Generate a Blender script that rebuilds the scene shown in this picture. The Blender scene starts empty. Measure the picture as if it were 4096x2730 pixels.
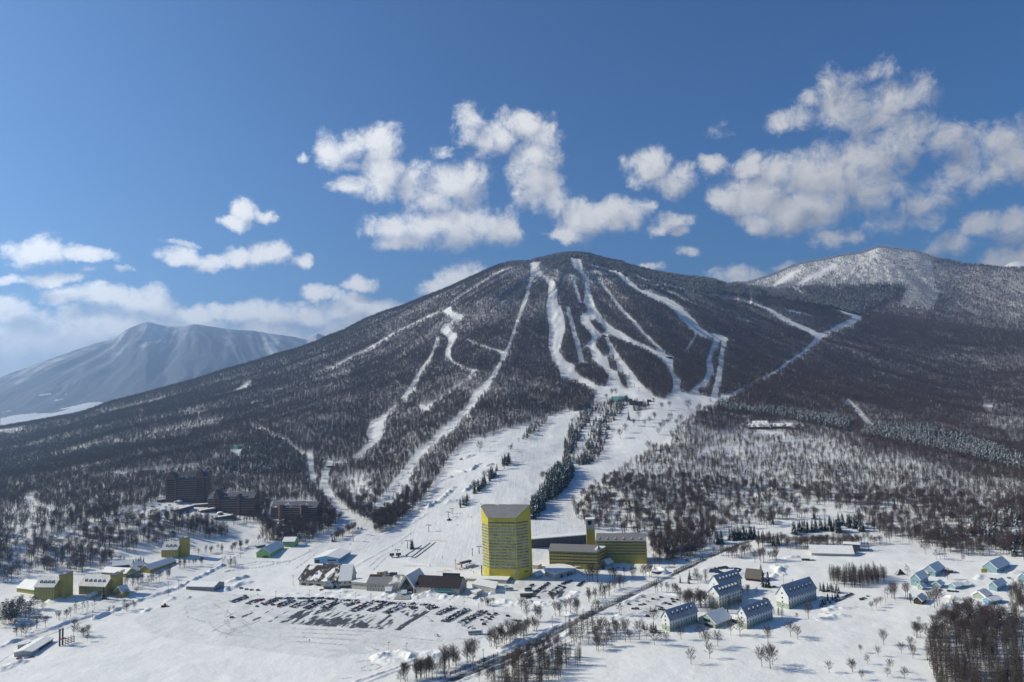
import bpy, bmesh, math, random
import numpy as np
from mathutils import Vector, Matrix

R_ = math.radians
random.seed(7)
rng = np.random.default_rng(11)
S = bpy.context.scene
COL = S.collection

# ------------------------------------------------------------------ camera
PITCH, ROLL, FPX = R_(4.3), R_(2.1), 2768.0
FW = np.array([0, math.cos(PITCH), math.sin(PITCH)])
UP0 = np.array([0, -math.sin(PITCH), math.cos(PITCH)])
RT0 = np.array([1.0, 0, 0])
RT = RT0 * math.cos(ROLL) - UP0 * math.sin(ROLL)
UP = RT0 * math.sin(ROLL) + UP0 * math.cos(ROLL)
cam_d = bpy.data.cameras.new('camera')
cam_d.sensor_width = 36.0
cam_d.lens = 36.0 * FPX / 4096.0
cam_d.clip_start, cam_d.clip_end = 1.0, 120000.0
cam = bpy.data.objects.new('camera', cam_d)
cam.matrix_world = Matrix(((RT[0], UP[0], -FW[0], 0), (RT[1], UP[1], -FW[1], 0), (RT[2], UP[2], -FW[2], 0), (0, 0, 0, 1)))
COL.objects.link(cam)
S.camera = cam

# ------------------------------------------------------------------ light
SUN_EL, SUN_AZ = R_(32), R_(-80)          # azimuth measured from +Y towards +X
EXPOSURE, SKY_STRENGTH, SUN_STRENGTH = 0.29, 0.10, 4.9
HAZE_DENSITY = 9.5e-5
SUN_DIR = Vector((math.sin(SUN_AZ) * math.cos(SUN_EL), math.cos(SUN_AZ) * math.cos(SUN_EL), math.sin(SUN_EL)))
sun_d = bpy.data.lights.new('sun', 'SUN')
sun_d.energy, sun_d.angle, sun_d.color = SUN_STRENGTH, R_(0.5), (1.0, 0.925, 0.75)
sun = bpy.data.objects.new('sun', sun_d)
sun.rotation_euler = SUN_DIR.to_track_quat('Z', 'Y').to_euler()
sun.location = (-400, 100, 600)
COL.objects.link(sun)
S.view_settings.view_transform = 'Standard'
S.view_settings.look = 'None'
S.view_settings.gamma = 1.0
S.view_settings.use_curve_mapping = False
S.view_settings.exposure = EXPOSURE
S.cycles.max_bounces = 6
S.cycles.diffuse_bounces = 3
S.cycles.volume_bounces = 0
S.cycles.use_adaptive_sampling = True
S.cycles.adaptive_threshold = 0.008
S.cycles.use_denoising = True
S.cycles.denoiser = 'OPENIMAGEDENOISE'
S.cycles.denoising_prefilter = 'ACCURATE'


# ------------------------------------------------------------------ helpers: nodes
class N:
    """small node-tree writer"""
    def __init__(self, tree):
        self.t = tree
        self.n = tree.nodes
        self.l = tree.links

    def add(self, typ, **kw):
        nd = self.n.new(typ)
        for k, v in kw.items():
            setattr(nd, k, v)
        return nd

    def put(self, nd, i, v):
        if hasattr(v, 'is_linked') or isinstance(v, bpy.types.NodeSocket):
            self.l.new(v, nd.inputs[i])
        else:
            nd.inputs[i].default_value = v

    def math(self, op, a, b=0.0, c=0.0, clamp=False):
        nd = self.add('ShaderNodeMath', operation=op, use_clamp=clamp)
        self.put(nd, 0, a)
        self.put(nd, 1, b)
        if op in ('MULTIPLY_ADD', 'SMOOTH_MIN', 'SMOOTH_MAX', 'WRAP', 'COMPARE'):
            self.put(nd, 2, c)
        return nd.outputs[0]

    def vec(self, op, a, b=None, c=None):
        nd = self.add('ShaderNodeVectorMath', operation=op)
        self.put(nd, 0, a)
        if b is not None:
            self.put(nd, 1, b)
        if c is not None:
            self.put(nd, 2, c)
        return nd.outputs['Value'] if op in ('LENGTH', 'DOT_PRODUCT', 'DISTANCE') else nd.outputs[0]

    def noise(self, v, scale, detail=4.0, rough=0.5, dist=0.0):
        nd = self.add('ShaderNodeTexNoise')
        if v is not None:
            self.l.new(v, nd.inputs['Vector'])
        nd.inputs['Scale'].default_value = scale
        nd.inputs['Detail'].default_value = detail
        nd.inputs['Roughness'].default_value = rough
        nd.inputs['Distortion'].default_value = dist
        return nd

    def ramp(self, fac, a, b, lo=0.0, hi=1.0, interp='SMOOTHSTEP'):
        nd = self.add('ShaderNodeMapRange', interpolation_type=interp)
        self.put(nd, 0, fac)
        self.put(nd, 1, a)
        self.put(nd, 2, b)
        self.put(nd, 3, lo)
        self.put(nd, 4, hi)
        return nd.outputs[0]

    def mix(self, fac, a, b, blend='MIX'):
        nd = self.add('ShaderNodeMix', data_type='RGBA', blend_type=blend)
        self.put(nd, 0, fac)
        for i, v in ((6, a), (7, b)):
            if isinstance(v, tuple) and len(v) == 3:
                v = (*v, 1.0)
            self.put(nd, i, v)
        return nd.outputs[2]


# ------------------------------------------------------------------ pixels <-> rays (photo pixels, 4096 x 2730)
ZOOM = {'W': (0, 0, 4096 / 2353), 'A': (0, 1800, 1024 / 1726), 'B': (900, 1950, 1024 / 2059), 'C': (1800, 1950, 1024 / 2059),
        'D': (2600, 1950, 824 / 1656), 'E': (3272, 1950, 824 / 1656), 'F': (0, 1000, 1400 / 2353), 'G': (1300, 950, 1200 / 2352),
        'H': (2000, 950, 1400 / 2353), 'I': (2800, 900, 1296 / 2139), 'J': (1000, 1500, 1400 / 2353),
        'K': (600, 1860, 700 / 2353), 'L': (40, 2130, 700 / 2353), 'M': (1150, 2180, 750 / 2353), 'O': (1900, 2000, 800 / 2353),
        'Q': (850, 2340, 700 / 2353), 'T': (1500, 2340, 700 / 2353), 'X': (0, 200, 2048 / 2353), 'Y': (2048, 200, 2048 / 2353),
        'P': (0, 0, 1.0)}


def px(tag, x, y):
    ox, oy, s = ZOOM[tag]
    return ox + x * s, oy + y * s


def pts(tag, *xy):
    return [px(tag, x, y) for x, y in xy]


def ray(x, y):
    x = np.asarray(x, float)
    y = np.asarray(y, float)
    d = FW + RT * ((x - 2048) / FPX)[..., None] + UP * ((1365 - y) / FPX)[..., None]
    th = np.arctan2(d[..., 0], d[..., 1])
    te = d[..., 2] / np.hypot(d[..., 0], d[..., 1])
    return th, te


def project(p):
    p = np.asarray(p, float)
    dep = p @ FW
    dep = np.where(dep < 1e-3, 1e-3, dep)
    return 2048 + FPX * (p @ RT) / dep, 1365 - FPX * (p @ UP) / dep


# ------------------------------------------------------------------ world: sky with clouds
world = bpy.data.worlds.new('World')
S.world = world
world.use_nodes = True
wt = N(world.node_tree)
wt.n.clear()
sky = wt.add('ShaderNodeTexSky', sky_type='NISHITA', sun_disc=False)
sky.sun_elevation, sky.sun_rotation = SUN_EL, SUN_AZ
sky.altitude, sky.air_density, sky.dust_density, sky.ozone_density = 600.0, 1.1, 0.5, 5.0

# cloud blobs: (zoom, x, y, half width, half height, fill) in zoom pixels
BLOBS = [
    ('X', 110, 935, 100, 55, 1), ('X', 200, 925, 110, 62, 1), ('X', 330, 950, 130, 36, 1), ('X', 470, 950, 70, 20, .6),
    ('X', 30, 1060, 80, 24, .9), ('X', 250, 1068, 105, 30, 1), ('X', 140, 1075, 60, 14, .6), ('X', 375, 1028, 45, 12, .4), ('X', 575, 1003, 35, 14, .5),
    ('X', 820, 945, 105, 42, 1), ('X', 950, 955, 120, 42, 1), ('X', 1080, 945, 110, 42, 1), ('X', 1240, 935, 95, 60, 1), ('X', 1380, 962, 55, 36, .9),
    ('X', 820, 880, 60, 14, .3),
    ('X', 1155, 730, 75, 58, 1), ('X', 1090, 785, 75, 34, .9), ('X', 1225, 755, 50, 30, .8),
    ('X', 1480, 1105, 100, 42, 1), ('X', 1560, 1130, 55, 30, .9), ('X', 1665, 1075, 95, 45, 1),
    ('X', 2095, 1065, 120, 85, 1), ('X', 2010, 1105, 90, 60, .9),
    ('X', 330, 1160, 120, 48, 1), ('X', 470, 1155, 140, 55, 1), ('X', 600, 1160, 140, 60, 1), ('X', 720, 1165, 120, 70, 1), ('X', 880, 1215, 160, 55, 1),
    ('X', 1050, 1215, 130, 55, 1), ('X', 1250, 1215, 160, 60, 1), ('X', 1440, 1215, 140, 60, 1), ('X', 1600, 1200, 170, 72, 1), ('X', 1750, 1215, 150, 52, 1),
    ('X', 40, 1195, 110, 45, 1), ('X', 130, 1240, 160, 45, .9), ('X', 60, 1360, 260, 110, .9), ('X', 350, 1330, 280, 100, .95), ('X', 640, 1290, 260, 95, 1),
    ('X', 900, 1310, 260, 80, 1), ('X', 1200, 1320, 300, 80, 1), ('X', 100, 1460, 300, 100, .8), ('X', -120, 1400, 260, 200, .8), ('X', 1600, 1300, 260, 80, .9),
    ('X', 1520, 470, 90, 85, .75), ('X', 1600, 440, 100, 70, .8), ('X', 1750, 440, 110, 95, 1), ('X', 1780, 560, 120, 110, .95), ('X', 1600, 540, 70, 30, .6),
    ('X', 1600, 625, 110, 40, .85), ('X', 1750, 640, 100, 50, .85), ('X', 1920, 590, 110, 95, .9), ('X', 2090, 610, 170, 100, 1), ('X', 2010, 690, 120, 60, .9),
    ('X', 1800, 800, 130, 75, 1), ('X', 1950, 810, 170, 95, 1), ('X', 2150, 800, 220, 105, 1), ('X', 2300, 830, 120, 85, 1), ('X', 1850, 870, 130, 50, .9),
    ('X', 1370, 485, 35, 22, .5), ('X', 2020, 460, 60, 22, .45), ('X', 2160, 330, 90, 60, .7), ('X', 2150, 400, 80, 45, .7), ('X', 2270, 420, 110, 85, .85),
    ('Y', 60, 350, 130, 75, .9), ('Y', 140, 400, 110, 85, .9), ('Y', 110, 500, 130, 90, .95), ('Y', 110, 620, 120, 110, 1), ('Y', 180, 690, 110, 70, .95),
    ('Y', 330, 760, 150, 85, 1), ('Y', 470, 760, 150, 80, 1), ('Y', 260, 840, 110, 50, 1), ('Y', 580, 720, 60, 40, .7),
    ('Y', 610, 530, 110, 85, .95), ('Y', 730, 590, 110, 75, .9), ('Y', 540, 590, 45, 45, .6), ('Y', 930, 545, 75, 45, .85), ('Y', 730, 790, 100, 50, .65), ('Y', 660, 840, 55, 28, .7), ('Y', 790, 840, 40, 25, .5),
    ('Y', 1080, 540, 70, 65, .9), ('Y', 1220, 560, 120, 90, 1), ('Y', 1130, 680, 200, 95, 1), ('Y', 1010, 700, 90, 70, .9), ('Y', 1380, 600, 180, 110, 1), ('Y', 1300, 740, 260, 95, 1), ('Y', 1130, 780, 120, 55, .9),
    ('Y', 1550, 540, 170, 110, 1), ('Y', 1700, 480, 180, 110, .95), ('Y', 1640, 640, 180, 100, .9), ('Y', 1500, 180, 110, 85, .8), ('Y', 1560, 290, 150, 110, .9), ('Y', 1720, 280, 170, 90, .85),
    ('Y', 1860, 200, 80, 75, .55), ('Y', 1710, 90, 70, 40, .5), ('Y', 1370, 230, 60, 40, .5), ('Y', 1270, 330, 100, 50, .5), ('Y', 1780, 390, 170, 80, .85),
    ('Y', 1960, 420, 140, 70, .75), ('Y', 2160, 450, 160, 85, .8), ('Y', 2300, 500, 150, 100, .8), ('Y', 2200, 580, 160, 60, .75), ('Y', 2040, 600, 110, 50, .65), ('Y', 1850, 700, 170, 55, .5), ('Y', 1770, 760, 120, 55, .55), ('Y', 1950, 775, 70, 40, .6),
    ('Y', 1450, 850, 120, 40, .8), ('Y', 1590, 850, 70, 25, .55), ('Y', 2170, 810, 100, 55, .9), ('Y', 2300, 815, 130, 65, .95), ('Y', 2010, 880, 110, 50, .5), ('Y', 2240, 960, 110, 48, 1), ('Y', 2350, 950, 90, 45, 1),
    ('Y', 1060, 1040, 100, 50, .85), ('Y', 1140, 1035, 70, 35, .7), ('Y', 960, 1040, 60, 40, .6), ('Y', 630, 1000, 60, 20, .7), ('Y', 800, 950, 70, 20, .5), ('Y', 1250, 970, 60, 22, .35), ('Y', 960, 380, 40, 25, .2), ('Y', 2340, 340, 40, 50, .4),
]
tc = wt.add('ShaderNodeTexCoord')
sep = wt.add('ShaderNodeSeparateXYZ')
wt.l.new(tc.outputs['Generated'], sep.inputs[0])
az = wt.math('ARCTAN2', sep.outputs[0], sep.outputs[1])
el = wt.math('ARCSINE', sep.outputs[2])
comb = wt.add('ShaderNodeCombineXYZ')
wt.l.new(az, comb.inputs[0])
wt.l.new(el, comb.inputs[1])
P0 = comb.outputs[0]


def make_field():
    """node group: sky position (azimuth, elevation, radians) -> soft cloud thickness made of many puffs"""
    g = bpy.data.node_groups.new('cloud_field', 'ShaderNodeTree')
    g.interface.new_socket('pos', in_out='INPUT', socket_type='NodeSocketVector')
    g.interface.new_socket('thick', in_out='OUTPUT', socket_type='NodeSocketFloat')
    g.interface.new_socket('soft', in_out='OUTPUT', socket_type='NodeSocketFloat')
    q = N(g)
    gi = q.add('NodeGroupInput')
    go = q.add('NodeGroupOutput')
    pos = gi.outputs[0]
    w1 = q.noise(pos, 12.0, 6.0, 0.62)
    off = q.vec('MULTIPLY_ADD', w1.outputs['Color'], (0.085, 0.055, 0), (-0.0425, -0.0275, 0))
    p = q.vec('ADD', pos, off)
    total = None
    for tag, x, y, hw, hh, f in BLOBS:
        X, Y = px(tag, x, y)
        s = ZOOM[tag][2]
        th, te = ray(X, Y)
        th, ele = float(th), math.atan(float(te))
        a = hw * s / FPX * math.cos(th) * 1.09
        b = hh * s / FPX * 1.08
        m = q.vec('MULTIPLY_ADD', p, (1 / a, 1 / b, 0), (-th / a, -ele / b, 0))
        ln = q.vec('DOT_PRODUCT', m, m)
        f = f * .80 if X > 3260 and Y < 1000 else f
        v = q.math('MULTIPLY_ADD', ln, -f, f)          # f * (1 - d^2)
        total = v if total is None else q.math('SMOOTH_MAX', total, v, 0.16)
    n2 = q.noise(pos, 30.0, 9.0, 0.66, 0.5)
    n3 = q.noise(pos, 150.0, 6.0, 0.65, 0.6)
    t = q.math('MULTIPLY_ADD', n2.outputs[0], 2.5, -1.55)
    t = q.math('MULTIPLY_ADD', n3.outputs[0], 0.55, t)
    t = q.math('ADD', total, t)
    q.l.new(t, go.inputs[0])
    n4 = q.noise(pos, 26.0, 4.0, 0.5, 0.3)
    q.l.new(q.math('MULTIPLY_ADD', n4.outputs[0], 1.5, q.math('SUBTRACT', total, 1.0)), go.inputs[1])
    return g


fld = make_field()


def field(v):
    nd = wt.add('ShaderNodeGroup')
    nd.node_tree = fld
    wt.l.new(v, nd.inputs[0])
    return nd.outputs[0], nd.outputs[1]


t0, s0 = field(P0)
t1, s1_ = field(wt.vec('ADD', P0, (-0.014, 0.020, 0)))
alpha = wt.ramp(t0, -0.25, 1.0)
alpha = wt.math('MULTIPLY', alpha, 0.93)
lit = wt.math('SUBTRACT', s0, s1_)
lit = wt.ramp(lit, -0.75, 0.50, 0, 1, 'LINEAR')
thin = wt.ramp(t0, 0.1, 1.1)
lit2 = wt.math('MULTIPLY_ADD', thin, -0.12, lit, clamp=True)
ccol = wt.mix(lit2, (3.3, 3.45, 3.85), (7.2, 7.1, 6.8))
tint = wt.vec('MULTIPLY', sky.outputs[0], (0.34, 0.59, 0.79))
ccol = wt.vec('SCALE', ccol)
ccol.node.inputs['Scale'].default_value = 1.0
wt.l.new(wt.ramp(az, -0.62, 0.55, 1.55, 0.88, 'LINEAR'), ccol.node.inputs['Scale'])
cl_out = wt.mix(alpha, tint, ccol)
bg = wt.add('ShaderNodeBackground')
wt.l.new(cl_out, bg.inputs[0])
bg.inputs[1].default_value = SKY_STRENGTH
wo = wt.add('ShaderNodeOutputWorld')
wt.l.new(bg.outputs[0], wo.inputs[0])
world.cycles.sampling_method = 'MANUAL'
world.cycles.sample_map_resolution = 512


# ------------------------------------------------------------------ helpers: objects
def tag(o, label=None, cat=None, group=None, kind=None):
    if label:
        o['label'] = label
    if cat:
        o['category'] = cat
    if group:
        o['group'] = group
    if kind:
        o['kind'] = kind
    return o


def empty(name, loc, rz=0.0, label=None, cat=None, group=None):
    o = bpy.data.objects.new(name, None)
    o.empty_display_size = 1.0
    o.location = loc
    o.rotation_euler = (0, 0, rz)
    COL.objects.link(o)
    return tag(o, label, cat, group)


def link(name, me, parent=None):
    o = bpy.data.objects.new(name, me)
    COL.objects.link(o)
    if parent is not None:
        o.parent = parent
    return o


def copy_tree(o, parent=None):
    c = o.copy()
    COL.objects.link(c)
    if parent is not None:
        c.parent = parent
    for ch in o.children:
        copy_tree(ch, c)
    return c


class MB:
    """collects polygons of one mesh"""
    def __init__(self):
        self.v = []
        self.f = []
        self.m = []

    def poly(self, ps, m=0):
        i = len(self.v)
        self.v += [tuple(p) for p in ps]
        self.f.append(tuple(range(i, i + len(ps))))
        self.m.append(m)

    def mesh_part(self, vs, fs, m=0):
        i = len(self.v)
        self.v += [tuple(p) for p in vs]
        for f in fs:
            self.f.append(tuple(i + k for k in f))
            self.m.append(m)

    def box(self, x0, y0, z0, x1, y1, z1, m=0):
        vs = [(x0, y0, z0), (x1, y0, z0), (x1, y1, z0), (x0, y1, z0), (x0, y0, z1), (x1, y0, z1), (x1, y1, z1), (x0, y1, z1)]
        self.mesh_part(vs, [(0, 3, 2, 1), (4, 5, 6, 7), (0, 1, 5, 4), (1, 2, 6, 5), (2, 3, 7, 6), (3, 0, 4, 7)], m)

    def prism(self, base, z0, z1, m=0, top=None, mt=None):
        """vertical prism on a counter-clockwise plan; top: optional list of z per corner"""
        n = len(base)
        b = [(p[0], p[1], z0) for p in base]
        t = [(p[0], p[1], z1 if top is None else top[i]) for i, p in enumerate(base)]
        i = len(self.v)
        self.v += b + t
        self.f.append(tuple(i + k for k in reversed(range(n))))
        self.m.append(m)
        self.f.append(tuple(i + n + k for k in range(n)))
        self.m.append(m if mt is None else mt)
        for k in range(n):
            j = (k + 1) % n
            self.f.append((i + k, i + j, i + n + j, i + n + k))
            self.m.append(m)

    def slab(self, quad, t, m=0):
        """a sheet given by a planar polygon, thickened downwards/inwards by t along its normal"""
        q = [Vector(p) for p in quad]
        nrm = (q[1] - q[0]).cross(q[2] - q[1]).normalized()
        n = len(q)
        lo = [p - nrm * t for p in q]
        fs = [tuple(range(n)), tuple(reversed(range(n, 2 * n)))]
        for k in range(n):
            j = (k + 1) % n
            fs.append((k, n + k, n + j, j))
        self.mesh_part(q + lo, fs, m)

    def tube(self, a, b, r0, r1=None, n=5, m=0, cap=True):
        a, b = Vector(a), Vector(b)
        r1 = r0 if r1 is None else r1
        d = (b - a).normalized()
        u = d.orthogonal().normalized()
        w = d.cross(u)
        vs = []
        for c, r in ((a, r0), (b, r1)):
            for k in range(n):
                t = 2 * math.pi * k / n
                vs.append(c + u * (r * math.cos(t)) + w * (r * math.sin(t)))
        fs = [(k, (k + 1) % n, n + (k + 1) % n, n + k) for k in range(n)]
        if cap:
            fs += [tuple(reversed(range(n))), tuple(range(n, 2 * n))]
        self.mesh_part(vs, fs, m)

    def mesh(self, name, mats, smooth=False):
        me = bpy.data.meshes.new(name)
        me.from_pydata(self.v, [], self.f)
        for mt in (mats if isinstance(mats, (list, tuple)) else [mats]):
            me.materials.append(mt)
        if any(self.m):
            me.polygons.foreach_set('material_index', self.m)
        if smooth:
            me.polygons.foreach_set('use_smooth', [True] * len(self.f))
        me.update()
        return me

    def build(self, name, mats, parent=None, smooth=False):
        return link(name, self.mesh(name, mats, smooth), parent)


# ------------------------------------------------------------------ helpers: noise
def _hash(ix, iy, seed):
    h = (ix.astype(np.int64) * 374761393 + iy.astype(np.int64) * 668265263 + seed * 1442695041) & 0x7fffffff
    h = ((h ^ (h >> 13)) * 1274126177) & 0x7fffffff
    h = h ^ (h >> 16)
    return (h & 0xffff) / 65535.0


def vnoise(x, y, seed=0):
    ix, iy = np.floor(x), np.floor(y)
    fx, fy = x - ix, y - iy
    fx = fx * fx * (3 - 2 * fx)
    fy = fy * fy * (3 - 2 * fy)
    a = _hash(ix, iy, seed)
    b = _hash(ix + 1, iy, seed)
    c = _hash(ix, iy + 1, seed)
    d = _hash(ix + 1, iy + 1, seed)
    return (a + (b - a) * fx) * (1 - fy) + (c + (d - c) * fx) * fy


def fbm(x, y, scale, octv=4, seed=0, gain=0.5):
    s, amp, tot = 0.0, 1.0, 0.0
    f = 1.0 / scale
    for o in range(octv):
        s = s + amp * (vnoise(x * f + 17.3 * o, y * f - 9.1 * o, seed + o) - 0.5) * 2
        tot += amp
        amp *= gain
        f *= 2.03
    return s / tot


def smooth(a, b, x):
    t = np.clip((x - a) / (b - a), 0, 1)
    return t * t * (3 - 2 * t)


# ------------------------------------------------------------------ materials
MATS = {}


def mat(name, col, rough=0.7, var=0.12, scale=0.6, metal=0.0, bump=0.0, coat=0.0, spec=0.5, col2=None):
    """painted / weathered surface: base colour with object-space variation and fine relief"""
    if name in MATS:
        return MATS[name]
    m = bpy.data.materials.new(name)
    m.use_nodes = True
    q = N(m.node_tree)
    bs = q.n['Principled BSDF']
    c = q.add('ShaderNodeTexCoord')
    n = q.noise(c.outputs['Object'], scale, 5.0, 0.6)
    k = q.ramp(n.outputs[0], 0.3, 0.7, 0, 1)
    hi = col2 if col2 else tuple(min(1, x * (1 + var)) for x in col)
    lo = tuple(x * (1 - var) for x in col)
    q.l.new(q.mix(k, lo, hi), bs.inputs['Base Color'])
    bs.inputs['Roughness'].default_value = rough
    bs.inputs['Metallic'].default_value = metal
    bs.inputs['Specular IOR Level'].default_value = spec
    if coat:
        bs.inputs['Coat Weight'].default_value = coat
    if bump:
        n2 = q.noise(c.outputs['Object'], scale * 6, 4.0, 0.6)
        b = q.add('ShaderNodeBump')
        b.inputs['Strength'].default_value = bump
        b.inputs['Distance'].default_value = 0.2
        q.l.new(n2.outputs[0], b.inputs['Height'])
        q.l.new(b.outputs[0], bs.inputs['Normal'])
    MATS[name] = m
    return m


def snow_patch_mat(name, under, amount=0.5, scale=0.25, snow=(0.79, 0.79, 0.765), stretch=(1, 1, 1), rough=0.7):
    """a roof whose covering shows where snow has slid off"""
    m = bpy.data.materials.new(name)
    m.use_nodes = True
    q = N(m.node_tree)
    bs = q.n['Principled BSDF']
    c = q.add('ShaderNodeTexCoord')
    mp = q.add('ShaderNodeMapping')
    mp.inputs['Scale'].default_value = stretch
    q.l.new(c.outputs['Object'], mp.inputs[0])
    n = q.noise(mp.outputs[0], scale, 7.0, 0.62, 0.4)
    k = q.ramp(n.outputs[0], 1.0 - amount - 0.05, 1.0 - amount + 0.05)
    n2 = q.noise(c.outputs['Object'], 1.4, 4.0, 0.6)
    und = q.mix(n2.outputs[0], tuple(x * 0.8 for x in under), tuple(x * 1.2 for x in under))
    q.l.new(q.mix(k, und, snow), bs.inputs['Base Color'])
    bs.inputs['Roughness'].default_value = rough
    bs.inputs['Specular IOR Level'].default_value = .2
    b = q.add('ShaderNodeBump')
    b.inputs['Strength'].default_value = 0.6
    b.inputs['Distance'].default_value = 0.3
    q.l.new(k, b.inputs['Height'])
    q.l.new(b.outputs[0], bs.inputs['Normal'])
    MATS[name] = m
    return m


SNOW_C = (0.80, 0.80, 0.77)
# ------------------------------------------------------------------ label rasters (authored over the photograph, used for places on the ground)
RX0, RY0, RS, RW, RH = -500.0, 900.0, 0.5, 2550, 1000


def fill_poly(arr, poly, val):
    p = np.array(poly, float)
    p[:, 0] = (p[:, 0] - RX0) * RS
    p[:, 1] = (p[:, 1] - RY0) * RS
    y0, y1 = max(0, int(p[:, 1].min())), min(RH - 1, int(p[:, 1].max()) + 1)
    n = len(p)
    for yy in range(y0, y1 + 1):
        y = yy + 0.5
        xs = []
        for i in range(n):
            (xa, ya), (xb, yb) = p[i], p[(i + 1) % n]
            if (ya <= y) != (yb <= y):
                xs.append(xa + (y - ya) / (yb - ya) * (xb - xa))
        xs.sort()
        for a, b in zip(xs[::2], xs[1::2]):
            a, b = max(0, int(round(a))), min(RW, int(round(b)))
            if b > a:
                arr[yy, a:b] = val


def path_dist(path, x, y, w0=0.0):
    """distance and relative width test to a polyline [(x, y, w)]; returns min of d/w"""
    best = np.full(x.shape, 1e9)
    for (xa, ya, wa), (xb, yb, wb) in zip(path[:-1], path[1:]):
        dx, dy = xb - xa, yb - ya
        L = dx * dx + dy * dy + 1e-9
        t = np.clip(((x - xa) * dx + (y - ya) * dy) / L, 0, 1)
        d = np.hypot(x - xa - t * dx, y - ya - t * dy)
        w = (wa + (wb - wa) * t) * 0.5
        best = np.minimum(best, d / np.maximum(w, 0.1))
    return best


def stroke(arr, tagz, path, val):
    """paint a polyline; widths are full widths in zoom pixels"""
    s = ZOOM[tagz][2]
    q = []
    for x, y, w in path:
        X, Y = px(tagz, x, y)
        q.append(((X - RX0) * RS, (Y - RY0) * RS, max(w * s * RS, 1.2)))
    m = max(w for _, _, w in q) + 2
    x0, x1 = int(max(0, min(a[0] for a in q) - m)), int(min(RW, max(a[0] for a in q) + m))
    y0, y1 = int(max(0, min(a[1] for a in q) - m)), int(min(RH, max(a[1] for a in q) + m))
    if x1 <= x0 or y1 <= y0:
        return
    gy, gx = np.mgrid[y0:y1, x0:x1]
    jit = 0.85 + 0.4 * (vnoise(gx / 7.0, gy / 7.0, 5))
    msk = path_dist(q, gx + 0.5, gy + 0.5) < jit
    sub = arr[y0:y1, x0:x1]
    sub[msk] = val


def look(arr, x, y, default=0):
    ix = ((np.asarray(x) - RX0) * RS).astype(int)
    iy = ((np.asarray(y) - RY0) * RS).astype(int)
    ok = (ix >= 0) & (ix < RW) & (iy >= 0) & (iy < RH)
    out = np.full(ix.shape, default, arr.dtype)
    out[ok] = arr[iy[ok], ix[ok]]
    return out


DEN = np.zeros((RH, RW), np.float32)      # how closely trees stand
CON = np.full((RH, RW), 0.03, np.float32)  # share of conifers
FRO = np.zeros((RH, RW), np.float32)      # share of frosted trees
LAB = np.zeros((RH, RW), np.int8)         # 0 snow field, 1 ski slope, 2 highway, 3 car park, 4 service road, 5 pond

# the big forest on the mountain
forest = ([(-500, 900), (4600, 900), (4600, 2260)] + pts('E', (1656, 600), (1450, 530), (1300, 560), (1000, 520), (850, 480), (700, 430), (560, 400), (420, 340), (190, 255), (0, 260))
          + pts('D', (1130, 260), (900, 340), (640, 335), (540, 350), (500, 470), (380, 560), (150, 600), (40, 600)) + pts('C', (1620, 560), (1610, 480), (1590, 390), (1300, 370), (1180, 360), (1100, 330), (1010, 250), (980, 140), (1040, 90))
          + pts('H', (980, 1470), (1060, 1400), (1160, 1320), (1260, 1240), (1330, 1180), (1440, 1150), (1480, 1110), (1300, 1100), (1000, 1100), (750, 1110), (660, 1110), (620, 1140), (470, 1180))
          + pts('J', (2140, 230), (2080, 262), (1950, 300), (1800, 350), (1660, 390), (1520, 430), (1420, 480), (1340, 570), (1260, 700), (1200, 800), (1120, 900), (1010, 985), (930, 1040), (850, 1060), (830, 1000), (720, 980), (640, 905), (560, 830), (520, 720), (500, 640))
          + pts('B', (780, 0), (830, 90), (880, 180), (950, 250), (930, 275), (860, 330), (700, 440), (300, 430), (300, 300))
          + pts('A', (1640, 470), (1560, 540), (1540, 600), (1240, 600), (1090, 650), (880, 680), (750, 760), (690, 810), (520, 840), (230, 830), (110, 900), (0, 910)) + [(-500, 2340)])
fill_poly(DEN, forest, 1.0)
CON[:] = 0.02
fill_poly(CON, [(-500, 1750), (1000, 1800), (1300, 1900), (1300, 2300), (-500, 2500)], 0.10)
fill_poly(CON, pts('A', (0, 420), (300, 380), (560, 560), (600, 820), (0, 930)), 0.16)
fill_poly(CON, pts('F', (1600, 1290), (1820, 1240), (2000, 1330), (2050, 1513), (1500, 1513)), 0.35)
# lodges' and hotels' grounds
fill_poly(DEN, pts('A', (780, 425), (960, 385), (1070, 345), (1110, 330), (1130, 215), (1400, 225), (1410, 320), (1720, 330), (1726, 460), (1640, 470), (1560, 480), (1600, 540), (1540, 560), (1420, 490), (1250, 462), (1000, 445), (800, 445)), 0.0)
fill_poly(DEN, pts('B', (0, 60), (235, 60), (250, 210), (80, 260), (0, 260)), 0.0)
fill_poly(DEN, pts('B', (365, 120), (735, 120), (740, 270), (440, 300), (360, 280)), 0.0)
stroke(DEN, 'A', [(430, 440, 26), (330, 415, 30), (240, 385, 34), (180, 360, 46), (190, 330, 40), (250, 305, 22)], 0.0)
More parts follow.
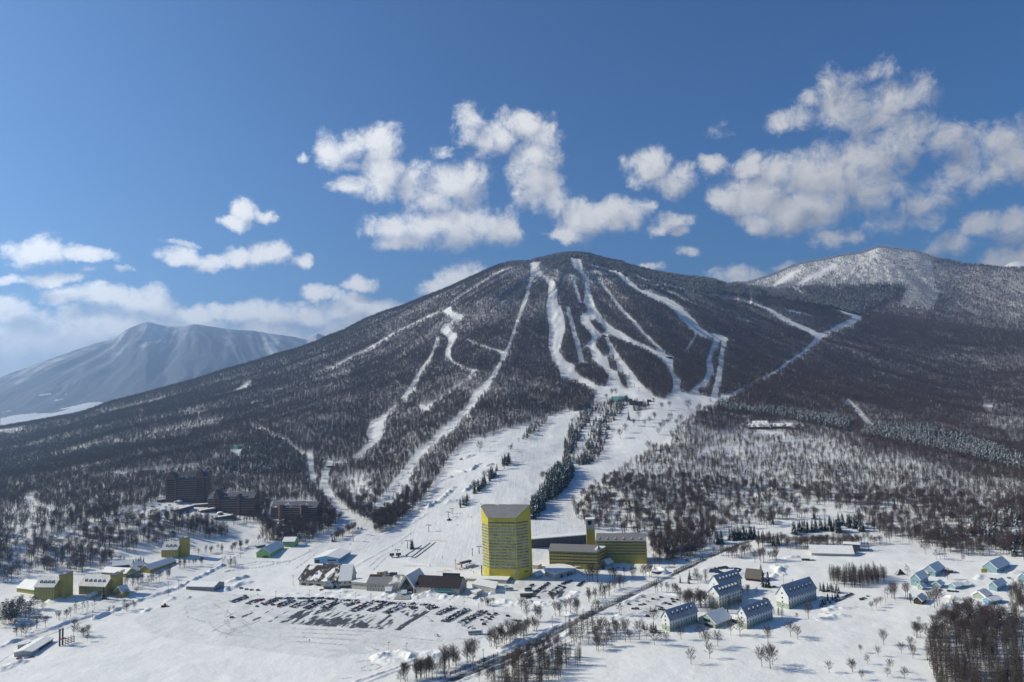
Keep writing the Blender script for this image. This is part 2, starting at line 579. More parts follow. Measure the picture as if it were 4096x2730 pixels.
# snowy strips and rides on the flanks
for t, p in (
    ('F', [(0, 1225, 26), (140, 1205, 14)]),
    ('G', [(890, 595, 20), (800, 630, 16), (700, 680, 18), (600, 730, 18), (480, 795, 24), (380, 860, 22), (250, 925, 18), (150, 985, 26), (60, 1030, 22), (0, 1050, 14)]),
    ('F', [(2353, 735, 22), (2250, 790, 18), (2170, 820, 14), (2100, 850, 10)]),
    ('F', [(1675, 900, 34), (1640, 925, 32), (1610, 945, 22), (1560, 970, 14), (1480, 990, 8)]),
    ('F', [(1945, 760, 6), (1900, 780, 8)]), ('F', [(940, 1085, 14), (960, 1095, 12)]), ('F', [(120, 1270, 10), (125, 1280, 8)]),
    ('F', [(500, 1478, 16), (580, 1470, 20), (600, 1478, 14)]), ('F', [(980, 1500, 22), (1100, 1490, 28), (1280, 1475, 26), (1340, 1462, 14)]),
    ('F', [(1560, 1370, 30), (1620, 1345, 30), (1590, 1390, 36)]), ('A', [(770, 178, 22), (830, 185, 14)]), ('A', [(510, 132, 12), (590, 128, 12)]),
    ('A', [(770, 170, 20), (950, 165, 22), (1100, 140, 16), (1250, 130, 26), (1390, 110, 20)]),
    ('G', [(885, 805, 26), (840, 930, 26), (780, 1020, 30), (730, 1100, 34), (690, 1170, 40), (620, 1280, 46)]),
    ('G', [(1185, 1055, 30), (1100, 1130, 20), (1000, 1200, 20), (900, 1260, 16), (820, 1325, 26), (770, 1365, 40)]),
    ('G', [(1390, 920, 40), (1330, 890, 18), (1200, 850, 16), (1100, 810, 14)]),
    ('G', [(1395, 935, 44), (1400, 960, 40)]),
    ('J', [(0, 330, 10), (130, 400, 14), (250, 450, 16), (330, 530, 18), (380, 545, 24)]),
    ('J', [(400, 535, 40), (410, 640, 36), (425, 730, 40)]),
    ('J', [(880, 330, 40), (860, 400, 70), (850, 450, 60), (780, 510, 40), (740, 560, 50), (700, 575, 30)]),
    ('J', [(640, 600, 24), (540, 600, 40), (510, 680, 50), (490, 770, 60), (540, 850, 60), (600, 930, 66), (680, 970, 60), (780, 1030, 60), (830, 1060, 60)]),
    ('J', [(1150, 225, 40), (1190, 235, 30), (1200, 250, 16)]),
):
    stroke(DEN, t, p, 0.0)
# thin, open forest
for t, p, d in (
    ('G', [(1570, 620), (1480, 760)], .5),
    ('F', [(1150, 1080), (1300, 1060), (1700, 980), (2353, 800), (2353, 900), (1800, 1010), (1300, 1130)], .6),
    ('F', [(0, 1420), (200, 1370), (800, 1265), (1250, 1170), (1500, 1120), (1500, 1160), (1250, 1240), (800, 1320), (250, 1440), (0, 1460)], .5),
    ('F', [(720, 1080), (1200, 960), (1500, 870), (1750, 810), (1750, 840), (1400, 930), (1000, 1040), (740, 1095)], .5),
    ('A', [(0, 510), (220, 480), (380, 500), (200, 590), (0, 640)], .35),
    ('A', [(250, 560), (560, 640), (750, 660), (720, 700), (300, 640)], .6),
    ('D', [(470, 60), (900, 10), (1656, 180), (1656, 250), (1130, 250), (900, 340), (760, 320), (520, 200)], .42),
    ('H', [(1550, 1270), (1900, 1300), (2353, 1330), (2353, 1513), (1300, 1513), (1400, 1400)], .62),
    ('I', [(1850, 1160), (2000, 1180), (2139, 1230), (2139, 1450), (2020, 1400), (1900, 1290)], .85),
    ('E', [(0, 120), (700, 160), (860, 330), (700, 420), (420, 330), (190, 250), (0, 260)], .5),
    ('P', [(2250, 1760), (2600, 1700), (3300, 1760), (4096, 1950), (4096, 2180), (3500, 2080), (2900, 2150), (2600, 2150), (2300, 2060)], .55),
    ('E', [(560, 380), (860, 260), (1656, 300), (1656, 600), (1000, 540), (600, 460)], .6),
    ('C', [(1000, 100), (1700, 300), (1750, 600), (1500, 520), (1000, 340)], .75),
    ('P', [(-400, 1900), (1100, 1900), (1300, 2000), (1300, 2300), (-400, 2400)], .85),
    ('A', [(0, 380), (700, 440), (1700, 480), (1700, 640), (0, 960)], .62),
    ('J', [(700, 700), (860, 800), (980, 800), (880, 900), (760, 940), (640, 860)], .45),
    ('J', [(620, 660), (740, 650), (860, 720), (700, 820), (580, 760)], .5),
):
    if len(p) > 2:
        tmp = np.zeros_like(DEN)
        fill_poly(tmp, pts(t, *p), 1)
        DEN[(tmp > 0) & (DEN > 0)] *= d
# the ski runs
fill_poly(DEN, pts('G', (1525, 225), (1400, 262), (1270, 330), (1190, 390), (1100, 440), (1040, 490), (985, 545), (1000, 590), (1095, 625), (1080, 650), (1020, 665), (970, 710), (1000, 750), (1045, 770), (1030, 810), (990, 880), (985, 940), (1010, 985), (1100, 1030), (1195, 1045), (1185, 1060), (1100, 1045), (990, 1000), (940, 950), (945, 880), (970, 830), (945, 790), (905, 745), (915, 700), (1000, 660), (1000, 640), (905, 595), (975, 545), (1000, 510), (1090, 440), (1210, 360), (1290, 310), (1400, 250)), 0.0)
RUN2 = pts('H', (195, 178), (205, 230), (240, 255), (300, 285), (325, 330), (320, 450), (310, 480), (330, 600), (325, 740), (350, 830), (400, 900), (412, 962), (520, 985), (590, 1020), (640, 1060), (625, 1130), (740, 1125), (870, 1112), (1000, 1104), (1100, 1097), (1160, 1042), (1175, 980), (1130, 900), (1080, 830), (1000, 780), (900, 735), (800, 700), (725, 660), (705, 668), (770, 790), (1000, 1080), (870, 1050), (715, 960), (500, 910), (500, 860), (440, 840), (400, 780), (420, 700), (440, 640), (435, 560), (410, 480), (385, 455), (385, 380), (370, 310), (300, 265), (260, 215), (275, 165))
fill_poly(DEN, RUN2, 0.0)
fill_poly(DEN, pts('H', (470, 140), (480, 190), (540, 260), (575, 290), (575, 380), (560, 440), (590, 500), (540, 530), (540, 590), (590, 640), (620, 680), (590, 720), (560, 740), (600, 760), (620, 800), (620, 840), (700, 900), (730, 960), (715, 1010), (900, 1060), (1010, 1100), (1100, 1100), (1300, 1110), (1480, 1100), (1590, 1085), (1600, 1060), (1450, 1090), (1300, 1050), (1210, 1045), (1222, 970), (1165, 915), (1165, 805), (1090, 785), (1000, 740), (920, 700), (830, 650), (740, 600), (690, 550), (640, 480), (610, 380), (590, 270), (560, 240), (545, 150)), 0.0)
for isl in (((600, 570), (640, 565), (670, 590), (710, 640), (680, 655), (640, 620)), ((470, 480), (560, 460), (580, 500), (540, 530), (540, 590), (590, 645), (612, 690), (570, 730), (520, 660), (480, 540)),
            ((430, 480), (450, 500), (470, 640), (445, 600)), ((420, 700), (450, 655), (490, 670), (530, 800), (530, 850), (450, 830), (405, 760)), ((545, 745), (600, 770), (618, 830), (590, 840), (555, 800)),
            ((660, 690), (700, 670), (740, 770), (730, 800), (690, 800), (640, 730)), ((500, 890), (530, 860), (600, 860), (680, 900), (720, 960), (710, 1010), (640, 990), (540, 940)), ((725, 830), (760, 810), (780, 860), (790, 910), (740, 890)),
            ((790, 920), (850, 940), (850, 1010), (870, 1040), (820, 1000)), ((725, 660), (800, 700), (900, 735), (1000, 780), (1080, 830), (1130, 900), (1165, 970), (1160, 1040), (1100, 1095), (1000, 1060), (940, 990), (860, 900), (790, 800), (740, 720)),
            ((1165, 840), (1190, 800), (1300, 780), (1400, 780), (1400, 850), (1380, 960), (1330, 1010), (1210, 1045), (1220, 960), (1170, 910))):
    fill_poly(DEN, pts('H', *isl), 1.3)
for t, p in (
    ('G', [(1640, 250, 34), (1625, 310, 30), (1590, 440, 24), (1545, 570, 30), (1510, 670, 26), (1480, 760, 26), (1450, 850, 26), (1410, 930, 34), (1360, 1020, 30), (1310, 1110, 32), (1250, 1190, 60), (1180, 1260, 70), (1150, 1330, 60), (1080, 1400, 60), (1000, 1480, 70), (900, 1560, 60)]),
    ('J', [(1400, 320, 40), (1330, 390, 44), (1260, 440, 50), (1180, 510, 60), (1100, 600, 64), (1050, 690, 80), (980, 800, 96), (900, 890, 90), (850, 930, 40)]),
    ('G', [(560, 1330, 30), (480, 1400, 40), (400, 1490, 110), (380, 1560, 110)]),
    ('H', [(650, 270, 14), (700, 340, 18), (760, 420, 22), (830, 510, 24), (900, 580, 24), (960, 650, 24), (1030, 720, 26), (1100, 785, 30)]),
    ('H', [(480, 260, 12), (520, 380, 18), (545, 450, 16)]), ('H', [(455, 480, 26), (490, 620, 30), (530, 760, 30), (550, 850, 34)]),
    ('H', [(705, 670, 20), (770, 790, 32), (850, 900, 40), (920, 1000, 50), (1000, 1080, 60)]),
    ('H', [(590, 180, 10), (700, 215, 14), (800, 250, 20), (850, 300, 30), (930, 360, 30), (1020, 400, 36), (1110, 435, 42), (1180, 480, 62), (1240, 540, 64), (1300, 600, 64), (1350, 650, 50), (1430, 672, 40), (1510, 682, 36)]),
    ('H', [(1515, 680, 34), (1495, 780, 34), (1480, 900, 36), (1460, 1010, 44), (1440, 1090, 50)]),
    ('H', [(1470, 690, 50), (1440, 750, 40), (1405, 830, 34), (1415, 920, 50), (1390, 980, 44), (1340, 1015, 40), (1300, 1055, 50)]),
    ('H', [(1320, 660, 16), (1275, 740, 22), (1240, 775, 10)]), ('H', [(930, 270, 8), (1080, 312, 8), (1280, 358, 5)]), ('H', [(1500, 330, 3), (1560, 322, 6)]),
    ('H', [(1570, 415, 6), (1680, 440, 12), (1800, 490, 24), (1900, 550, 28), (2000, 600, 34), (2080, 640, 40), (2150, 675, 50)]),
    ('I', [(865, 555, 10), (950, 585, 20), (1060, 615, 30), (1000, 650, 46), (920, 680, 40), (860, 710, 24), (800, 740, 50)]), ('I', [(560, 562, 8), (680, 585, 10), (740, 600, 6)]), ('I', [(250, 620, 10), (330, 640, 8)]),
    ('H', [(2130, 700, 36), (2030, 790, 30), (1930, 860, 28), (1830, 930, 30), (1740, 970, 18), (1650, 1015, 18), (1570, 1065, 34), (1500, 1090, 50)]),
    ('I', [(660, 300, 14), (600, 335, 34), (540, 375, 34), (490, 410, 22)]), ('I', [(880, 270, 26), (800, 320, 34), (720, 360, 34), (650, 405, 26)]), ('I', [(620, 425, 14), (680, 455, 18)]), ('I', [(325, 405, 12), (355, 402, 8)]), ('I', [(465, 445, 8), (505, 455, 10)]),
    ('I', [(975, 1160, 14), (1040, 1230, 28), (1090, 1300, 36), (1125, 1335, 44)]), ('I', [(1880, 1215, 30), (1930, 1205, 26)]),
    ('H', [(1620, 1265, 20), (1780, 1275, 24), (1950, 1262, 30), (2050, 1275, 14)]), ('H', [(1380, 1475, 24), (1440, 1440, 26), (1560, 1420, 16)]), ('H', [(1740, 1410, 20), (1900, 1400, 26), (2080, 1385, 14)]), ('H', [(1740, 1320, 40), (1900, 1330, 40)]),
    ('I', [(0, 1540, 40), (120, 1490, 26), (300, 1500, 16), (560, 1440, 16), (760, 1440, 10)]),
):
    stroke(DEN, t, p, 0.0)
DEN[FRO > .9] *= .6
LAB[(DEN == 0)] = 1
lowest = np.arange(RH)[:, None] / RS + RY0
LAB[np.broadcast_to(lowest > 2215, LAB.shape)] = 0
fill_poly(LAB, pts('J', (2140, 260), (1500, 430), (830, 1060), (700, 1180), (1300, 1300), (1900, 1320), (2353, 560), (2353, 200)), 1)
fill_poly(LAB, [(-500, 1900), (1100, 1900), (1240, 2080), (1240, 2215), (-500, 2215)], 0)
fill_poly(LAB, pts('D', (0, 300), (1656, 200), (1656, 700), (0, 700)), 0)
# tree strips between the lower pistes (shares of full density)
for p, d, c in (
    ([(2010, 290), (1960, 300), (1880, 350), (1830, 440), (1870, 430), (1940, 360)], .5, .45),
    ([(1740, 495), (1770, 500), (1750, 520), (1730, 515)], .5, .1), ([(1690, 600), (1730, 570), (1745, 600), (1700, 630)], .8, .6),
    ([(1620, 660), (1660, 640), (1670, 670), (1590, 730), (1500, 810), (1490, 800), (1570, 720)], .9, .7),
    ([(1405, 880), (1450, 850), (1480, 835), (1450, 900), (1420, 905)], .6, .4),
    ([(2150, 330), (2220, 260), (2353, 215), (2353, 330), (2260, 400), (2190, 500), (2140, 600), (2100, 640), (2110, 560)], .55, .4),
    ([(2200, 520), (2240, 440), (2353, 380), (2353, 560), (2280, 600), (2190, 615)], .9, .4),
    ([(2030, 640), (2090, 610), (2100, 640), (1990, 720), (1960, 715)], .8, .5),
):
    fill_poly(DEN, pts('J', *p), d)
    fill_poly(CON, pts('J', *p), c)
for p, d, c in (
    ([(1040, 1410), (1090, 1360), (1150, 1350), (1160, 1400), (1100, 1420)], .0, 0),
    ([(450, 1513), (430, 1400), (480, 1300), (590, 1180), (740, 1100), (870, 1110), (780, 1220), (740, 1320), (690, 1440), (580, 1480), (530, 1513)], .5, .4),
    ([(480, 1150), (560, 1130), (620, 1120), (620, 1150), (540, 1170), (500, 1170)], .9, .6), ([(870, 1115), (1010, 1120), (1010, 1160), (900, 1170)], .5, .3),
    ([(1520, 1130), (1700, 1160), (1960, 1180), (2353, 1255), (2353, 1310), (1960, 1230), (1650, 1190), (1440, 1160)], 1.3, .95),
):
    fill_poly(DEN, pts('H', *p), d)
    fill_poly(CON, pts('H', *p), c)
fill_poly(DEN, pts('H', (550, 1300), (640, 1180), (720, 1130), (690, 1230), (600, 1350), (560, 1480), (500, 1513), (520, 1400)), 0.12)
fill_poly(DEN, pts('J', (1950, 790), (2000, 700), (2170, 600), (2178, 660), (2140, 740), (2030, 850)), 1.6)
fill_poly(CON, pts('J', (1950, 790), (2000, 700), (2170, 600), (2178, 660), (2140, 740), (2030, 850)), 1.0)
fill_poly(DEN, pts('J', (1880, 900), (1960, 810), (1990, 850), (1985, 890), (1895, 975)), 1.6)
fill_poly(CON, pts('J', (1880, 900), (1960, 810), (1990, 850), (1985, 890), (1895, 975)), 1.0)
# dark conifers of the upper mountain
for t, p, c in (
    ('I', [(-900, 320), (0, 352), (250, 390), (450, 432), (620, 445), (780, 490), (1000, 560), (1110, 600), (900, 560), (600, 510), (300, 470), (0, 455), (-500, 420)], .8),
    ('I', [(640, 440), (900, 400), (1330, 400), (1300, 480), (1050, 600), (900, 570)], .6),
    ('I', [(1090, 1350), (1450, 1350), (1800, 1430), (2139, 1560), (2139, 1640), (1700, 1530), (1080, 1400)], .9),
    ('I', [(1150, 1330), (1300, 1345), (1300, 1370), (1100, 1380)], .9),
    ('H', [(260, 170), (330, 130), (480, 110), (640, 140), (940, 210), (1240, 270), (1560, 320), (1400, 330), (1000, 280), (820, 250), (600, 220), (580, 270), (400, 220), (300, 200)], .6),
    ('H', [(600, 300), (800, 270), (1000, 390), (1100, 470), (900, 400), (700, 340)], .25),
    ('H', [(0, 820), (330, 850), (420, 930), (380, 960), (100, 900)], .30),
    ('E', [(1180, 330), (1656, 220), (1656, 600), (1300, 420)], .65), ('E', [(880, 300), (1050, 320), (1100, 400), (900, 400)], .3),
    ('D', [(520, 380), (640, 330), (900, 350), (880, 420), (640, 430)], .95),
):
    fill_poly(CON, pts(t, *p), c)
# hoar frost high on the second mountain
fill_poly(FRO, pts('I', (180, 395), (480, 320), (820, 200), (1180, 130), (1400, 160), (1800, 250), (2139, 270), (2139, 420), (1800, 400), (1600, 420), (1540, 560), (1320, 540), (1370, 420), (1100, 385), (900, 440), (800, 390), (500, 440)), .97)
fill_poly(FRO, pts('I', (1520, 230), (2139, 270), (2139, 640), (1650, 560), (1560, 420)), .35)
fill_poly(FRO, pts('H', (0, 160), (470, 110), (940, 210), (1560, 320), (1560, 420), (900, 350), (560, 300), (100, 300)), .4)
fill_poly(FRO, pts('I', (1860, 1150), (2139, 1230), (2139, 1500), (1900, 1300)), .3)

# ------------------------------------------------------------------ terrain: heights over (azimuth, distance)
CX = np.array([-500, 0, 512, 1024, 1536, 2048, 2560, 3072, 3584, 4096, 4600], float)
CTH = ray(CX, np.full(CX.shape, 1600.0))[0]


def pchip(x, y, xi):
    """monotone cubic through (x, y) along axis 0; x: (n,) or (n, m), y: (n, m), xi: (k,)"""
    y = np.asarray(y, float)
    if y.ndim == 1:
        y = y[:, None]
    x = np.broadcast_to(np.asarray(x, float).reshape(len(y), -1), y.shape)
    h = np.diff(x, axis=0)
    d = np.diff(y, axis=0) / h
    m = np.zeros_like(y)
    with np.errstate(divide='ignore', invalid='ignore'):
        hm = 2 * d[:-1] * d[1:] / (d[:-1] + d[1:])
    m[1:-1] = np.where(d[:-1] * d[1:] > 0, hm, 0)
    m[0], m[-1] = d[0], d[-1]
    out = np.empty((len(xi), y.shape[1]))
    for j in range(y.shape[1]):
        k = np.clip(np.searchsorted(x[:, j], xi) - 1, 0, len(y) - 2)
        t = np.clip((xi - x[k, j]) / h[k, j], 0, 1)
        t2, t3 = t * t, t * t * t
        out[:, j] = ((2 * t3 - 3 * t2 + 1) * y[k, j] + (t3 - 2 * t2 + t) * h[k, j] * m[k, j] + (-2 * t3 + 3 * t2) * y[k + 1, j] + (t3 - t2) * h[k, j] * m[k + 1, j])
    return out


LINES = {  # distance: heights for the columns CX
    600: [-180, -180, -180, -180, -180, -180, -180, -180, -180, -180, -180],
    700: [-180, -179, -179, -179, -178, -176, -177, -177, -177, -178, -178],
    850: [-176, -172, -167, -172, -171, -160, -164, -166, -169, -169, -168],
    1000: [-150, -142, -137, -152, -150, -137, -140, -151, -158, -160, -160],
    1250: [-140, -137, -128, -126, -118, -95, -97, -112, -122, -142, -142],
    1600: [-136, -133, -108, -84, -60, -20, -20, -66, -97, -128, -128],
    2200: [-130, -118, -55, 5, 85, 190, 165, 50, -38, -88, -88],
    2700: [-105, -88, -5, 100, 240, 415, 360, 200, 60, -18, -20],
}
SIL1 = [(-500, 1800)] + pts('F', (-100, 1215), (0, 1196), (180, 1165), (400, 1125), (560, 1095), (720, 1030), (900, 985), (1100, 930), (1300, 875), (1500, 810), (1700, 755), (1850, 705), (2000, 665), (2150, 610)) + pts('G', (0, 785), (150, 730), (300, 650), (450, 590), (600, 545), (800, 465), (1000, 390), (1200, 300), (1350, 235), (1450, 205), (1550, 198), (1610, 200), (1660, 176), (1720, 172), (1800, 152), (1900, 135), (2000, 130), (2080, 140), (2200, 180), (2340, 205)) + pts('H', (840, 190), (940, 215), (1040, 240), (1140, 258), (1240, 275), (1340, 280), (1440, 295), (1500, 310), (1580, 322), (1680, 345)) + pts('I', (250, 395), (330, 405), (450, 440), (600, 455), (750, 495), (900, 545), (1000, 565), (1100, 600), (1300, 640), (1700, 700), (2139, 740)) + [(4600, 1370)]
SIL2 = [(-500, 1900), (2300, 1500), (2700, 1260)] + pts('I', (200, 395), (330, 380), (480, 330), (620, 270), (700, 247), (820, 228), (950, 200), (1050, 188), (1120, 166), (1180, 143), (1250, 150), (1350, 165), (1430, 175), (1550, 215), (1650, 240), (1750, 262), (1850, 267), (2000, 285), (2139, 285)) + [(4600, 1080)]


def sil(pl, lift):
    p = np.array(pl, float)
    th, te = ray(p[:, 0], p[:, 1] + lift)
    o = np.argsort(th)
    return th[o], te[o]


s1, s2 = sil(SIL1, 7.0), sil(SIL2, 5.0)
th_f = np.arange(R_(-38.0), R_(38.0), R_(0.086))
th_g = np.concatenate([np.linspace(R_(-52), R_(-38.2), 26), th_f, np.linspace(R_(38.2), R_(52), 26)])
NT = len(th_g)


def across(vals):
    return pchip(CTH, np.array(vals, float), np.clip(th_g, CTH[0], CTH[-1]))[:, 0]


r_ridge = across([2900, 2900, 2950, 3000, 3100, 3200, 3300, 3400, 3400, 3400, 3400])
thc = np.clip(th_g, s1[0][0], s1[0][-1])
z_ridge = r_ridge * np.interp(thc, *s1)
z_second = 4600.0 * np.interp(thc, *s2)
near_second = np.interp(th_g, ray(np.array([2300, 2700, 2950.0]), np.array([1500.0] * 3))[0], [0, .6, 1])
kr = [np.full(NT, 40.0)]
kz = [np.full(NT, -181.0)]
for rr, zz in LINES.items():
    kr.append(np.full(NT, float(rr)))
    kz.append(across(zz))
kr += [r_ridge, np.full(NT, 3750.0), np.full(NT, 4200.0), np.full(NT, 4600.0), np.full(NT, 5600.0), np.full(NT, 8200.0), np.full(NT, 15000.0)]
z9 = (1 - near_second) * (z_ridge - 110) + near_second * (z_ridge + (z_second - z_ridge) * 0.14)
z10 = (1 - near_second) * (z_ridge - 260) + near_second * (z_ridge + (z_second - z_ridge) * 0.52)
kz += [z_ridge, z9, z10, (1 - near_second) * np.minimum(z_ridge - 400, -150) + near_second * z_second, -200 + near_second * (z_second * 0.55 + 200), np.full(NT, -250.0), np.full(NT, -250.0)]
KR, KZ = np.log(np.array(kr)), np.array(kz)
r_g = np.concatenate([np.geomspace(40, 380, 24), np.arange(383, 720, 1.25), np.arange(720, 1300, 2.6), np.arange(1303, 3500, 10.5), np.arange(3510, 4800, 16), np.geomspace(4850, 9000, 22), np.geomspace(9800, 15000, 8)])
NR = len(r_g)
Z = pchip(KR, KZ, np.log(r_g))                    # (NR, NT)
XG = r_g[:, None] * np.sin(th_g)[None]
YG = r_g[:, None] * np.cos(th_g)[None]
# gullies run down from the two summits
pk = ray(2290.0, 1030.0)
PKX, PKY = 3230 * math.sin(pk[0]), 3230 * math.cos(pk[0])
pk2 = ray(3510.0, 1000.0)
PK2X, PK2Y = 4600 * math.sin(pk2[0]), 4600 * math.cos(pk2[0])
rho = np.hypot(XG - PKX, YG - PKY)
phi = np.arctan2(XG - PKX, -(YG - PKY))
amp = 15 * smooth(950, 1800, np.broadcast_to(r_g[:, None], Z.shape)) * smooth(60, 500, rho) * (1 - smooth(4700, 6000, np.broadcast_to(r_g[:, None], Z.shape)))
gul = fbm(phi * 900, rho * 0.16, 70, 4, 3)
front = 1 - smooth(-250, -20, np.broadcast_to(r_g[:, None], Z.shape) - r_ridge[None])
behind = smooth(150, 400, np.broadcast_to(r_g[:, None], Z.shape) - r_ridge[None]) * (1 - smooth(4300, 4500, np.broadcast_to(r_g[:, None], Z.shape)))
rho2 = np.hypot(XG - PK2X, YG - PK2Y)
phi2 = np.arctan2(XG - PK2X, -(YG - PK2Y))
Z += amp * gul * front + (14 * fbm(phi2 * 1100, rho2 * 0.25, 170, 5, 31) + 16 * fbm(XG, YG, 260, 5, 33)) * behind
Z += 7 * fbm(XG, YG, 160, 4, 9) * smooth(760, 1100, np.broadcast_to(r_g[:, None], Z.shape)) * front
Z += 1.1 * fbm(XG, YG, 45, 5, 21) * (1 - smooth(1200, 1600, np.broadcast_to(r_g[:, None], Z.shape)))


def height(th, r):
    """ground height at azimuth / distance (bilinear on the terrain grid)"""
    th, r = np.asarray(th, float), np.asarray(r, float)
    j = np.clip(np.searchsorted(th_g, th) - 1, 0, NT - 2)
    i = np.clip(np.searchsorted(r_g, r) - 1, 0, NR - 2)
    u = np.clip((th - th_g[j]) / (th_g[j + 1] - th_g[j]), 0, 1)
    v = np.clip((r - r_g[i]) / (r_g[i + 1] - r_g[i]), 0, 1)
    return (Z[i, j] * (1 - u) + Z[i, j + 1] * u) * (1 - v) + (Z[i + 1, j] * (1 - u) + Z[i + 1, j + 1] * u) * v


def gz(x, y):
    return float(height(math.atan2(x, y), math.hypot(x, y)))


_RS = np.concatenate([np.arange(300, 1400, 2.0), np.arange(1400, 5000, 8.0)])


def at(x, y, lift=0.0):
    """the ground point seen at a photo pixel"""
    th, te = ray(float(x), float(y))
    zs = height(np.full(_RS.shape, th), _RS) - _RS * te
    k = np.argmax(zs >= 0)
    if zs[k] < 0:
        k = len(_RS) - 1
    r = _RS[k]
    if k > 0 and zs[k] != zs[k - 1]:
        r = _RS[k - 1] + (_RS[k] - _RS[k - 1]) * (-zs[k - 1]) / (zs[k] - zs[k - 1])
    return Vector((r * math.sin(th), r * math.cos(th), float(height(th, r)) + lift))


def at_z(x, y, tagz=None):
    if tagz:
        x, y = px(tagz, x, y)
    return at(x, y)


PXG, PYG = project(np.stack([XG, YG, Z], -1))
FRONT_OK = (np.arange(NR)[:, None] >= 0) & (np.broadcast_to(r_g[:, None], Z.shape) < 4700)

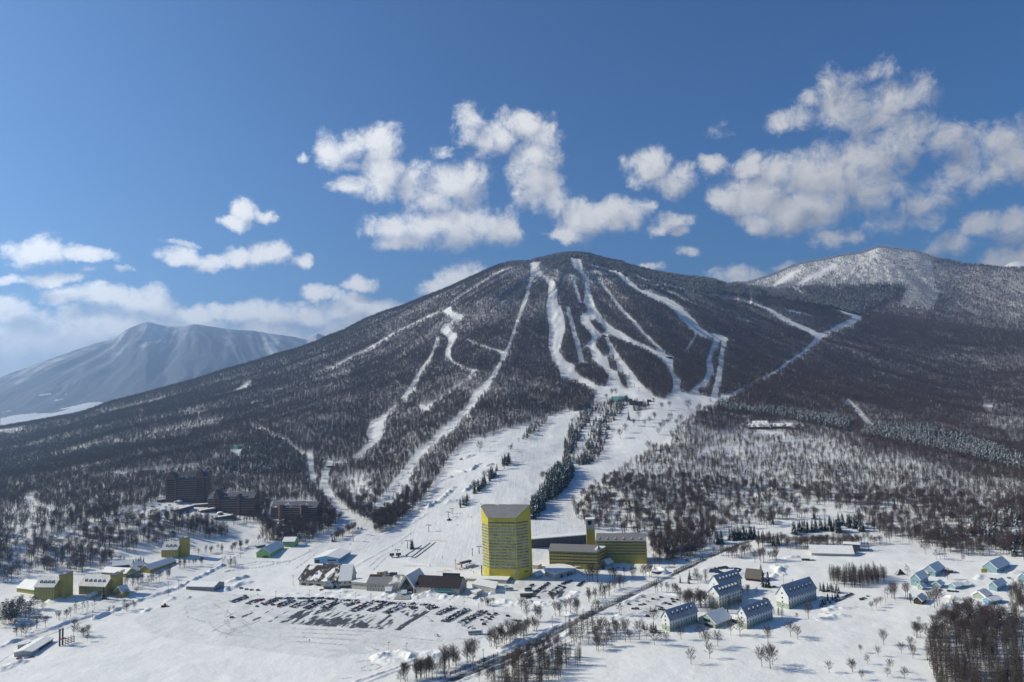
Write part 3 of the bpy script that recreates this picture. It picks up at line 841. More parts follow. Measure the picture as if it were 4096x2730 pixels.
# -- snow banks: low ridges heaped along roads and yards: (zoom, [(x, y)...], width m, height m)
BANKS = [
    ('B', [(455, 868), (560, 858), (655, 866)], 7, 1.6), ('B', [(760, 862), (860, 850), (960, 846)], 7, 1.8), ('B', [(880, 875), (980, 872), (1070, 876)], 7, 2.0), ('B', [(1110, 882), (1200, 885), (1300, 896)], 8, 2.2),
    ('B', [(600, 800), (700, 800), (780, 805)], 6, 1.8), ('B', [(800, 830), (950, 835), (1130, 832)], 6, 1.6),
    ('B', [(1300, 860), (1340, 850), (1370, 870)], 10, 3.0), ('B', [(1545, 880), (1620, 870), (1760, 870)], 13, 5.5), ('B', [(1760, 890), (1850, 880), (1930, 885)], 9, 3.2), ('B', [(1510, 915), (1640, 910), (1700, 915)], 5, 1.2),
    ('B', [(1820, 935), (1900, 938)], 4, 1.0), ('B', [(1230, 1370), (1330, 1335), (1420, 1330), (1500, 1350), (1480, 1390), (1330, 1400), (1240, 1385)], 12, 3.0), ('B', [(1590, 1350), (1680, 1330), (1780, 1350), (1650, 1380)], 11, 2.8),
    ('B', [(1040, 1568), (1300, 1480), (1520, 1385)], 4, 1.4), ('B', [(1140, 1568), (1380, 1480), (1560, 1400)], 4, 1.2), ('B', [(1170, 1300), (1210, 1310)], 5, 1.5),
    ('B', [(0, 830), (60, 800), (130, 770)], 8, 2.4), ('B', [(30, 760), (170, 720)], 7, 1.8), ('B', [(0, 680), (120, 640), (300, 610), (420, 620)], 5, 1.2),
    ('A', [(1130, 1020), (1190, 1000), (1260, 1000)], 9, 3.0), ('A', [(980, 1090), (1000, 1075)], 7, 2.2), ('A', [(1530, 940), (1600, 910), (1680, 895)], 9, 2.6), ('A', [(1550, 880), (1660, 855)], 7, 2.0),
    ('A', [(380, 1010), (420, 990)], 18, 5.0), ('A', [(220, 1015), (260, 1020)], 12, 3.0), ('A', [(980, 1135), (1030, 1130)], 5, 1.2),
    ('A', [(640, 1140), (850, 1050), (1080, 970), (1180, 940), (1340, 860), (1500, 780)], 7, 3.0), ('A', [(0, 1330), (250, 1240), (450, 1170), (620, 1120)], 7, 2.6),
    ('A', [(1560, 730), (1640, 690), (1700, 620)], 4, 1.2), ('A', [(20, 1480), (80, 1450), (130, 1440)], 12, 3.0), ('A', [(1060, 440), (1120, 410), (1180, 425)], 16, 4.5), ('A', [(860, 430), (1000, 395)], 8, 2.0),
    ('C', [(330, 860), (390, 830), (440, 800)], 8, 2.6), ('C', [(820, 940), (880, 930), (960, 900), (1000, 860)], 10, 2.6), ('C', [(990, 840), (1060, 860), (1130, 850)], 7, 2.0), ('C', [(430, 920), (520, 940), (650, 930), (760, 940)], 16, 3.2),
    ('C', [(1360, 1030), (1450, 1020), (1550, 1005)], 8, 2.0), ('C', [(1400, 930), (1480, 900), (1540, 870)], 7, 1.8), ('C', [(1640, 845), (1750, 855), (1860, 875)], 6, 1.6), ('C', [(1180, 870), (1320, 840), (1430, 810)], 7, 1.6), ('C', [(1450, 760), (1560, 730), (1660, 735)], 7, 1.8),
    ('C', [(1640, 690), (1680, 670), (1710, 690)], 14, 8.0), ('C', [(400, 1310), (540, 1240), (700, 1180), (860, 1110)], 5, 2.4), ('C', [(1240, 650), (1330, 610), (1450, 605)], 9, 2.0), ('C', [(900, 1000), (1040, 1050)], 9, 1.5),
    ('D', [(440, 660), (540, 640), (700, 655)], 8, 2.0), ('D', [(720, 700), (800, 690)], 8, 2.4), ('D', [(960, 750), (1020, 690), (1080, 640)], 8, 2.4), ('D', [(1000, 640), (1050, 660), (1060, 700)], 10, 3.0), ('D', [(1100, 570), (1180, 560)], 9, 3.0),
    ('D', [(1420, 985), (1500, 970), (1540, 975)], 9, 2.2), ('D', [(1560, 970), (1640, 965)], 7, 1.6), ('D', [(1430, 1020), (1540, 1035)], 14, 2.4), ('D', [(880, 850), (960, 840)], 7, 1.6),
    ('E', [(1060, 880), (1110, 900), (1080, 920)], 8, 2.4), ('E', [(1190, 770), (1230, 790)], 8, 2.5), ('E', [(1280, 740), (1310, 710)], 7, 2.0), ('E', [(1450, 690), (1560, 690), (1656, 680)], 8, 2.2), ('E', [(720, 850), (860, 850)], 6, 1.4), ('E', [(20, 1060), (180, 1030)], 9, 1.8), ('E', [(1370, 920), (1450, 950)], 9, 2.4),
    ('J', [(1200, 890), (1260, 860), (1340, 790), (1370, 760)], 10, 3.2), ('J', [(1330, 860), (1400, 850)], 10, 3.4), ('J', [(1490, 640), (1540, 600)], 9, 3.2), ('J', [(1450, 560), (1500, 545)], 9, 3.2), ('J', [(1380, 650), (1440, 655)], 8, 2.8), ('J', [(1590, 615), (1630, 605)], 8, 3.0), ('J', [(1450, 780), (1485, 760)], 9, 3.6),
    ('J', [(1300, 700), (1350, 690)], 7, 2.4), ('J', [(1420, 530), (1470, 520)], 7, 2.4), ('J', [(1180, 940), (1060, 1010), (900, 1070)], 9, 1.8), ('J', [(700, 1290), (1080, 1060)], 6, .8), ('J', [(2050, 700), (1970, 780), (1890, 850)], 5, 1.5),
    ('P', [(2100, 2640), (2300, 2560), (2500, 2465)], 4, 1.0), ('C', [(0, 1500), (200, 1420), (400, 1340), (700, 1210), (930, 1090)], 5, 2.6), ('C', [(60, 1568), (300, 1480), (560, 1380), (760, 1290), (960, 1170)], 5, 2.2),
]
for zt, p, w, h in BANKS:
    g = [at(*px(zt, x, y)) for x, y in p]
    q = [(v.x, v.y, w) for v in g]
    xs, ys = [v.x for v in g], [v.y for v in g]
    m = w * 1.5
    rr = np.hypot(xs, ys)
    tt = np.arctan2(xs, ys)
    i0, i1 = np.searchsorted(r_g, rr.min() - m), np.searchsorted(r_g, rr.max() + m)
    j0, j1 = np.searchsorted(th_g, tt.min() - m / rr.min()), np.searchsorted(th_g, tt.max() + m / rr.min())
    X_, Y_ = XG[i0:i1, j0:j1], YG[i0:i1, j0:j1]
    if X_.size == 0:
        continue
    d = path_dist(q, X_, Y_)
    lump = 0.62 + 0.75 * fbm(X_, Y_, 5.5, 3, 77)
    h = h * (1.5 if zt == 'J' and h > 2 else 1)
    Z[i0:i1, j0:j1] += h * np.clip(1 - d * (0.8 + 0.2), 0, 1) ** 0.8 * np.clip(lump, .25, 1.4) * (d < 1)
# ------------------------------------------------------------------ roads, yards, pond as labelled pieces of the ground
def road(tagz, path, val):
    s = ZOOM[tagz][2]
    q = [((px(tagz, x, y)[0] - RX0) * RS, (px(tagz, x, y)[1] - RY0) * RS, w * s * RS) for x, y, w in path]
    m = max(w for _, _, w in q) + 2
    x0, x1 = int(max(0, min(a[0] for a in q) - m)), int(min(RW, max(a[0] for a in q) + m))
    y0, y1 = int(max(0, min(a[1] for a in q) - m)), int(min(RH, max(a[1] for a in q) + m))
    gy, gx = np.mgrid[y0:y1, x0:x1]
    LAB[y0:y1, x0:x1][path_dist(q, gx + .5, gy + .5) < 1] = val


fill_poly(LAB, pts('Q', (-160, 330), (220, 130), (500, 120), (860, 150), (2353, 215)) + pts('T', (700, 240), (1180, 285), (1700, 350), (1990, 400), (1960, 500), (1700, 600), (1480, 700), (1400, 740), (600, 760), (0, 760)) + pts('Q', (1500, 700), (700, 720), (100, 700)), 3)
fill_poly(LAB, pts('C', (450, 800), (560, 760), (740, 750), (900, 740), (1010, 750), (980, 830), (900, 890), (760, 900), (540, 895)), 6)
fill_poly(LAB, pts('C', (1400, 950), (1520, 880), (1640, 850), (1870, 890), (1830, 950), (1690, 1010), (1600, 1060), (1530, 1050), (1380, 1020)), 7)
road('A', [(0, 1345, 26), (250, 1255, 22), (470, 1180, 20), (640, 1120, 18), (860, 1040, 16), (1080, 965, 15), (1190, 930, 14), (1340, 850, 14), (1500, 765, 13), (1620, 720, 14)], 4)
road('K', [(400, 700, 26), (620, 720, 30), (800, 765, 30), (1000, 815, 32), (1180, 870, 34), (1330, 920, 40), (1430, 985, 46), (1440, 1060, 50), (1370, 1150, 44), (1250, 1200, 34)], 4)
road('C', [(-140, 1620, 52), (60, 1540, 50), (330, 1425, 46), (600, 1305, 42), (800, 1200, 40), (960, 1105, 36), (1060, 1060, 32), (1180, 1000, 30), (1330, 930, 28), (1480, 855, 26), (1620, 790, 25), (1730, 735, 24), (1880, 665, 22), (2059, 578, 20)], 2)
road('D', [(380, 605, 20), (480, 560, 20), (640, 492, 17), (760, 445, 13), (830, 425, 10)], 2)
road('D', [(480, 676, 26), (520, 672, 34), (570, 690, 22), (630, 702, 20), (690, 690, 26), (725, 665, 16)], 5)
road('D', [(520, 660, 20), (600, 652, 10), (720, 660, 8)], 5)

LABG = look(LAB, PXG, PYG)
LABG[~FRONT_OK] = 0
rr2 = np.broadcast_to(r_g[:, None], Z.shape)
CARDIR = np.array(at(*px('Q', 1400, 340))[:2]) - np.array(at(*px('Q', 1090, 525))[:2])
CARDIR /= np.hypot(*CARDIR)
AXDIR = np.array([CARDIR[1], -CARDIR[0]])
# bare asphalt that shows between the parked rows, swept in streaks along the rows
dark = np.zeros((RH, RW), np.float32)
fill_poly(dark, pts('Q', (900, 512), (1220, 335), (1420, 330), (1480, 300), (1690, 235), (1765, 245), (1650, 330), (1790, 370), (1870, 390), (2000, 400), (2353, 390)) + pts('T', (300, 440), (130, 640)) + pts('Q', (2190, 585), (1900, 585), (1600, 565), (1300, 545), (1080, 528)), .47)
fill_poly(dark, pts('Q', (1080, 528), (1220, 500), (1500, 440), (1700, 470), (2000, 470), (2190, 585), (1900, 585), (1600, 565), (1300, 545)), .63)
fill_poly(dark, pts('Q', (1000, 450), (1180, 345), (1260, 330), (1180, 430), (1090, 460)), .85)
fill_poly(dark, pts('T', (260, 610), (360, 530), (520, 440), (690, 360), (745, 350), (700, 390), (480, 510), (390, 580), (340, 615)), .80)
fill_poly(dark, pts('T', (330, 360), (480, 335), (700, 345), (560, 430), (440, 430)), .6)
fill_poly(dark, pts('T', (1790, 455), (1990, 475), (1990, 500), (1900, 500)), .8)
fill_poly(dark, pts('T', (1230, 585), (1300, 545), (1330, 545), (1260, 590)), .8)
for a, b, w in (((390, 435), (545, 370), 22), ((540, 480), (650, 435), 22), ((690, 390), (820, 325), 10), ((745, 490), (800, 487), 14), ((830, 450), (880, 435), 18), ((945, 385), (1025, 355), 12), ((180, 440), (320, 370), 5), ((0, 625), (40, 605), 8), ((900, 512), (1040, 470), 26)):
    s_ = np.zeros_like(dark)
    A_, B_ = np.array(px('Q', *a)), np.array(px('Q', *b))
    nrm = np.array([-(B_ - A_)[1], (B_ - A_)[0]]) / np.hypot(*(B_ - A_)) * w * .15
    fill_poly(dark, [tuple(A_ - nrm), tuple(B_ - nrm), tuple(B_ + nrm), tuple(A_ + nrm)], .72)
fill_poly(dark, pts('C', (580, 900), (640, 850), (760, 800), (790, 830), (720, 860), (730, 895)), .55)
fill_poly(dark, pts('C', (780, 850), (930, 830), (900, 880), (830, 905)), .7)
DARKG = look(dark, PXG, PYG)
DARKG[~FRONT_OK | (rr2 > 760)] = 0
ua, va = XG * CARDIR[0] + YG * CARDIR[1], XG * AXDIR[0] + YG * AXDIR[1]
streak = 0.5 + 0.62 * fbm(ua, va * 3.2, 10.0, 5, 41, .62)
asph = np.where(DARKG > 0, smooth(-.06, .05, DARKG * 0.95 - streak), 0.0)
asph[LABG == 2] = np.clip(0.75 + 0.5 * fbm(XG, YG, 6, 3, 13), 0, 1)[LABG == 2]
# wheel ruts and packed snow
pack = np.zeros_like(Z)
pack[(LABG == 3) | (LABG == 6) | (LABG == 7)] = .7
pack[LABG == 4] = .55
pk_ = np.zeros((RH, RW), np.float32)
fill_poly(pk_, pts('A', (900, 1140), (1120, 1040), (1500, 960), (1726, 1000), (1726, 1300), (1500, 1330), (1250, 1300), (1000, 1230)), .5)
fill_poly(pk_, pts('B', (0, 950), (2059, 950), (2059, 1290), (1200, 1330), (830, 1380), (500, 1340), (0, 1270)), .65)
pack = np.maximum(pack, look(pk_, PXG, PYG) * (rr2 < 760))
rut = smooth(.1, .5, fbm(ua, va, 3.2, 3, 53)) * .5 + .5 * smooth(0.1, .6, fbm(va * .2, ua * 1.5, 6, 3, 59))
pack = pack * (0.45 + 0.9 * rut)
trk = np.zeros((RH, RW), np.float32)
for zt, p in (('Q', [(160, 440), (180, 520), (260, 600), (380, 650)]), ('Q', [(195, 440), (215, 520), (290, 590), (400, 630)]), ('Q', [(215, 290), (205, 360), (160, 440)]), ('Q', [(0, 250), (150, 340), (260, 400)]), ('Q', [(330, 460), (440, 540), (500, 590), (470, 600), (380, 650)]), ('Q', [(370, 450), (480, 520), (530, 570), (500, 610)]),
              ('Q', [(0, 560), (80, 620), (180, 655)]), ('Q', [(40, 600), (320, 440)]), ('Q', [(120, 660), (500, 520)]), ('Q', [(200, 660), (640, 480)]), ('Q', [(180, 720), (210, 660), (170, 640)]), ('B', [(1090, 1460), (1150, 1430), (1230, 1425), (1260, 1445), (1200, 1470), (1110, 1475)]), ('B', [(1060, 1405), (1180, 1390)]), ('B', [(920, 1540), (1020, 1530)]),
              ('T', [(600, 480), (650, 430), (700, 420), (740, 470)]), ('T', [(1500, 650), (1700, 560), (1830, 510)]), ('T', [(1420, 720), (1620, 620)]), ('T', [(1100, 720), (1400, 760)]), ('T', [(300, 700), (900, 760)]), ('B', [(620, 1170), (1100, 1190)]), ('B', [(520, 1200), (1060, 1230)]), ('B', [(560, 1240), (1000, 1270)]), ('B', [(640, 1140), (1200, 1160)]),
              ('A', [(1250, 1060), (1270, 1130), (1380, 1160)]), ('A', [(1410, 1160), (1460, 1220), (1560, 1250)]), ('A', [(0, 1430), (120, 1350), (300, 1260), (620, 1140)]), ('B', [(0, 650), (260, 600), (520, 600), (640, 540), (820, 430), (940, 290)]), ('B', [(0, 680), (300, 640), (560, 580), (760, 480), (930, 330)]), ('B', [(560, 660), (700, 560), (900, 380)]), ('B', [(1160, 640), (1250, 560), (1420, 470)]), ('B', [(1200, 660), (1300, 560)])):
    stroke(trk, zt, [(x, y, 5.5 if zt in 'QT' else 4) for x, y in p], 1.0)
pack = np.maximum(pack, look(trk, PXG, PYG) * .85 * (rr2 < 900))

asph = np.maximum(asph, look(trk, PXG, PYG) * .30 * (rr2 < 900) * (LABG != 1))
# ------------------------------------------------------------------ ground materials


def snow_mat(name, kind):
    m = bpy.data.materials.new(name)
    m.use_nodes = True
    q = N(m.node_tree)
    bs = q.n['Principled BSDF']
    g = q.add('ShaderNodeNewGeometry')
    a1 = q.add('ShaderNodeAttribute', attribute_name='asphalt')
    a2 = q.add('ShaderNodeAttribute', attribute_name='packed')
    pos = g.outputs['Position']
    n1 = q.noise(pos, 0.045, 6.0, 0.6)
    n2 = q.noise(pos, 0.6, 5.0, 0.65)
    base = q.mix(q.ramp(n1.outputs[0], .3, .7), (0.755, 0.755, 0.735), (0.82, 0.82, 0.79))
    pk2_ = q.mix(q.ramp(n2.outputs[0], .3, .75), (0.44, 0.44, 0.445), (0.62, 0.62, 0.61))
    base = q.mix(a2.outputs['Fac'], base, pk2_)
    asp = q.mix(n2.outputs[0], (0.035, 0.04, 0.05), (0.085, 0.09, 0.10))
    base = q.mix(a1.outputs['Fac'], base, asp)
    hgt = q.math('MULTIPLY_ADD', n2.outputs[0], .7, q.math('MULTIPLY', n1.outputs[0], 5.0))
    if kind == 'slope':
        mp = q.add('ShaderNodeMapping')
        mp.inputs['Rotation'].default_value = (0, 0, R_(-28))
        mp.inputs['Scale'].default_value = (0.55, 0.018, 0.03)
        q.l.new(pos, mp.inputs[0])
        n3 = q.noise(mp.outputs[0], 1.0, 5.0, 0.7, .8)
        hgt = q.math('MULTIPLY_ADD', n3.outputs[0], 1.1, hgt)
        base = q.mix(q.math('MULTIPLY', q.ramp(n3.outputs[0], .35, .62), .75), base, (0.62, 0.63, 0.64))
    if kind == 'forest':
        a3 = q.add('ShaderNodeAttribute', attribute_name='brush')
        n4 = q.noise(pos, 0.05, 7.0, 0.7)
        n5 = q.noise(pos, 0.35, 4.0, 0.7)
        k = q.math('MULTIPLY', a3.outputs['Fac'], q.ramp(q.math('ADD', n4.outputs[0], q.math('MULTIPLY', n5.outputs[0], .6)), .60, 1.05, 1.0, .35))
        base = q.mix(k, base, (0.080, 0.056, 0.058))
    q.l.new(base, bs.inputs['Base Color'])
    bs.inputs['Roughness'].default_value = 0.65
    bs.inputs['Specular IOR Level'].default_value = 0.3
    b = q.add('ShaderNodeBump')
    b.inputs['Strength'].default_value = 0.55
    b.inputs['Distance'].default_value = 0.5
    q.l.new(hgt, b.inputs['Height'])
    q.l.new(b.outputs[0], bs.inputs['Normal'])
    return m


M_SNOW = snow_mat('snow_ground', 'field')
M_SLOPE = snow_mat('groomed_snow', 'slope')
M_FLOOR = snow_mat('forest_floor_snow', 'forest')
M_POND = mat('pond_water', (0.018, 0.026, 0.032), rough=0.12, var=.3, scale=.05)

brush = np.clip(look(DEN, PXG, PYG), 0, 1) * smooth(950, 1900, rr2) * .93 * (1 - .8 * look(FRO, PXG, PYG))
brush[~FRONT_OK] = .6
# ------------------------------------------------------------------ terrain mesh, cut into its labelled pieces
POS = np.stack([XG, YG, Z], -1).reshape(-1, 3)
du = np.empty((NR, NT, 3))
dv = np.empty((NR, NT, 3))
P3 = POS.reshape(NR, NT, 3)
du[:, 1:-1] = P3[:, 2:] - P3[:, :-2]
du[:, 0], du[:, -1] = P3[:, 1] - P3[:, 0], P3[:, -1] - P3[:, -2]
dv[1:-1] = P3[2:] - P3[:-2]
dv[0], dv[-1] = P3[1] - P3[0], P3[-1] - P3[-2]
NRM = np.cross(du, dv)
NRM /= np.linalg.norm(NRM, axis=-1, keepdims=True)
NRM = NRM.reshape(-1, 3)
ii, jj = np.mgrid[0:NR - 1, 0:NT - 1]
q0 = (ii * NT + jj).ravel()
QUADS = np.stack([q0, q0 + 1, q0 + NT + 1, q0 + NT], 1)
FL = LABG[:-1, :-1].ravel().copy()
rq = np.broadcast_to(r_g[:-1, None], (NR - 1, NT - 1)).ravel()
DENG = look(DEN, PXG, PYG)
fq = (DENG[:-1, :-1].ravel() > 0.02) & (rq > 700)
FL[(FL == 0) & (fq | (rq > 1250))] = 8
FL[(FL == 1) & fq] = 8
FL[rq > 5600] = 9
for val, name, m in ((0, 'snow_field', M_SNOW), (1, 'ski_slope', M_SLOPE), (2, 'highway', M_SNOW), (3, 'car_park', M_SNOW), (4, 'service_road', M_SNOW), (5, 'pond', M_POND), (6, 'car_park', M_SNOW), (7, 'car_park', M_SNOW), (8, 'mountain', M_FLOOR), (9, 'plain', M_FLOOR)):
    f = QUADS[FL == val]
    if not len(f):
        continue
    used, inv = np.unique(f.ravel(), return_inverse=True)
    me = bpy.data.meshes.new(name)
    me.vertices.add(len(used))
    me.vertices.foreach_set('co', POS[used].astype(np.float32).ravel())
    me.loops.add(f.size)
    me.loops.foreach_set('vertex_index', inv.astype(np.int32))
    me.polygons.add(len(f))
    me.polygons.foreach_set('loop_start', (np.arange(len(f)) * 4).astype(np.int32))
    me.polygons.foreach_set('use_smooth', np.ones(len(f), bool))
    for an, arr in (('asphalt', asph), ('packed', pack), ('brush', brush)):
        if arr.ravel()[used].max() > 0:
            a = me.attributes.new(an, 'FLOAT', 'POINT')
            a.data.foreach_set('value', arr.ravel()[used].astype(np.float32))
    me.update()
    me.normals_split_custom_set_from_vertices(NRM[used].astype(np.float32))
    me.materials.append(m)
    tag(link(name, me), kind='structure')

# ------------------------------------------------------------------ the far volcano and the far white peak
def far_mesh(name, silpl, r0, r1, base, th0, th1, nth, nr, material, rough_amp, seed, power, lin, back=1.25):
    sth, ste = sil(silpl, 0)
    th = np.linspace(th0, th1, nth)
    top = r1 * np.interp(th, sth, ste)
    t = np.linspace(0, 1, nr)[:, None]
    g = lin * t + (1 - lin) * t ** power
    z = base + (top[None] - base) * g
    r = r0 + (r1 - r0) * t + 0 * th[None]
    x, y = r * np.sin(th), r * np.cos(th)
    c = th[int(nth * .45)]
    ang = np.arctan2(x - r1 * math.sin(c), r1 * 1.1 - y)
    rid = fbm(ang * 3000 + 260 * fbm(x, y, 900, 3, seed + 5), r * .16, 300, 5, seed) * rough_amp * smooth(.35, .8, t) * (1 - smooth(.93, 1.0, t) * .8)
    z = z + rid
    # the far side falls away
    tb = np.linspace(0, 1, 8)[1:, None]
    xb, yb = (r1 * (1 + (back - 1) * tb)) * np.sin(th), (r1 * (1 + (back - 1) * tb)) * np.cos(th)
    zb = top[None] + (base - top[None]) * tb
    x, y, z = np.vstack([x, xb]), np.vstack([y, yb]), np.vstack([z, zb])
    n = nr + 7
    v = np.stack([x, y, z], -1).reshape(-1, 3)
    i, j = np.mgrid[0:n - 1, 0:nth - 1]
    a = (i * nth + j).ravel()
    f = np.stack([a, a + 1, a + nth + 1, a + nth], 1)
    me = bpy.data.meshes.new(name)
    me.vertices.add(len(v))
    me.vertices.foreach_set('co', v.astype(np.float32).ravel())
    me.loops.add(f.size)
    me.loops.foreach_set('vertex_index', f.astype(np.int32).ravel())
    me.polygons.add(len(f))
    me.polygons.foreach_set('loop_start', (np.arange(len(f)) * 4).astype(np.int32))
    me.polygons.foreach_set('use_smooth', np.ones(len(f), bool))
    me.update()
    me.materials.append(material)
    o = tag(link(name, me), kind='structure')
    return o, me, v, np.vstack([t + 0 * th[None], 1 + 0 * (tb + th[None])]), ang


def far_mat(name):
    m = bpy.data.materials.new(name)
    m.use_nodes = True
    q = N(m.node_tree)
    bs = q.n['Principled BSDF']
    a = q.add('ShaderNodeAttribute', attribute_name='snowy')
    g = q.add('ShaderNodeNewGeometry')
    n = q.noise(g.outputs['Position'], 0.006, 9.0, .72)
    k = q.math('MULTIPLY_ADD', n.outputs[0], .5, q.math('SUBTRACT', a.outputs['Fac'], .25))
    q.l.new(q.mix(q.ramp(k, .3, .62), (0.055, 0.075, 0.11), (0.78, 0.79, 0.80)), bs.inputs['Base Color'])
    bs.inputs['Roughness'].default_value = 0.9
    return m


SILV = [(-500, 1710)] + pts('F', (-300, 960), (0, 855), (150, 800), (330, 735), (500, 680), (650, 630), (750, 598), (830, 545), (900, 508), (985, 480), (1080, 497), (1150, 510), (1270, 503), (1330, 503), (1400, 515), (1500, 528), (1600, 537), (1700, 545), (1850, 570), (1960, 585), (2060, 598), (2090, 575), (2128, 556), (2190, 578), (2300, 640)) + [(1700, 1420), (2100, 1560)]
M_FAR = far_mat('far_mountain_surface')
o, me, v, t_, ang = far_mesh('distant_volcano', SILV, 5900.0, 10500.0, -256.0, R_(-48), R_(-3), 520, 130, M_FAR, 120, 61, 2.3, .07)
fx, fy = project(v)
fl = np.zeros((RH, RW), np.float32)
for w_, p in ((1, [(0, 1135), (110, 1110), (230, 1100), (340, 1100), (420, 1085), (470, 1070), (400, 1072), (480, 1055), (560, 1035), (660, 1022), (720, 1030), (700, 1050), (600, 1065), (480, 1100), (300, 1130), (160, 1155), (0, 1180)]),
              (.9, [(245, 975), (320, 965), (345, 970), (280, 982)]), (.7, [(360, 968), (400, 964), (395, 970)]), (.7, [(420, 970), (460, 964), (440, 974)]), (.5, [(350, 1010), (430, 1000), (440, 1008), (370, 1020)]), (.6, [(110, 1062), (170, 1060), (165, 1066)]), (.5, [(0, 1085), (80, 1078), (80, 1085), (10, 1092)]), (.4, [(210, 1052), (300, 1048), (300, 1056)])):
    fill_poly(fl, pts('F', *p), w_)
fieldv = look(fl, fx, fy)
tt_ = t_.ravel()
rid = fbm(ang * 3600 + .3 * fbm(v[:len(ang.ravel()), 0], v[:len(ang.ravel()), 1], 700, 3, 75).reshape(ang.shape) * 700, v[:len(ang.ravel()), 2].reshape(ang.shape) * .5, 300, 5, 71).ravel()
sn = np.zeros(len(v))
sn[:len(rid)] = smooth(.62, 1.0, tt_[:len(rid)]) * .5 + .40 * rid * smooth(.5, .9, tt_[:len(rid)])
sn = np.where(fieldv > 0, fieldv * .95, np.clip(sn, 0, 1) * .85 + .0)
sn[len(rid):] = .8
a_ = me.attributes.new('snowy', 'FLOAT', 'POINT')
a_.data.foreach_set('value', sn.astype(np.float32))
SILP = [(3900, 1110)] + pts('I', (1950, 310), (2010, 271), (2050, 248), (2090, 237), (2139, 240)) + [(4250, 1062), (4500, 1100)]
o, me, v, t_, ang = far_mesh('distant_peak', SILP, 6600.0, 9000.0, 200.0, R_(26), R_(44), 60, 30, M_FAR, 20, 67, 1.2, .5)
a_ = me.attributes.new('snowy', 'FLOAT', 'POINT')
a_.data.foreach_set('value', np.full(len(v), .95, np.float32))

# ------------------------------------------------------------------ air
hz = MB()
hz.box(-12400, -400, -258, 12400, 16000, 1260)
hm = bpy.data.materials.new('haze_air')
hm.use_nodes = True
q = N(hm.node_tree)
q.n.clear()
pv = q.add('ShaderNodeVolumePrincipled')
pv.inputs['Color'].default_value = (0.41, 0.62, 1.0, 1)
pv.inputs['Density'].default_value = HAZE_DENSITY
pv.inputs['Anisotropy'].default_value = 0.5
ho = q.add('ShaderNodeOutputMaterial')
q.l.new(pv.outputs[0], ho.inputs['Volume'])
tag(hz.build('haze', hm), kind='stuff')
# ------------------------------------------------------------------ trees: shapes
M_BARK = mat('bare_bark', (0.088, 0.063, 0.060), rough=.95, var=.35, scale=.2)
M_BARK2 = mat('grey_bark', (0.12, 0.098, 0.085), rough=.95, var=.3, scale=.2)
M_LARCH = mat('larch_bark', (0.075, 0.058, 0.048), rough=.95, var=.3, scale=.2)
M_FROST = mat('frosted_twigs', (0.42, 0.43, 0.47), rough=.95, var=.25, scale=.2)
M_NEEDLE = mat('conifer_needles', (0.022, 0.038, 0.03), rough=.9, var=.4, scale=.3)
M_BOUGH = mat('snowy_bough', (0.72, 0.74, 0.78), rough=.8, var=.08, scale=.3)


def spike(mb, a, d, length, w, m=0):
    """one thin twig: a long triangle"""
    d = d.normalized()
    s = d.cross(Vector((random.uniform(-1, 1), random.uniform(-1, 1), random.uniform(-1, 1)))).normalized() * (w * .5)
    mb.poly([a - s, a + s, a + d * length], m)


def bare_tree(seed, h, spread, detail, mats, vase=.35):
    """leafless broadleaf: trunk and crown meshes"""
    random.seed(seed)
    tr, cr = MB(), MB()
    fork = h * random.uniform(.22, .34)
    top = Vector((random.uniform(-.4, .4), random.uniform(-.4, .4), h * .8))
    tr.tube((0, 0, -.6), (0, 0, fork), h * .019, h * .014, 5 if detail else 3, cap=False)
    tr.tube((0, 0, fork), top, h * .014, h * .003, 4 if detail else 3, cap=False)
    nb = 17 if detail else 9
    for i in range(nb):
        t = i / (nb - 1)
        base = Vector((0, 0, fork)).lerp(top, t * .85)
        az = i * 2.4 + random.uniform(-.4, .4)
        up = vase + .55 * t + random.uniform(-.1, .2)
        d = Vector((math.cos(az), math.sin(az), 0)) * (1 - .35 * t) + Vector((0, 0, up + .25))
        d.normalize()
        L = spread * (1.05 - .55 * abs(t - .35)) * random.uniform(.8, 1.15)
        tip = base + d * L + Vector((0, 0, .12 * L))
        if detail:
            tr.tube(base, base.lerp(tip, .75), h * .0075, h * .003, 3, cap=False)
        else:
            spike(tr, base, tip - base, L, h * .034)
        nt = 14 if detail else 5
        for k in range(nt):
            u = .25 + .75 * (k + random.random()) / nt
            p = base.lerp(tip, u)
            e = (d + Vector((random.uniform(-1, 1), random.uniform(-1, 1), random.uniform(-.2, 1)))).normalized()
            l2 = L * random.uniform(.28, .5) * (1.15 - .5 * u)
            if detail:
                spike(cr, p, e, l2, h * (.009 if h < 12 else .0055))
                for _ in range(4):
                    p2 = p + e * (l2 * random.uniform(.3, .9))
                    e2 = (e + Vector((random.uniform(-1, 1), random.uniform(-1, 1), random.uniform(-.4, .9)))).normalized()
                    spike(cr, p2, e2, l2 * random.uniform(.45, .85), h * (.0075 if h < 12 else .0045))
            else:
                spike(cr, p, e, l2 * 1.2, h * .032)
    return tr, cr


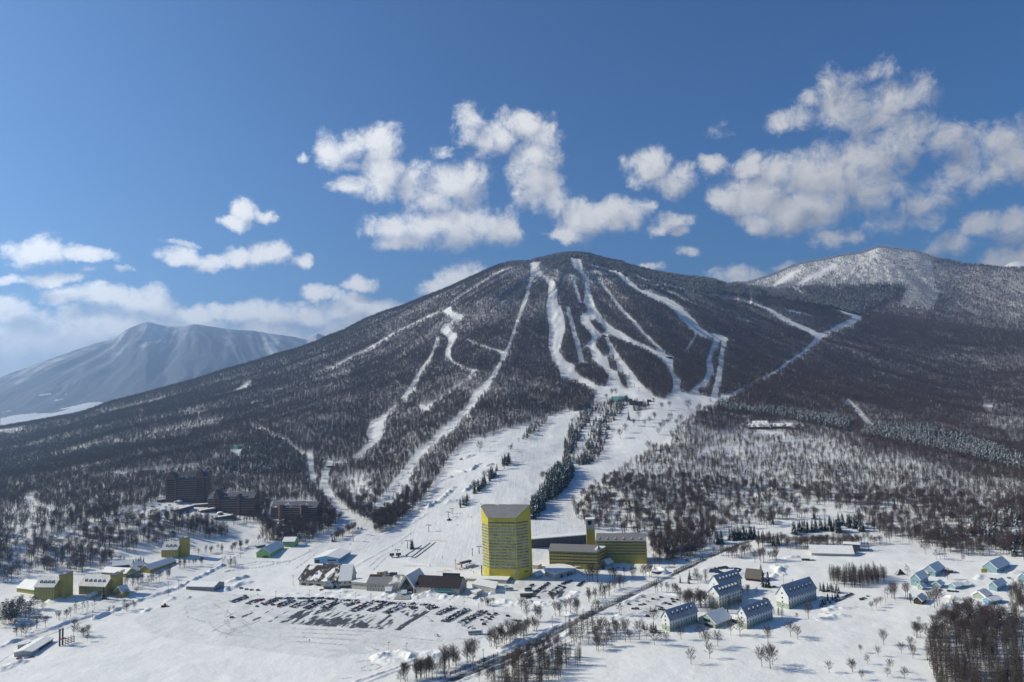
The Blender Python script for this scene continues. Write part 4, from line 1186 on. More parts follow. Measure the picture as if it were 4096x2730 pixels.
def larch_tree(seed, h, mats, detail=True):
    random.seed(seed)
    tr, cr = MB(), MB()
    tr.tube((0, 0, -.6), (random.uniform(-.2, .2), random.uniform(-.2, .2), h), h * .013, h * .002, 5, cap=False)
    n = 60 if detail else 20
    for i in range(n):
        t = .22 + .76 * i / n
        L = h * .22 * (1 - t) ** .7 * random.uniform(.6, 1.15) * (1 if t > .35 else random.uniform(.3, .9)) + .3
        az = i * 2.4 + random.uniform(-.5, .5)
        d = Vector((math.cos(az), math.sin(az), random.uniform(-.05, .35)))
        p = Vector((0, 0, h * t))
        spike(cr, p, d, L, h * (.012 if detail else .016))
        for _ in range(6 if detail else 2):
            u = random.uniform(.3, .95)
            e = d + Vector((random.uniform(-1, 1), random.uniform(-1, 1), random.uniform(-.5, .4)))
            spike(cr, p + d * (L * u), e, L * random.uniform(.25, .5) + .15, h * (.011 if detail else .014))
    return tr, cr


def conifer_tree(seed, h, snowy, w=.24, tiers=9, gap=False):
    """spruce: tiers of drooping boughs, upper faces carrying snow"""
    random.seed(seed)
    tr, cr = MB(), MB()
    tr.tube((0, 0, -.6), (0, 0, h * .97), h * .014, h * .003, 4, cap=False)
    for i in range(tiers):
        t = (i + .2) / tiers
        z = h * (.10 + .88 * t)
        R = h * w * (1 - t) ** .85 * random.uniform(.9, 1.1) + .25
        n = max(5, int(11 * (1 - t * .5)))
        off = random.random() * 6
        for k in range(n):
            if gap and random.random() < .18:
                continue
            az = off + 2 * math.pi * k / n + random.uniform(-.2, .2)
            r = R * random.uniform(.72, 1.18)
            hw = 3.1 / n * random.uniform(.8, 1.2)
            a = Vector((0, 0, z + h * .075))
            dr = random.uniform(.25, .5) * r
            p = Vector((math.cos(az) * r, math.sin(az) * r, z - dr))
            l = Vector((math.cos(az - hw) * r * .62, math.sin(az - hw) * r * .62, z - dr * .4))
            g = Vector((math.cos(az + hw) * r * .62, math.sin(az + hw) * r * .62, z - dr * .4))
            sn = random.random() < snowy
            cr.poly([a, l, p], 0)
            cr.poly([a, p, g], 1 if sn else 0)
            if random.random() < snowy * .6:
                up = Vector((0, 0, .10))
                cr.poly([a.lerp(p, .35) + up, l.lerp(p, .45) + up, p + up * .5, g.lerp(p, .45) + up], 1)
            cr.poly([l, Vector((0, 0, z - h * .02)), g], 0)
    return tr, cr


def pine_tree(seed, h):
    """open-crowned pine: bare lower trunk, flat dark clumps with gaps"""
    random.seed(seed)
    tr, cr = MB(), MB()
    tr.tube((0, 0, -.6), (.2, .1, h * .95), h * .016, h * .004, 4, cap=False)
    for i in range(26):
        t = .35 + .65 * i / 26
        az = i * 2.4 + random.random()
        R = h * .25 * (1.15 - t) * random.uniform(.5, 1.2) + .4
        c = Vector((math.cos(az) * R, math.sin(az) * R, h * t + random.uniform(-.3, .3)))
        s = h * .085 * random.uniform(.7, 1.3)
        for _ in range(6):
            d = Vector((random.uniform(-1, 1), random.uniform(-1, 1), random.uniform(-.35, .45))) * s
            e = Vector((random.uniform(-1, 1), random.uniform(-1, 1), random.uniform(-.2, .3))) * s * .8
            cr.poly([c + d, c + e, c - d * .5 + Vector((0, 0, .1))], 1 if random.random() < .14 else 0)
        spike(cr, Vector((.1, .05, h * (t - .04))), c - Vector((0, 0, h * (t - .04))), R, h * .012, 0)
    return tr, cr


KINDS = {}


def reg(kind, trunk_mats, crown_mats, shapes):
    """meshes for one kind of tree: (trunk, crown) pairs and the two joined for the woods"""
    near, joint = [], []
    for tr, cr in shapes:
        a = tr.mesh(kind + '_trunk', trunk_mats)
        b = cr.mesh(kind + '_crown', crown_mats)
        near.append((a, b))
        j = MB()
        nm = len(trunk_mats)
        j.v = tr.v + cr.v
        j.f = tr.f + [tuple(k + len(tr.v) for k in f) for f in cr.f]
        j.m = tr.m + [k + nm for k in cr.m]
        joint.append(j.mesh(kind + '_wood', trunk_mats + crown_mats))
    KINDS[kind] = (near, joint)


reg('bare_tree', [M_BARK2], [M_BARK], [bare_tree(100 + i, 10 if i < 3 else 13, 4.3 + .3 * i if i < 3 else 4.3, True, None, vase=.15 + .2 * i if i < 3 else .6) for i in range(7)])
reg('bare_far', [M_BARK2], [M_BARK], [bare_tree(200 + i, 11, 3.9, False, None, vase=.3 + .15 * (i % 3)) for i in range(5)])
reg('frosted', [M_BARK2], [M_FROST], [bare_tree(300 + i, 9, 4.2, False, None) for i in range(3)])
reg('larch_tree', [M_LARCH], [M_LARCH], [larch_tree(400 + i, 15, None) for i in range(5)])
reg('conifer_tree', [M_LARCH], [M_NEEDLE, M_BOUGH], [conifer_tree(500 + i, 11, .22) for i in range(4)])
reg('pine_tree', [M_LARCH], [M_NEEDLE, M_BOUGH], [pine_tree(520 + i, 11) for i in range(4)])
reg('snowy_conifer', [M_LARCH], [M_NEEDLE, M_BOUGH], [conifer_tree(600 + i, 11, .34, tiers=7) for i in range(3)])

# ------------------------------------------------------------------ trees: where they stand
HOR = np.maximum.accumulate(Z / r_g[:, None], axis=0)


def seen(th, r, h=12.0):
    j = np.clip(np.searchsorted(th_g, th), 0, NT - 1)
    i = np.clip(np.searchsorted(r_g, r) - 2, 0, NR - 1)
    return (height(th, r) + h) / r > HOR[i, j] - 0.0005


def candidates(r0, r1, th0, th1, per_m2):
    n = int(.5 * (th1 - th0) * (r1 * r1 - r0 * r0) * per_m2)
    r = np.sqrt(rng.uniform(r0 * r0, r1 * r1, n))
    th = rng.uniform(th0, th1, n)
    return th, r


TREES = {k: [] for k in ('bare_tree', 'bare_far', 'frosted', 'larch_tree', 'conifer_tree', 'pine_tree', 'snowy_conifer')}


def put_trees(kind, th, r, scale, lone=False):
    TREES[kind].append(np.stack([r * np.sin(th), r * np.cos(th), height(th, r), scale, np.full(th.shape, 1.0 if lone else 0.0)], 1))


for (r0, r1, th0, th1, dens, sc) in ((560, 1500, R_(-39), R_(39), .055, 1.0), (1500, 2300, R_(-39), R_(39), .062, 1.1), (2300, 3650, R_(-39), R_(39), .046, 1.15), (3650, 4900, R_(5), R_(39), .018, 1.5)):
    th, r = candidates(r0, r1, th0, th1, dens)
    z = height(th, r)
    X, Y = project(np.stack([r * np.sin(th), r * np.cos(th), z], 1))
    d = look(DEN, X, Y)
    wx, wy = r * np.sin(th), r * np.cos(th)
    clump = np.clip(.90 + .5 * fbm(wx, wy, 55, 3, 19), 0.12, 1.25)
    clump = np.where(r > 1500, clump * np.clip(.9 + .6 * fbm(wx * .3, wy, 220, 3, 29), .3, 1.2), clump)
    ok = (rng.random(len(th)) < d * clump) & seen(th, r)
    th, r, X, Y = th[ok], r[ok], X[ok], Y[ok]
    c, f = look(CON, X, Y), look(FRO, X, Y)
    u = rng.random(len(th))
    cl = np.clip(.5 + 1.1 * fbm(r * np.sin(th), r * np.cos(th), 40, 2, 37), 0, 1)
    isc = u < np.where(c > .5, c, c * 2.2 * cl)
    isf = (~isc) & (rng.random(len(th)) < f)
    s = sc * rng.uniform(.72, 1.22, len(th)) * (1.0 + .25 * (c > .55))
    snowy = isc & ((r > 1900) | (Y < 1950) & (X > 2700) | (Y > 2040) & (X > 3800))
    pine = isc & ~snowy & (X < 2000) & (c < .3)
    put_trees('snowy_conifer', th[snowy], r[snowy], s[snowy])
    put_trees('pine_tree', th[pine], r[pine], s[pine] * 1.05)
    put_trees('conifer_tree', th[isc & ~snowy & ~pine], r[isc & ~snowy & ~pine], s[isc & ~snowy & ~pine])
    put_trees('frosted', th[isf], r[isf], s[isf])
    b = ~isc & ~isf
    nb = b & (r < 1050)
    put_trees('bare_tree', th[nb], r[nb], s[nb])
    fb = b & ~nb
    put_trees('bare_far', th[fb], r[fb], s[fb])


def grove(kind, zt, poly, n, smin, smax, jitter=True):
    """n trees with their feet inside a patch of ground outlined on the photograph"""
    q = np.array(pts(zt, *poly))
    m = np.zeros((RH, RW), np.int8)
    fill_poly(m, [tuple(a) for a in q], 1)
    yy, xx = np.nonzero(m)
    if not len(yy):
        return
    wgt = (1.0 / np.maximum(yy / RS + RY0 - 1560, 40)) ** 3      # even over the ground, not over the picture
    k = rng.choice(len(yy), n, p=wgt / wgt.sum())
    X, Y = (xx[k] + rng.random(n)) / RS + RX0, (yy[k] + rng.random(n)) / RS + RY0
    P = np.array([at(a, b) for a, b in zip(X, Y)])
    put_trees(kind, np.arctan2(P[:, 0], P[:, 1]), np.hypot(P[:, 0], P[:, 1]), rng.uniform(smin, smax, n))


def row(kind, zt, a, b, n, smin, smax, jit=3.0):
    A, B = at(*px(zt, *a)), at(*px(zt, *b))
    P = np.array([A.lerp(B, (i + rng.uniform(.2, .8)) / n) for i in range(n)])[:, :2] + rng.uniform(-jit, jit, (n, 2))
    put_trees(kind, np.arctan2(P[:, 0], P[:, 1]), np.hypot(P[:, 0], P[:, 1]), rng.uniform(smin, smax, n))


# the dense planted wood at the lower right corner, and the larch groves
grove('larch_tree', 'E', [(890, 1300), (1100, 1200), (1656, 1180), (1656, 1560), (1656, 1800), (1000, 1800), (950, 1568), (880, 1400)], 420, .72, 1.02)
grove('bare_tree', 'E', [(880, 1180), (1000, 1080), (1130, 1010), (1240, 990), (1500, 1020), (1656, 960), (1656, 1180), (1100, 1210), (900, 1300)], 130, .7, 1.05)
grove('pine_tree', 'E', [(890, 1260), (960, 1130), (1100, 1080), (1300, 1050), (1656, 1060), (1656, 1250), (1200, 1230)], 60, .7, 1.0)
grove('larch_tree', 'E', [(1530, 880), (1656, 830), (1656, 985), (1540, 950)], 34, .7, .9)
grove('larch_tree', 'E', [(45, 745), (120, 715), (300, 705), (500, 710), (560, 735), (480, 780), (380, 812), (200, 808), (110, 790)], 165, .62, .88)
grove('larch_tree', 'C', [(330, 1568), (480, 1480), (700, 1400), (900, 1360), (1060, 1340), (1110, 1400), (1000, 1470), (850, 1568), (700, 1660), (300, 1700)], 150, .55, .95)
grove('bare_tree', 'C', [(200, 1568), (560, 1360), (860, 1240), (900, 1300), (700, 1390), (450, 1500), (330, 1600)], 46, .5, .8)
grove('larch_tree', 'C', [(930, 1150), (1180, 1120), (1200, 1230), (1060, 1300), (960, 1250)], 22, .8, 1.15)
grove('bare_tree', 'C', [(1150, 1150), (1420, 1130), (1480, 1220), (1350, 1270), (1180, 1330), (1120, 1380)], 26, .7, .95)
# the tall dark hedges of spruce beside the lower pistes
grove('conifer_tree', 'J', [(1985, 845), (1975, 800), (2030, 740), (2120, 650), (2150, 660), (2165, 680), (2120, 760), (2050, 830), (2010, 860)], 95, 1.5, 2.0)
grove('conifer_tree', 'J', [(1885, 960), (1885, 910), (1940, 860), (1975, 870), (1985, 900), (1930, 950), (1895, 985)], 45, 1.4, 1.9)
grove('conifer_tree', 'J', [(2000, 690), (2080, 610), (2095, 640), (2010, 720), (1975, 720)], 22, .8, 1.2)
grove('bare_tree', 'J', [(1700, 620), (1740, 590), (1745, 610), (1700, 640)], 8, .9, 1.2)
grove('conifer_tree', 'J', [(1630, 680), (1665, 660), (1600, 735), (1500, 815), (1495, 805), (1580, 730)], 26, .55, .95)
grove('pine_tree', 'J', [(1850, 440), (1900, 380), (2005, 310), (2010, 325), (1900, 410), (1860, 450)], 34, .8, 1.2)
grove('conifer_tree', 'J', [(2120, 560), (2150, 400), (2180, 400), (2200, 440), (2150, 600), (2110, 640)], 34, .9, 1.4)
# rows along the roads
for kind, zt, a, b, n, s0, s1, j in (
    ('bare_tree', 'T', (350, 1311), (930, 1220), 16, .75, 1.05, 4), ('bare_tree', 'T', (400, 1250), (1080, 1110), 16, .7, 1.1, 5), ('bare_tree', 'T', (950, 1120), (1370, 1010), 12, .85, 1.3, 6), ('bare_tree', 'T', (1540, 860), (1960, 720), 18, .75, 1.2, 5), ('bare_tree', 'T', (1700, 760), (2170, 600), 16, .75, 1.1, 5),
    ('bare_tree', 'C', (640, 1090), (720, 1060), 5, .8, 1.1, 3), ('bare_tree', 'C', (830, 1050), (1030, 1000), 9, .8, 1.0, 5), ('bare_tree', 'C', (1100, 930), (1250, 880), 10, .7, .9, 6), ('bare_tree', 'C', (1250, 860), (1400, 800), 9, .7, .95, 8), ('bare_tree', 'C', (1090, 750), (1200, 770), 6, 1.0, 1.3, 4),
    ('bare_tree', 'C', (1290, 740), (1500, 740), 9, .7, .9, 8), ('bare_tree', 'C', (1540, 720), (1600, 720), 4, 1.0, 1.2, 4), ('bare_tree', 'C', (230, 930), (370, 960), 9, .45, .7, 5), ('bare_tree', 'C', (1620, 840), (1860, 850), 7, .55, .8, 5),
    ('bare_tree', 'C', (1880, 980), (2040, 960), 9, .9, 1.15, 7), ('bare_tree', 'C', (1660, 640), (1780, 640), 4, .8, 1.0, 5), ('bare_tree', 'D', (270, 950), (440, 960), 14, .9, 1.15, 6), ('larch_tree', 'D', (470, 1000), (560, 1010), 10, .6, .75, 5), ('larch_tree', 'D', (610, 980), (740, 920), 14, .55, .7, 4),
    ('bare_tree', 'D', (540, 560), (760, 560), 12, .7, 1.0, 6), ('bare_tree', 'D', (660, 560), (800, 520), 9, .8, 1.1, 6), ('bare_tree', 'D', (820, 600), (1080, 600), 9, .9, 1.15, 8), ('bare_tree', 'D', (820, 470), (1300, 480), 40, .7, 1.1, 9), ('bare_tree', 'D', (1100, 470), (1656, 470), 40, .75, 1.05, 8),
    ('bare_tree', 'D', (150, 840), (240, 860), 5, .5, .7, 4), ('bare_tree', 'D', (370, 760), (450, 770), 6, .6, .9, 5), ('larch_tree', 'D', (970, 1020), (1090, 1040), 10, .42, .55, 4), ('bare_tree', 'D', (760, 860), (840, 880), 6, .6, .8, 6),
    ('bare_tree', 'E', (0, 470), (560, 450), 30, .7, 1.0, 8), ('bare_tree', 'E', (560, 900), (690, 890), 7, .85, 1.1, 5), ('bare_tree', 'E', (890, 490), (1240, 550), 14, .6, 1.0, 8), ('bare_tree', 'E', (900, 960), (980, 950), 4, 1.1, 1.3, 4), ('bare_tree', 'E', (800, 1180), (880, 1220), 6, .7, .9, 6),
    ('bare_tree', 'A', (700, 1010), (900, 970), 10, .55, .85, 8), ('bare_tree', 'A', (860, 920), (960, 900), 9, .6, .9, 7), ('bare_tree', 'A', (1060, 880), (1190, 860), 8, .55, .85, 7), ('bare_tree', 'A', (1190, 800), (1360, 770), 12, .5, .8, 7), ('bare_tree', 'A', (770, 770), (860, 760), 5, .5, .65, 4), ('bare_tree', 'A', (1360, 700), (1550, 680), 9, .6, .8, 8),
    ('bare_tree', 'A', (1570, 690), (1650, 640), 8, .5, .75, 7), ('bare_tree', 'A', (510, 1250), (600, 1280), 8, .5, .75, 6), ('bare_tree', 'A', (340, 1150), (480, 1130), 6, .5, .7, 5), ('bare_tree', 'A', (60, 1280), (280, 1200), 6, .55, .8, 7), ('bare_tree', 'A', (760, 1100), (950, 1060), 7, .5, .75, 7),
    ('pine_tree', 'A', (260, 1090), (300, 1080), 2, .8, .95, 2), ('pine_tree', 'A', (470, 1110), (620, 1080), 5, .7, .95, 4), ('pine_tree', 'A', (960, 930), (1060, 900), 6, .8, 1.05, 4), ('pine_tree', 'A', (0, 1190), (150, 1130), 36, .9, 1.25, 9), ('pine_tree', 'A', (0, 1120), (190, 1080), 34, .9, 1.2, 8), ('pine_tree', 'A', (1490, 780), (1590, 770), 6, .6, .8, 4), ('pine_tree', 'A', (1290, 700), (1440, 700), 3, .5, .7, 2),
    ('conifer_tree', 'A', (690, 1010), (700, 1000), 1, 1.0, 1.1, 1), ('conifer_tree', 'A', (890, 765), (970, 765), 9, .5, .75, 2), ('bare_tree', 'B', (300, 440), (620, 440), 24, .6, .85, 6), ('pine_tree', 'B', (290, 430), (470, 410), 9, .7, .9, 6), ('bare_tree', 'B', (870, 430), (1050, 330), 34, .6, .9, 5), ('conifer_tree', 'B', (868, 440), (880, 435), 2, .7, .8, 1),
    ('bare_tree', 'B', (1200, 360), (1360, 310), 30, .65, .95, 6), ('bare_tree', 'B', (60, 490), (180, 470), 6, .6, .8, 5), ('pine_tree', 'B', (20, 640), (90, 640), 5, .7, .9, 3), ('conifer_tree', 'B', (1490, 500), (1515, 490), 3, .95, 1.1, 1), ('bare_tree', 'B', (40, 270), (280, 290), 12, .6, .8, 7), ('pine_tree', 'B', (260, 270), (350, 290), 5, .6, .8, 4),
    ('conifer_tree', 'D', (640, 425), (830, 410), 26, 1.0, 1.35, 4), ('conifer_tree', 'D', (525, 455), (580, 445), 7, 1.1, 1.35, 4), ('conifer_tree', 'D', (840, 400), (940, 450), 6, .9, 1.2, 5), ('conifer_tree', 'D', (990, 470), (1025, 465), 2, 1.1, 1.3, 2), ('conifer_tree', 'D', (1130, 375), (1370, 345), 16, 1.0, 1.5, 5), ('conifer_tree', 'D', (1420, 330), (1530, 360), 8, 1.0, 1.4, 5), ('conifer_tree', 'D', (1545, 310), (1656, 330), 10, 1.0, 1.4, 5),
    ('pine_tree', 'D', (230, 560), (330, 540), 9, 1.0, 1.3, 5), ('conifer_tree', 'D', (140, 590), (170, 560), 3, 1.1, 1.4, 2), ('conifer_tree', 'D', (915, 805), (960, 800), 3, 1.1, 1.35, 1.5), ('conifer_tree', 'D', (880, 690), (885, 690), 1, .8, .9, 1), ('conifer_tree', 'D', (1345, 830), (1540, 850), 10, .5, .8, 2), ('conifer_tree', 'D', (1370, 960), (1510, 880), 8, .5, .75, 2), ('conifer_tree', 'D', (200, 765), (330, 775), 2, .6, .8, 1),
    ('pine_tree', 'C', (1140, 1015), (1210, 1010), 4, .9, 1.0, 2), ('pine_tree', 'C', (1350, 1030), (1380, 1020), 2, 1.1, 1.2, 1), ('conifer_tree', 'C', (1930, 740), (1935, 740), 1, .8, .9, 1), ('pine_tree', 'C', (1740, 530), (1900, 560), 9, 1.1, 1.4, 6), ('conifer_tree', 'C', (1570, 1150), (1660, 1160), 5, .5, .7, 3),
    ('conifer_tree', 'E', (60, 345), (180, 360), 8, 1.0, 1.4, 4), ('conifer_tree', 'E', (195, 300), (330, 330), 10, 1.0, 1.4, 5), ('conifer_tree', 'E', (320, 355), (380, 350), 4, .9, 1.2, 4), ('pine_tree', 'E', (940, 580), (1010, 585), 3, .7, .9, 2), ('pine_tree', 'E', (390, 510), (420, 515), 3, .6, .8, 2), ('pine_tree', 'E', (650, 690), (750, 720), 4, .9, 1.2, 3), ('snowy_conifer', 'E', (880, 420), (1040, 430), 8, .8, 1.2, 6), ('snowy_conifer', 'E', (1340, 450), (1656, 470), 16, .9, 1.3, 8), ('pine_tree', 'E', (720, 930), (830, 935), 7, .5, .7, 3),
):
    row(kind, zt, a, b, n, s0, s1, j)

# single trees out on the snow: (kind, zoom, x, y of the foot, height in zoom pixels)
LONE = [('bare_tree', 'D', 35, 1268, 110), ('bare_tree', 'D', 130, 1272, 90), ('bare_tree', 'D', 250, 1225, 85), ('bare_tree', 'D', 400, 1212, 90), ('bare_tree', 'D', 330, 1422, 110), ('bare_tree', 'D', 455, 1300, 120), ('bare_tree', 'D', 480, 1376, 105), ('bare_tree', 'D', 545, 1283, 105),
        ('bare_tree', 'D', 650, 1190, 80), ('bare_tree', 'D', 725, 1200, 130), ('bare_tree', 'D', 950, 1245, 100), ('bare_tree', 'D', 1130, 1203, 100), ('bare_tree', 'D', 1188, 1225, 85), ('bare_tree', 'D', 900, 1445, 130), ('bare_tree', 'D', 968, 1460, 165), ('bare_tree', 'D', 985, 1425, 120), ('bare_tree', 'D', 1275, 1060, 100), ('bare_tree', 'D', 1185, 1060, 40),
        ('bare_tree', 'D', 1440, 1492, 80), ('bare_tree', 'D', 1625, 1485, 80), ('bare_tree', 'E', 530, 1268, 90), ('bare_tree', 'E', 345, 1332, 50), ('bare_tree', 'E', 485, 1362, 65), ('bare_tree', 'E', 400, 1422, 60), ('bare_tree', 'E', 355, 1550, 60), ('bare_tree', 'E', 280, 1488, 80), ('bare_tree', 'E', 580, 1480, 75), ('bare_tree', 'E', 560, 1526, 60), ('bare_tree', 'E', 700, 1540, 75),
        ('bare_tree', 'E', 672, 1338, 65), ('bare_tree', 'E', 750, 1300, 75), ('bare_tree', 'E', 765, 1380, 85), ('bare_tree', 'E', 812, 1098, 45), ('bare_tree', 'E', 1043, 745, 65), ('bare_tree', 'E', 435, 990, 55), ('bare_tree', 'E', 470, 970, 60), ('bare_tree', 'E', 505, 945, 50), ('bare_tree', 'E', 1170, 595, 40), ('bare_tree', 'E', 862, 540, 80),
        ('bare_tree', 'C', 575, 990, 90), ('bare_tree', 'C', 610, 990, 75), ('bare_tree', 'C', 1230, 1145, 90), ('bare_tree', 'C', 1690, 1228, 60), ('bare_tree', 'C', 1525, 1225, 130), ('bare_tree', 'C', 1640, 1110, 120), ('bare_tree', 'C', 1580, 1225, 95), ('bare_tree', 'C', 1450, 1250, 85), ('bare_tree', 'C', 820, 900, 50),
        ('bare_tree', 'H', 935, 1230, 60), ('bare_tree', 'H', 1040, 1230, 45), ('bare_tree', 'H', 1145, 1245, 58), ('bare_tree', 'H', 1215, 1255, 55), ('bare_tree', 'H', 1085, 1307, 55), ('bare_tree', 'H', 1105, 1285, 50), ('bare_tree', 'H', 975, 1275, 42), ('bare_tree', 'H', 900, 1270, 40), ('bare_tree', 'H', 843, 1318, 60), ('bare_tree', 'H', 808, 1355, 60), ('bare_tree', 'H', 1068, 1330, 45), ('bare_tree', 'H', 1270, 1160, 62), ('bare_tree', 'H', 1140, 1148, 40), ('bare_tree', 'H', 1005, 1250, 40), ('bare_tree', 'H', 1190, 1272, 45), ('bare_tree', 'H', 1345, 1172, 45), ('bare_tree', 'H', 1330, 1180, 40), ('bare_tree', 'H', 1003, 1435, 55),
        ('bare_tree', 'H', 637, 1085, 60), ('bare_tree', 'H', 715, 1095, 38), ('bare_tree', 'H', 755, 1070, 45), ('bare_tree', 'H', 780, 1065, 45), ('conifer_tree', 'H', 865, 1230, 55), ('pine_tree', 'H', 820, 1220, 45), ('bare_tree', 'H', 1090, 1160, 40), ('bare_tree', 'H', 1130, 1265, 40), ('bare_tree', 'H', 1035, 1115, 30),
        ('bare_tree', 'J', 1545, 520, 70), ('bare_tree', 'J', 1580, 450, 50), ('bare_tree', 'J', 1640, 420, 30), ('bare_tree', 'J', 1755, 515, 40), ('bare_tree', 'A', 245, 1205, 75), ('bare_tree', 'A', 305, 1195, 50), ('bare_tree', 'A', 175, 1265, 60), ('bare_tree', 'A', 505, 1225, 60)]
CLUST = {('D', True): 'open snowfield below the white lodges', ('E', True): 'snowy meadow beside the dark larch wood', ('C', True): 'snow bank beside the road', ('H', True): 'wide piste below the teal station', ('J', True): 'terrain park slope', ('A', True): 'snow below the yellow lodges'}
# ------------------------------------------------------------------ builders: buildings
FOOT, FOOTQ = [], []
M_RSNOW = mat('roof_snow', (0.78, 0.78, 0.755), rough=.7, var=.05, scale=.25, bump=.25)
M_WHITE = mat('white_wall', (0.66, 0.67, 0.66), var=.07, scale=.3)
M_GREENW = mat('sage_wall', (0.30, 0.36, 0.28), var=.1, scale=.3)
M_GLASS = mat('dark_glass', (0.02, 0.028, 0.038), rough=.12, var=.5, scale=.4)
M_TGLASS = mat('pale_glass', (0.07, 0.095, 0.11), rough=.18, var=.5, scale=.22, col2=(0.24, 0.30, 0.32))
M_FRAME = mat('pale_frame', (0.55, 0.56, 0.56), var=.05)
M_YEL = mat('yellow_render', (0.48, 0.40, 0.04), rough=.75, var=.10, scale=.15)
M_YEL2 = mat('ochre_render', (0.325, 0.275, 0.05), rough=.8, var=.12, scale=.2)
M_GREYW = mat('grey_render', (0.36, 0.36, 0.34), var=.1, scale=.2)
M_ZINC = mat('zinc_roof', (0.20, 0.195, 0.19), rough=.6, var=.10, scale=.12)
M_BRICK = mat('brown_brick', (0.17, 0.088, 0.072), rough=.85, var=.18, scale=.5)
M_BRICKB = mat('balcony_band', (0.20, 0.155, 0.145), rough=.85, var=.2, scale=.5)
M_SLATE = mat('slate_roof', (0.10, 0.095, 0.10), rough=.6, var=.2, scale=.4)
M_BEIGE = mat('beige_wall', (0.43, 0.395, 0.34), var=.08, scale=.25)
M_TEAL = mat('teal_wall', (0.09, 0.30, 0.27), var=.12, scale=.3)
M_BLUE = mat('sky_blue_wall', (0.16, 0.33, 0.52), var=.08, scale=.25)
M_CYAN = mat('pale_blue_wall', (0.20, 0.32, 0.365), var=.1, scale=.3)
M_LIME = mat('leaf_green_wall', (0.22, 0.42, 0.15), var=.1, scale=.3)
M_SLATEW = mat('dark_panel', (0.05, 0.058, 0.075), rough=.7, var=.15, scale=.2)
M_DKWOOD = mat('dark_wood', (0.06, 0.045, 0.036), rough=.85, var=.25, scale=.8)
M_STEEL = mat('grey_steel', (0.16, 0.17, 0.18), rough=.5, var=.15, scale=.6, metal=.4)
M_CONC = mat('concrete', (0.34, 0.34, 0.33), var=.1, scale=.4)
M_RED = mat('red_paint', (0.35, 0.03, 0.03), rough=.4, var=.1)
M_ORANGE = mat('orange_net', (0.62, 0.20, 0.08), rough=.6, var=.1)
M_BRNROOF = snow_patch_mat('brown_roof_patchy', (0.030, 0.021, 0.022), .45, .11, stretch=(1, .8, .8))
M_BRNROOF2 = snow_patch_mat('brown_roof_bare', (0.030, 0.021, 0.022), .27, .09, stretch=(1.6, .6, .6))
M_PATCH = snow_patch_mat('zinc_roof_snow_edge', (0.20, 0.195, 0.19), .36, .07)
M_GROOF = mat('lodge_roof_grey_snow', (0.52, 0.52, 0.50), rough=.7, var=.15, scale=.12)
M_LROOF = mat('lodge_roof_shade_blue', (0.29, 0.32, 0.37), rough=.7, var=.12, scale=.15)  # snowy roofs tinted blue-grey: their shade is put into the colour
M_SLATEP = snow_patch_mat('slate_roof_snow', (0.09, 0.088, 0.10), .36, .16)


class Site:
    """local frame on the ground: origin at pixel b, x towards pixel c, y to its left (away from the camera)"""
    def __init__(self, zt, b, c, name, label, cat, group=None, length=None, sink=1.2, w=10):
        B, C = at(*px(zt, *b)), at(*px(zt, *c))
        d = (C - B).to_2d()
        self.L = d.length if length is None else length
        self.rz = math.atan2(d.y, d.x)
        d.normalize()
        self.n = Vector((-d.y, d.x))
        zs = [gz(*(B.to_2d() + d * (self.L * u) + self.n * (w * v))) for u in (0, .5, 1) for v in (0, .5)]
        self.z = min(B.z, sum(zs) / len(zs))
        self.root = empty(name, (B.x, B.y, self.z), self.rz, label, cat, group)
        self.B, self.d = B, d
        self.ppm = FPX / max(1.0, (B.y * FW[1] + B.z * FW[2]))
        FOOTQ.append(((B.x, B.y), (d.x, d.y), (self.n.x, self.n.y), self.L, w, 2.0))

    def loc(self, zt, p):
        """local (x, y) of a ground pixel"""
        g = at(*px(zt, *p)).to_2d() - self.B.to_2d()
        return g.dot(self.d), g.dot(self.n)


_win = {}


def win_mesh(w, h, gm=None, fm=None):
    k = (round(w, 2), round(h, 2), gm.name if gm else '')
    if k not in _win:
        m = MB()
        m.box(-w / 2 - .08, -.09, -h / 2 - .08, w / 2 + .08, 0, h / 2 + .08, 0)
        m.box(-w / 2, -.11, -h / 2, -w * .03, -.02, h / 2, 1)
        m.box(w * .03, -.11, -h / 2, w / 2, -.02, h / 2, 1)
        _win[k] = m.mesh('window', [fm or M_FRAME, gm or M_GLASS])
    return _win[k]


def windows(root, face, L, W, rows, cols, w, h, m0=1.2, skip=None, off=0.03, gm=None, fm=None, u0=0.0, u1=None):
    """a grid of window parts on a face of a box: 'f' front (y=0), 'r' right (x=L), 'l' left (x=0)"""
    me = win_mesh(w, h, gm, fm)
    span = (L if face == 'f' else W) if u1 is None else u1
    for zc in rows:
        for i in range(cols):
            if skip and random.random() < skip:
                continue
            u = u0 + m0 + (span - u0 - 2 * m0) * (i / (cols - 1) if cols > 1 else .5)
            o = link('window', me, root)
            if face == 'f':
                o.location = (u, -off, zc)
            elif face == 'r':
                o.location = (L + off, u, zc)
                o.rotation_euler = (0, 0, math.pi / 2)
            else:
                o.location = (-off, u, zc)
                o.rotation_euler = (0, 0, -math.pi / 2)


def gable_body(m, L, W, he, hr, mi=0, z0=-1.5):
    """walls of a house whose ridge runs along x"""
    vs = [(0, 0, z0), (L, 0, z0), (L, W, z0), (0, W, z0), (0, 0, he), (L, 0, he), (L, W, he), (0, W, he), (0, W / 2, hr), (L, W / 2, hr)]
    m.mesh_part(vs, [(0, 1, 5, 4), (1, 2, 6, 9, 5), (2, 3, 7, 6), (3, 0, 4, 8, 7)], mi)


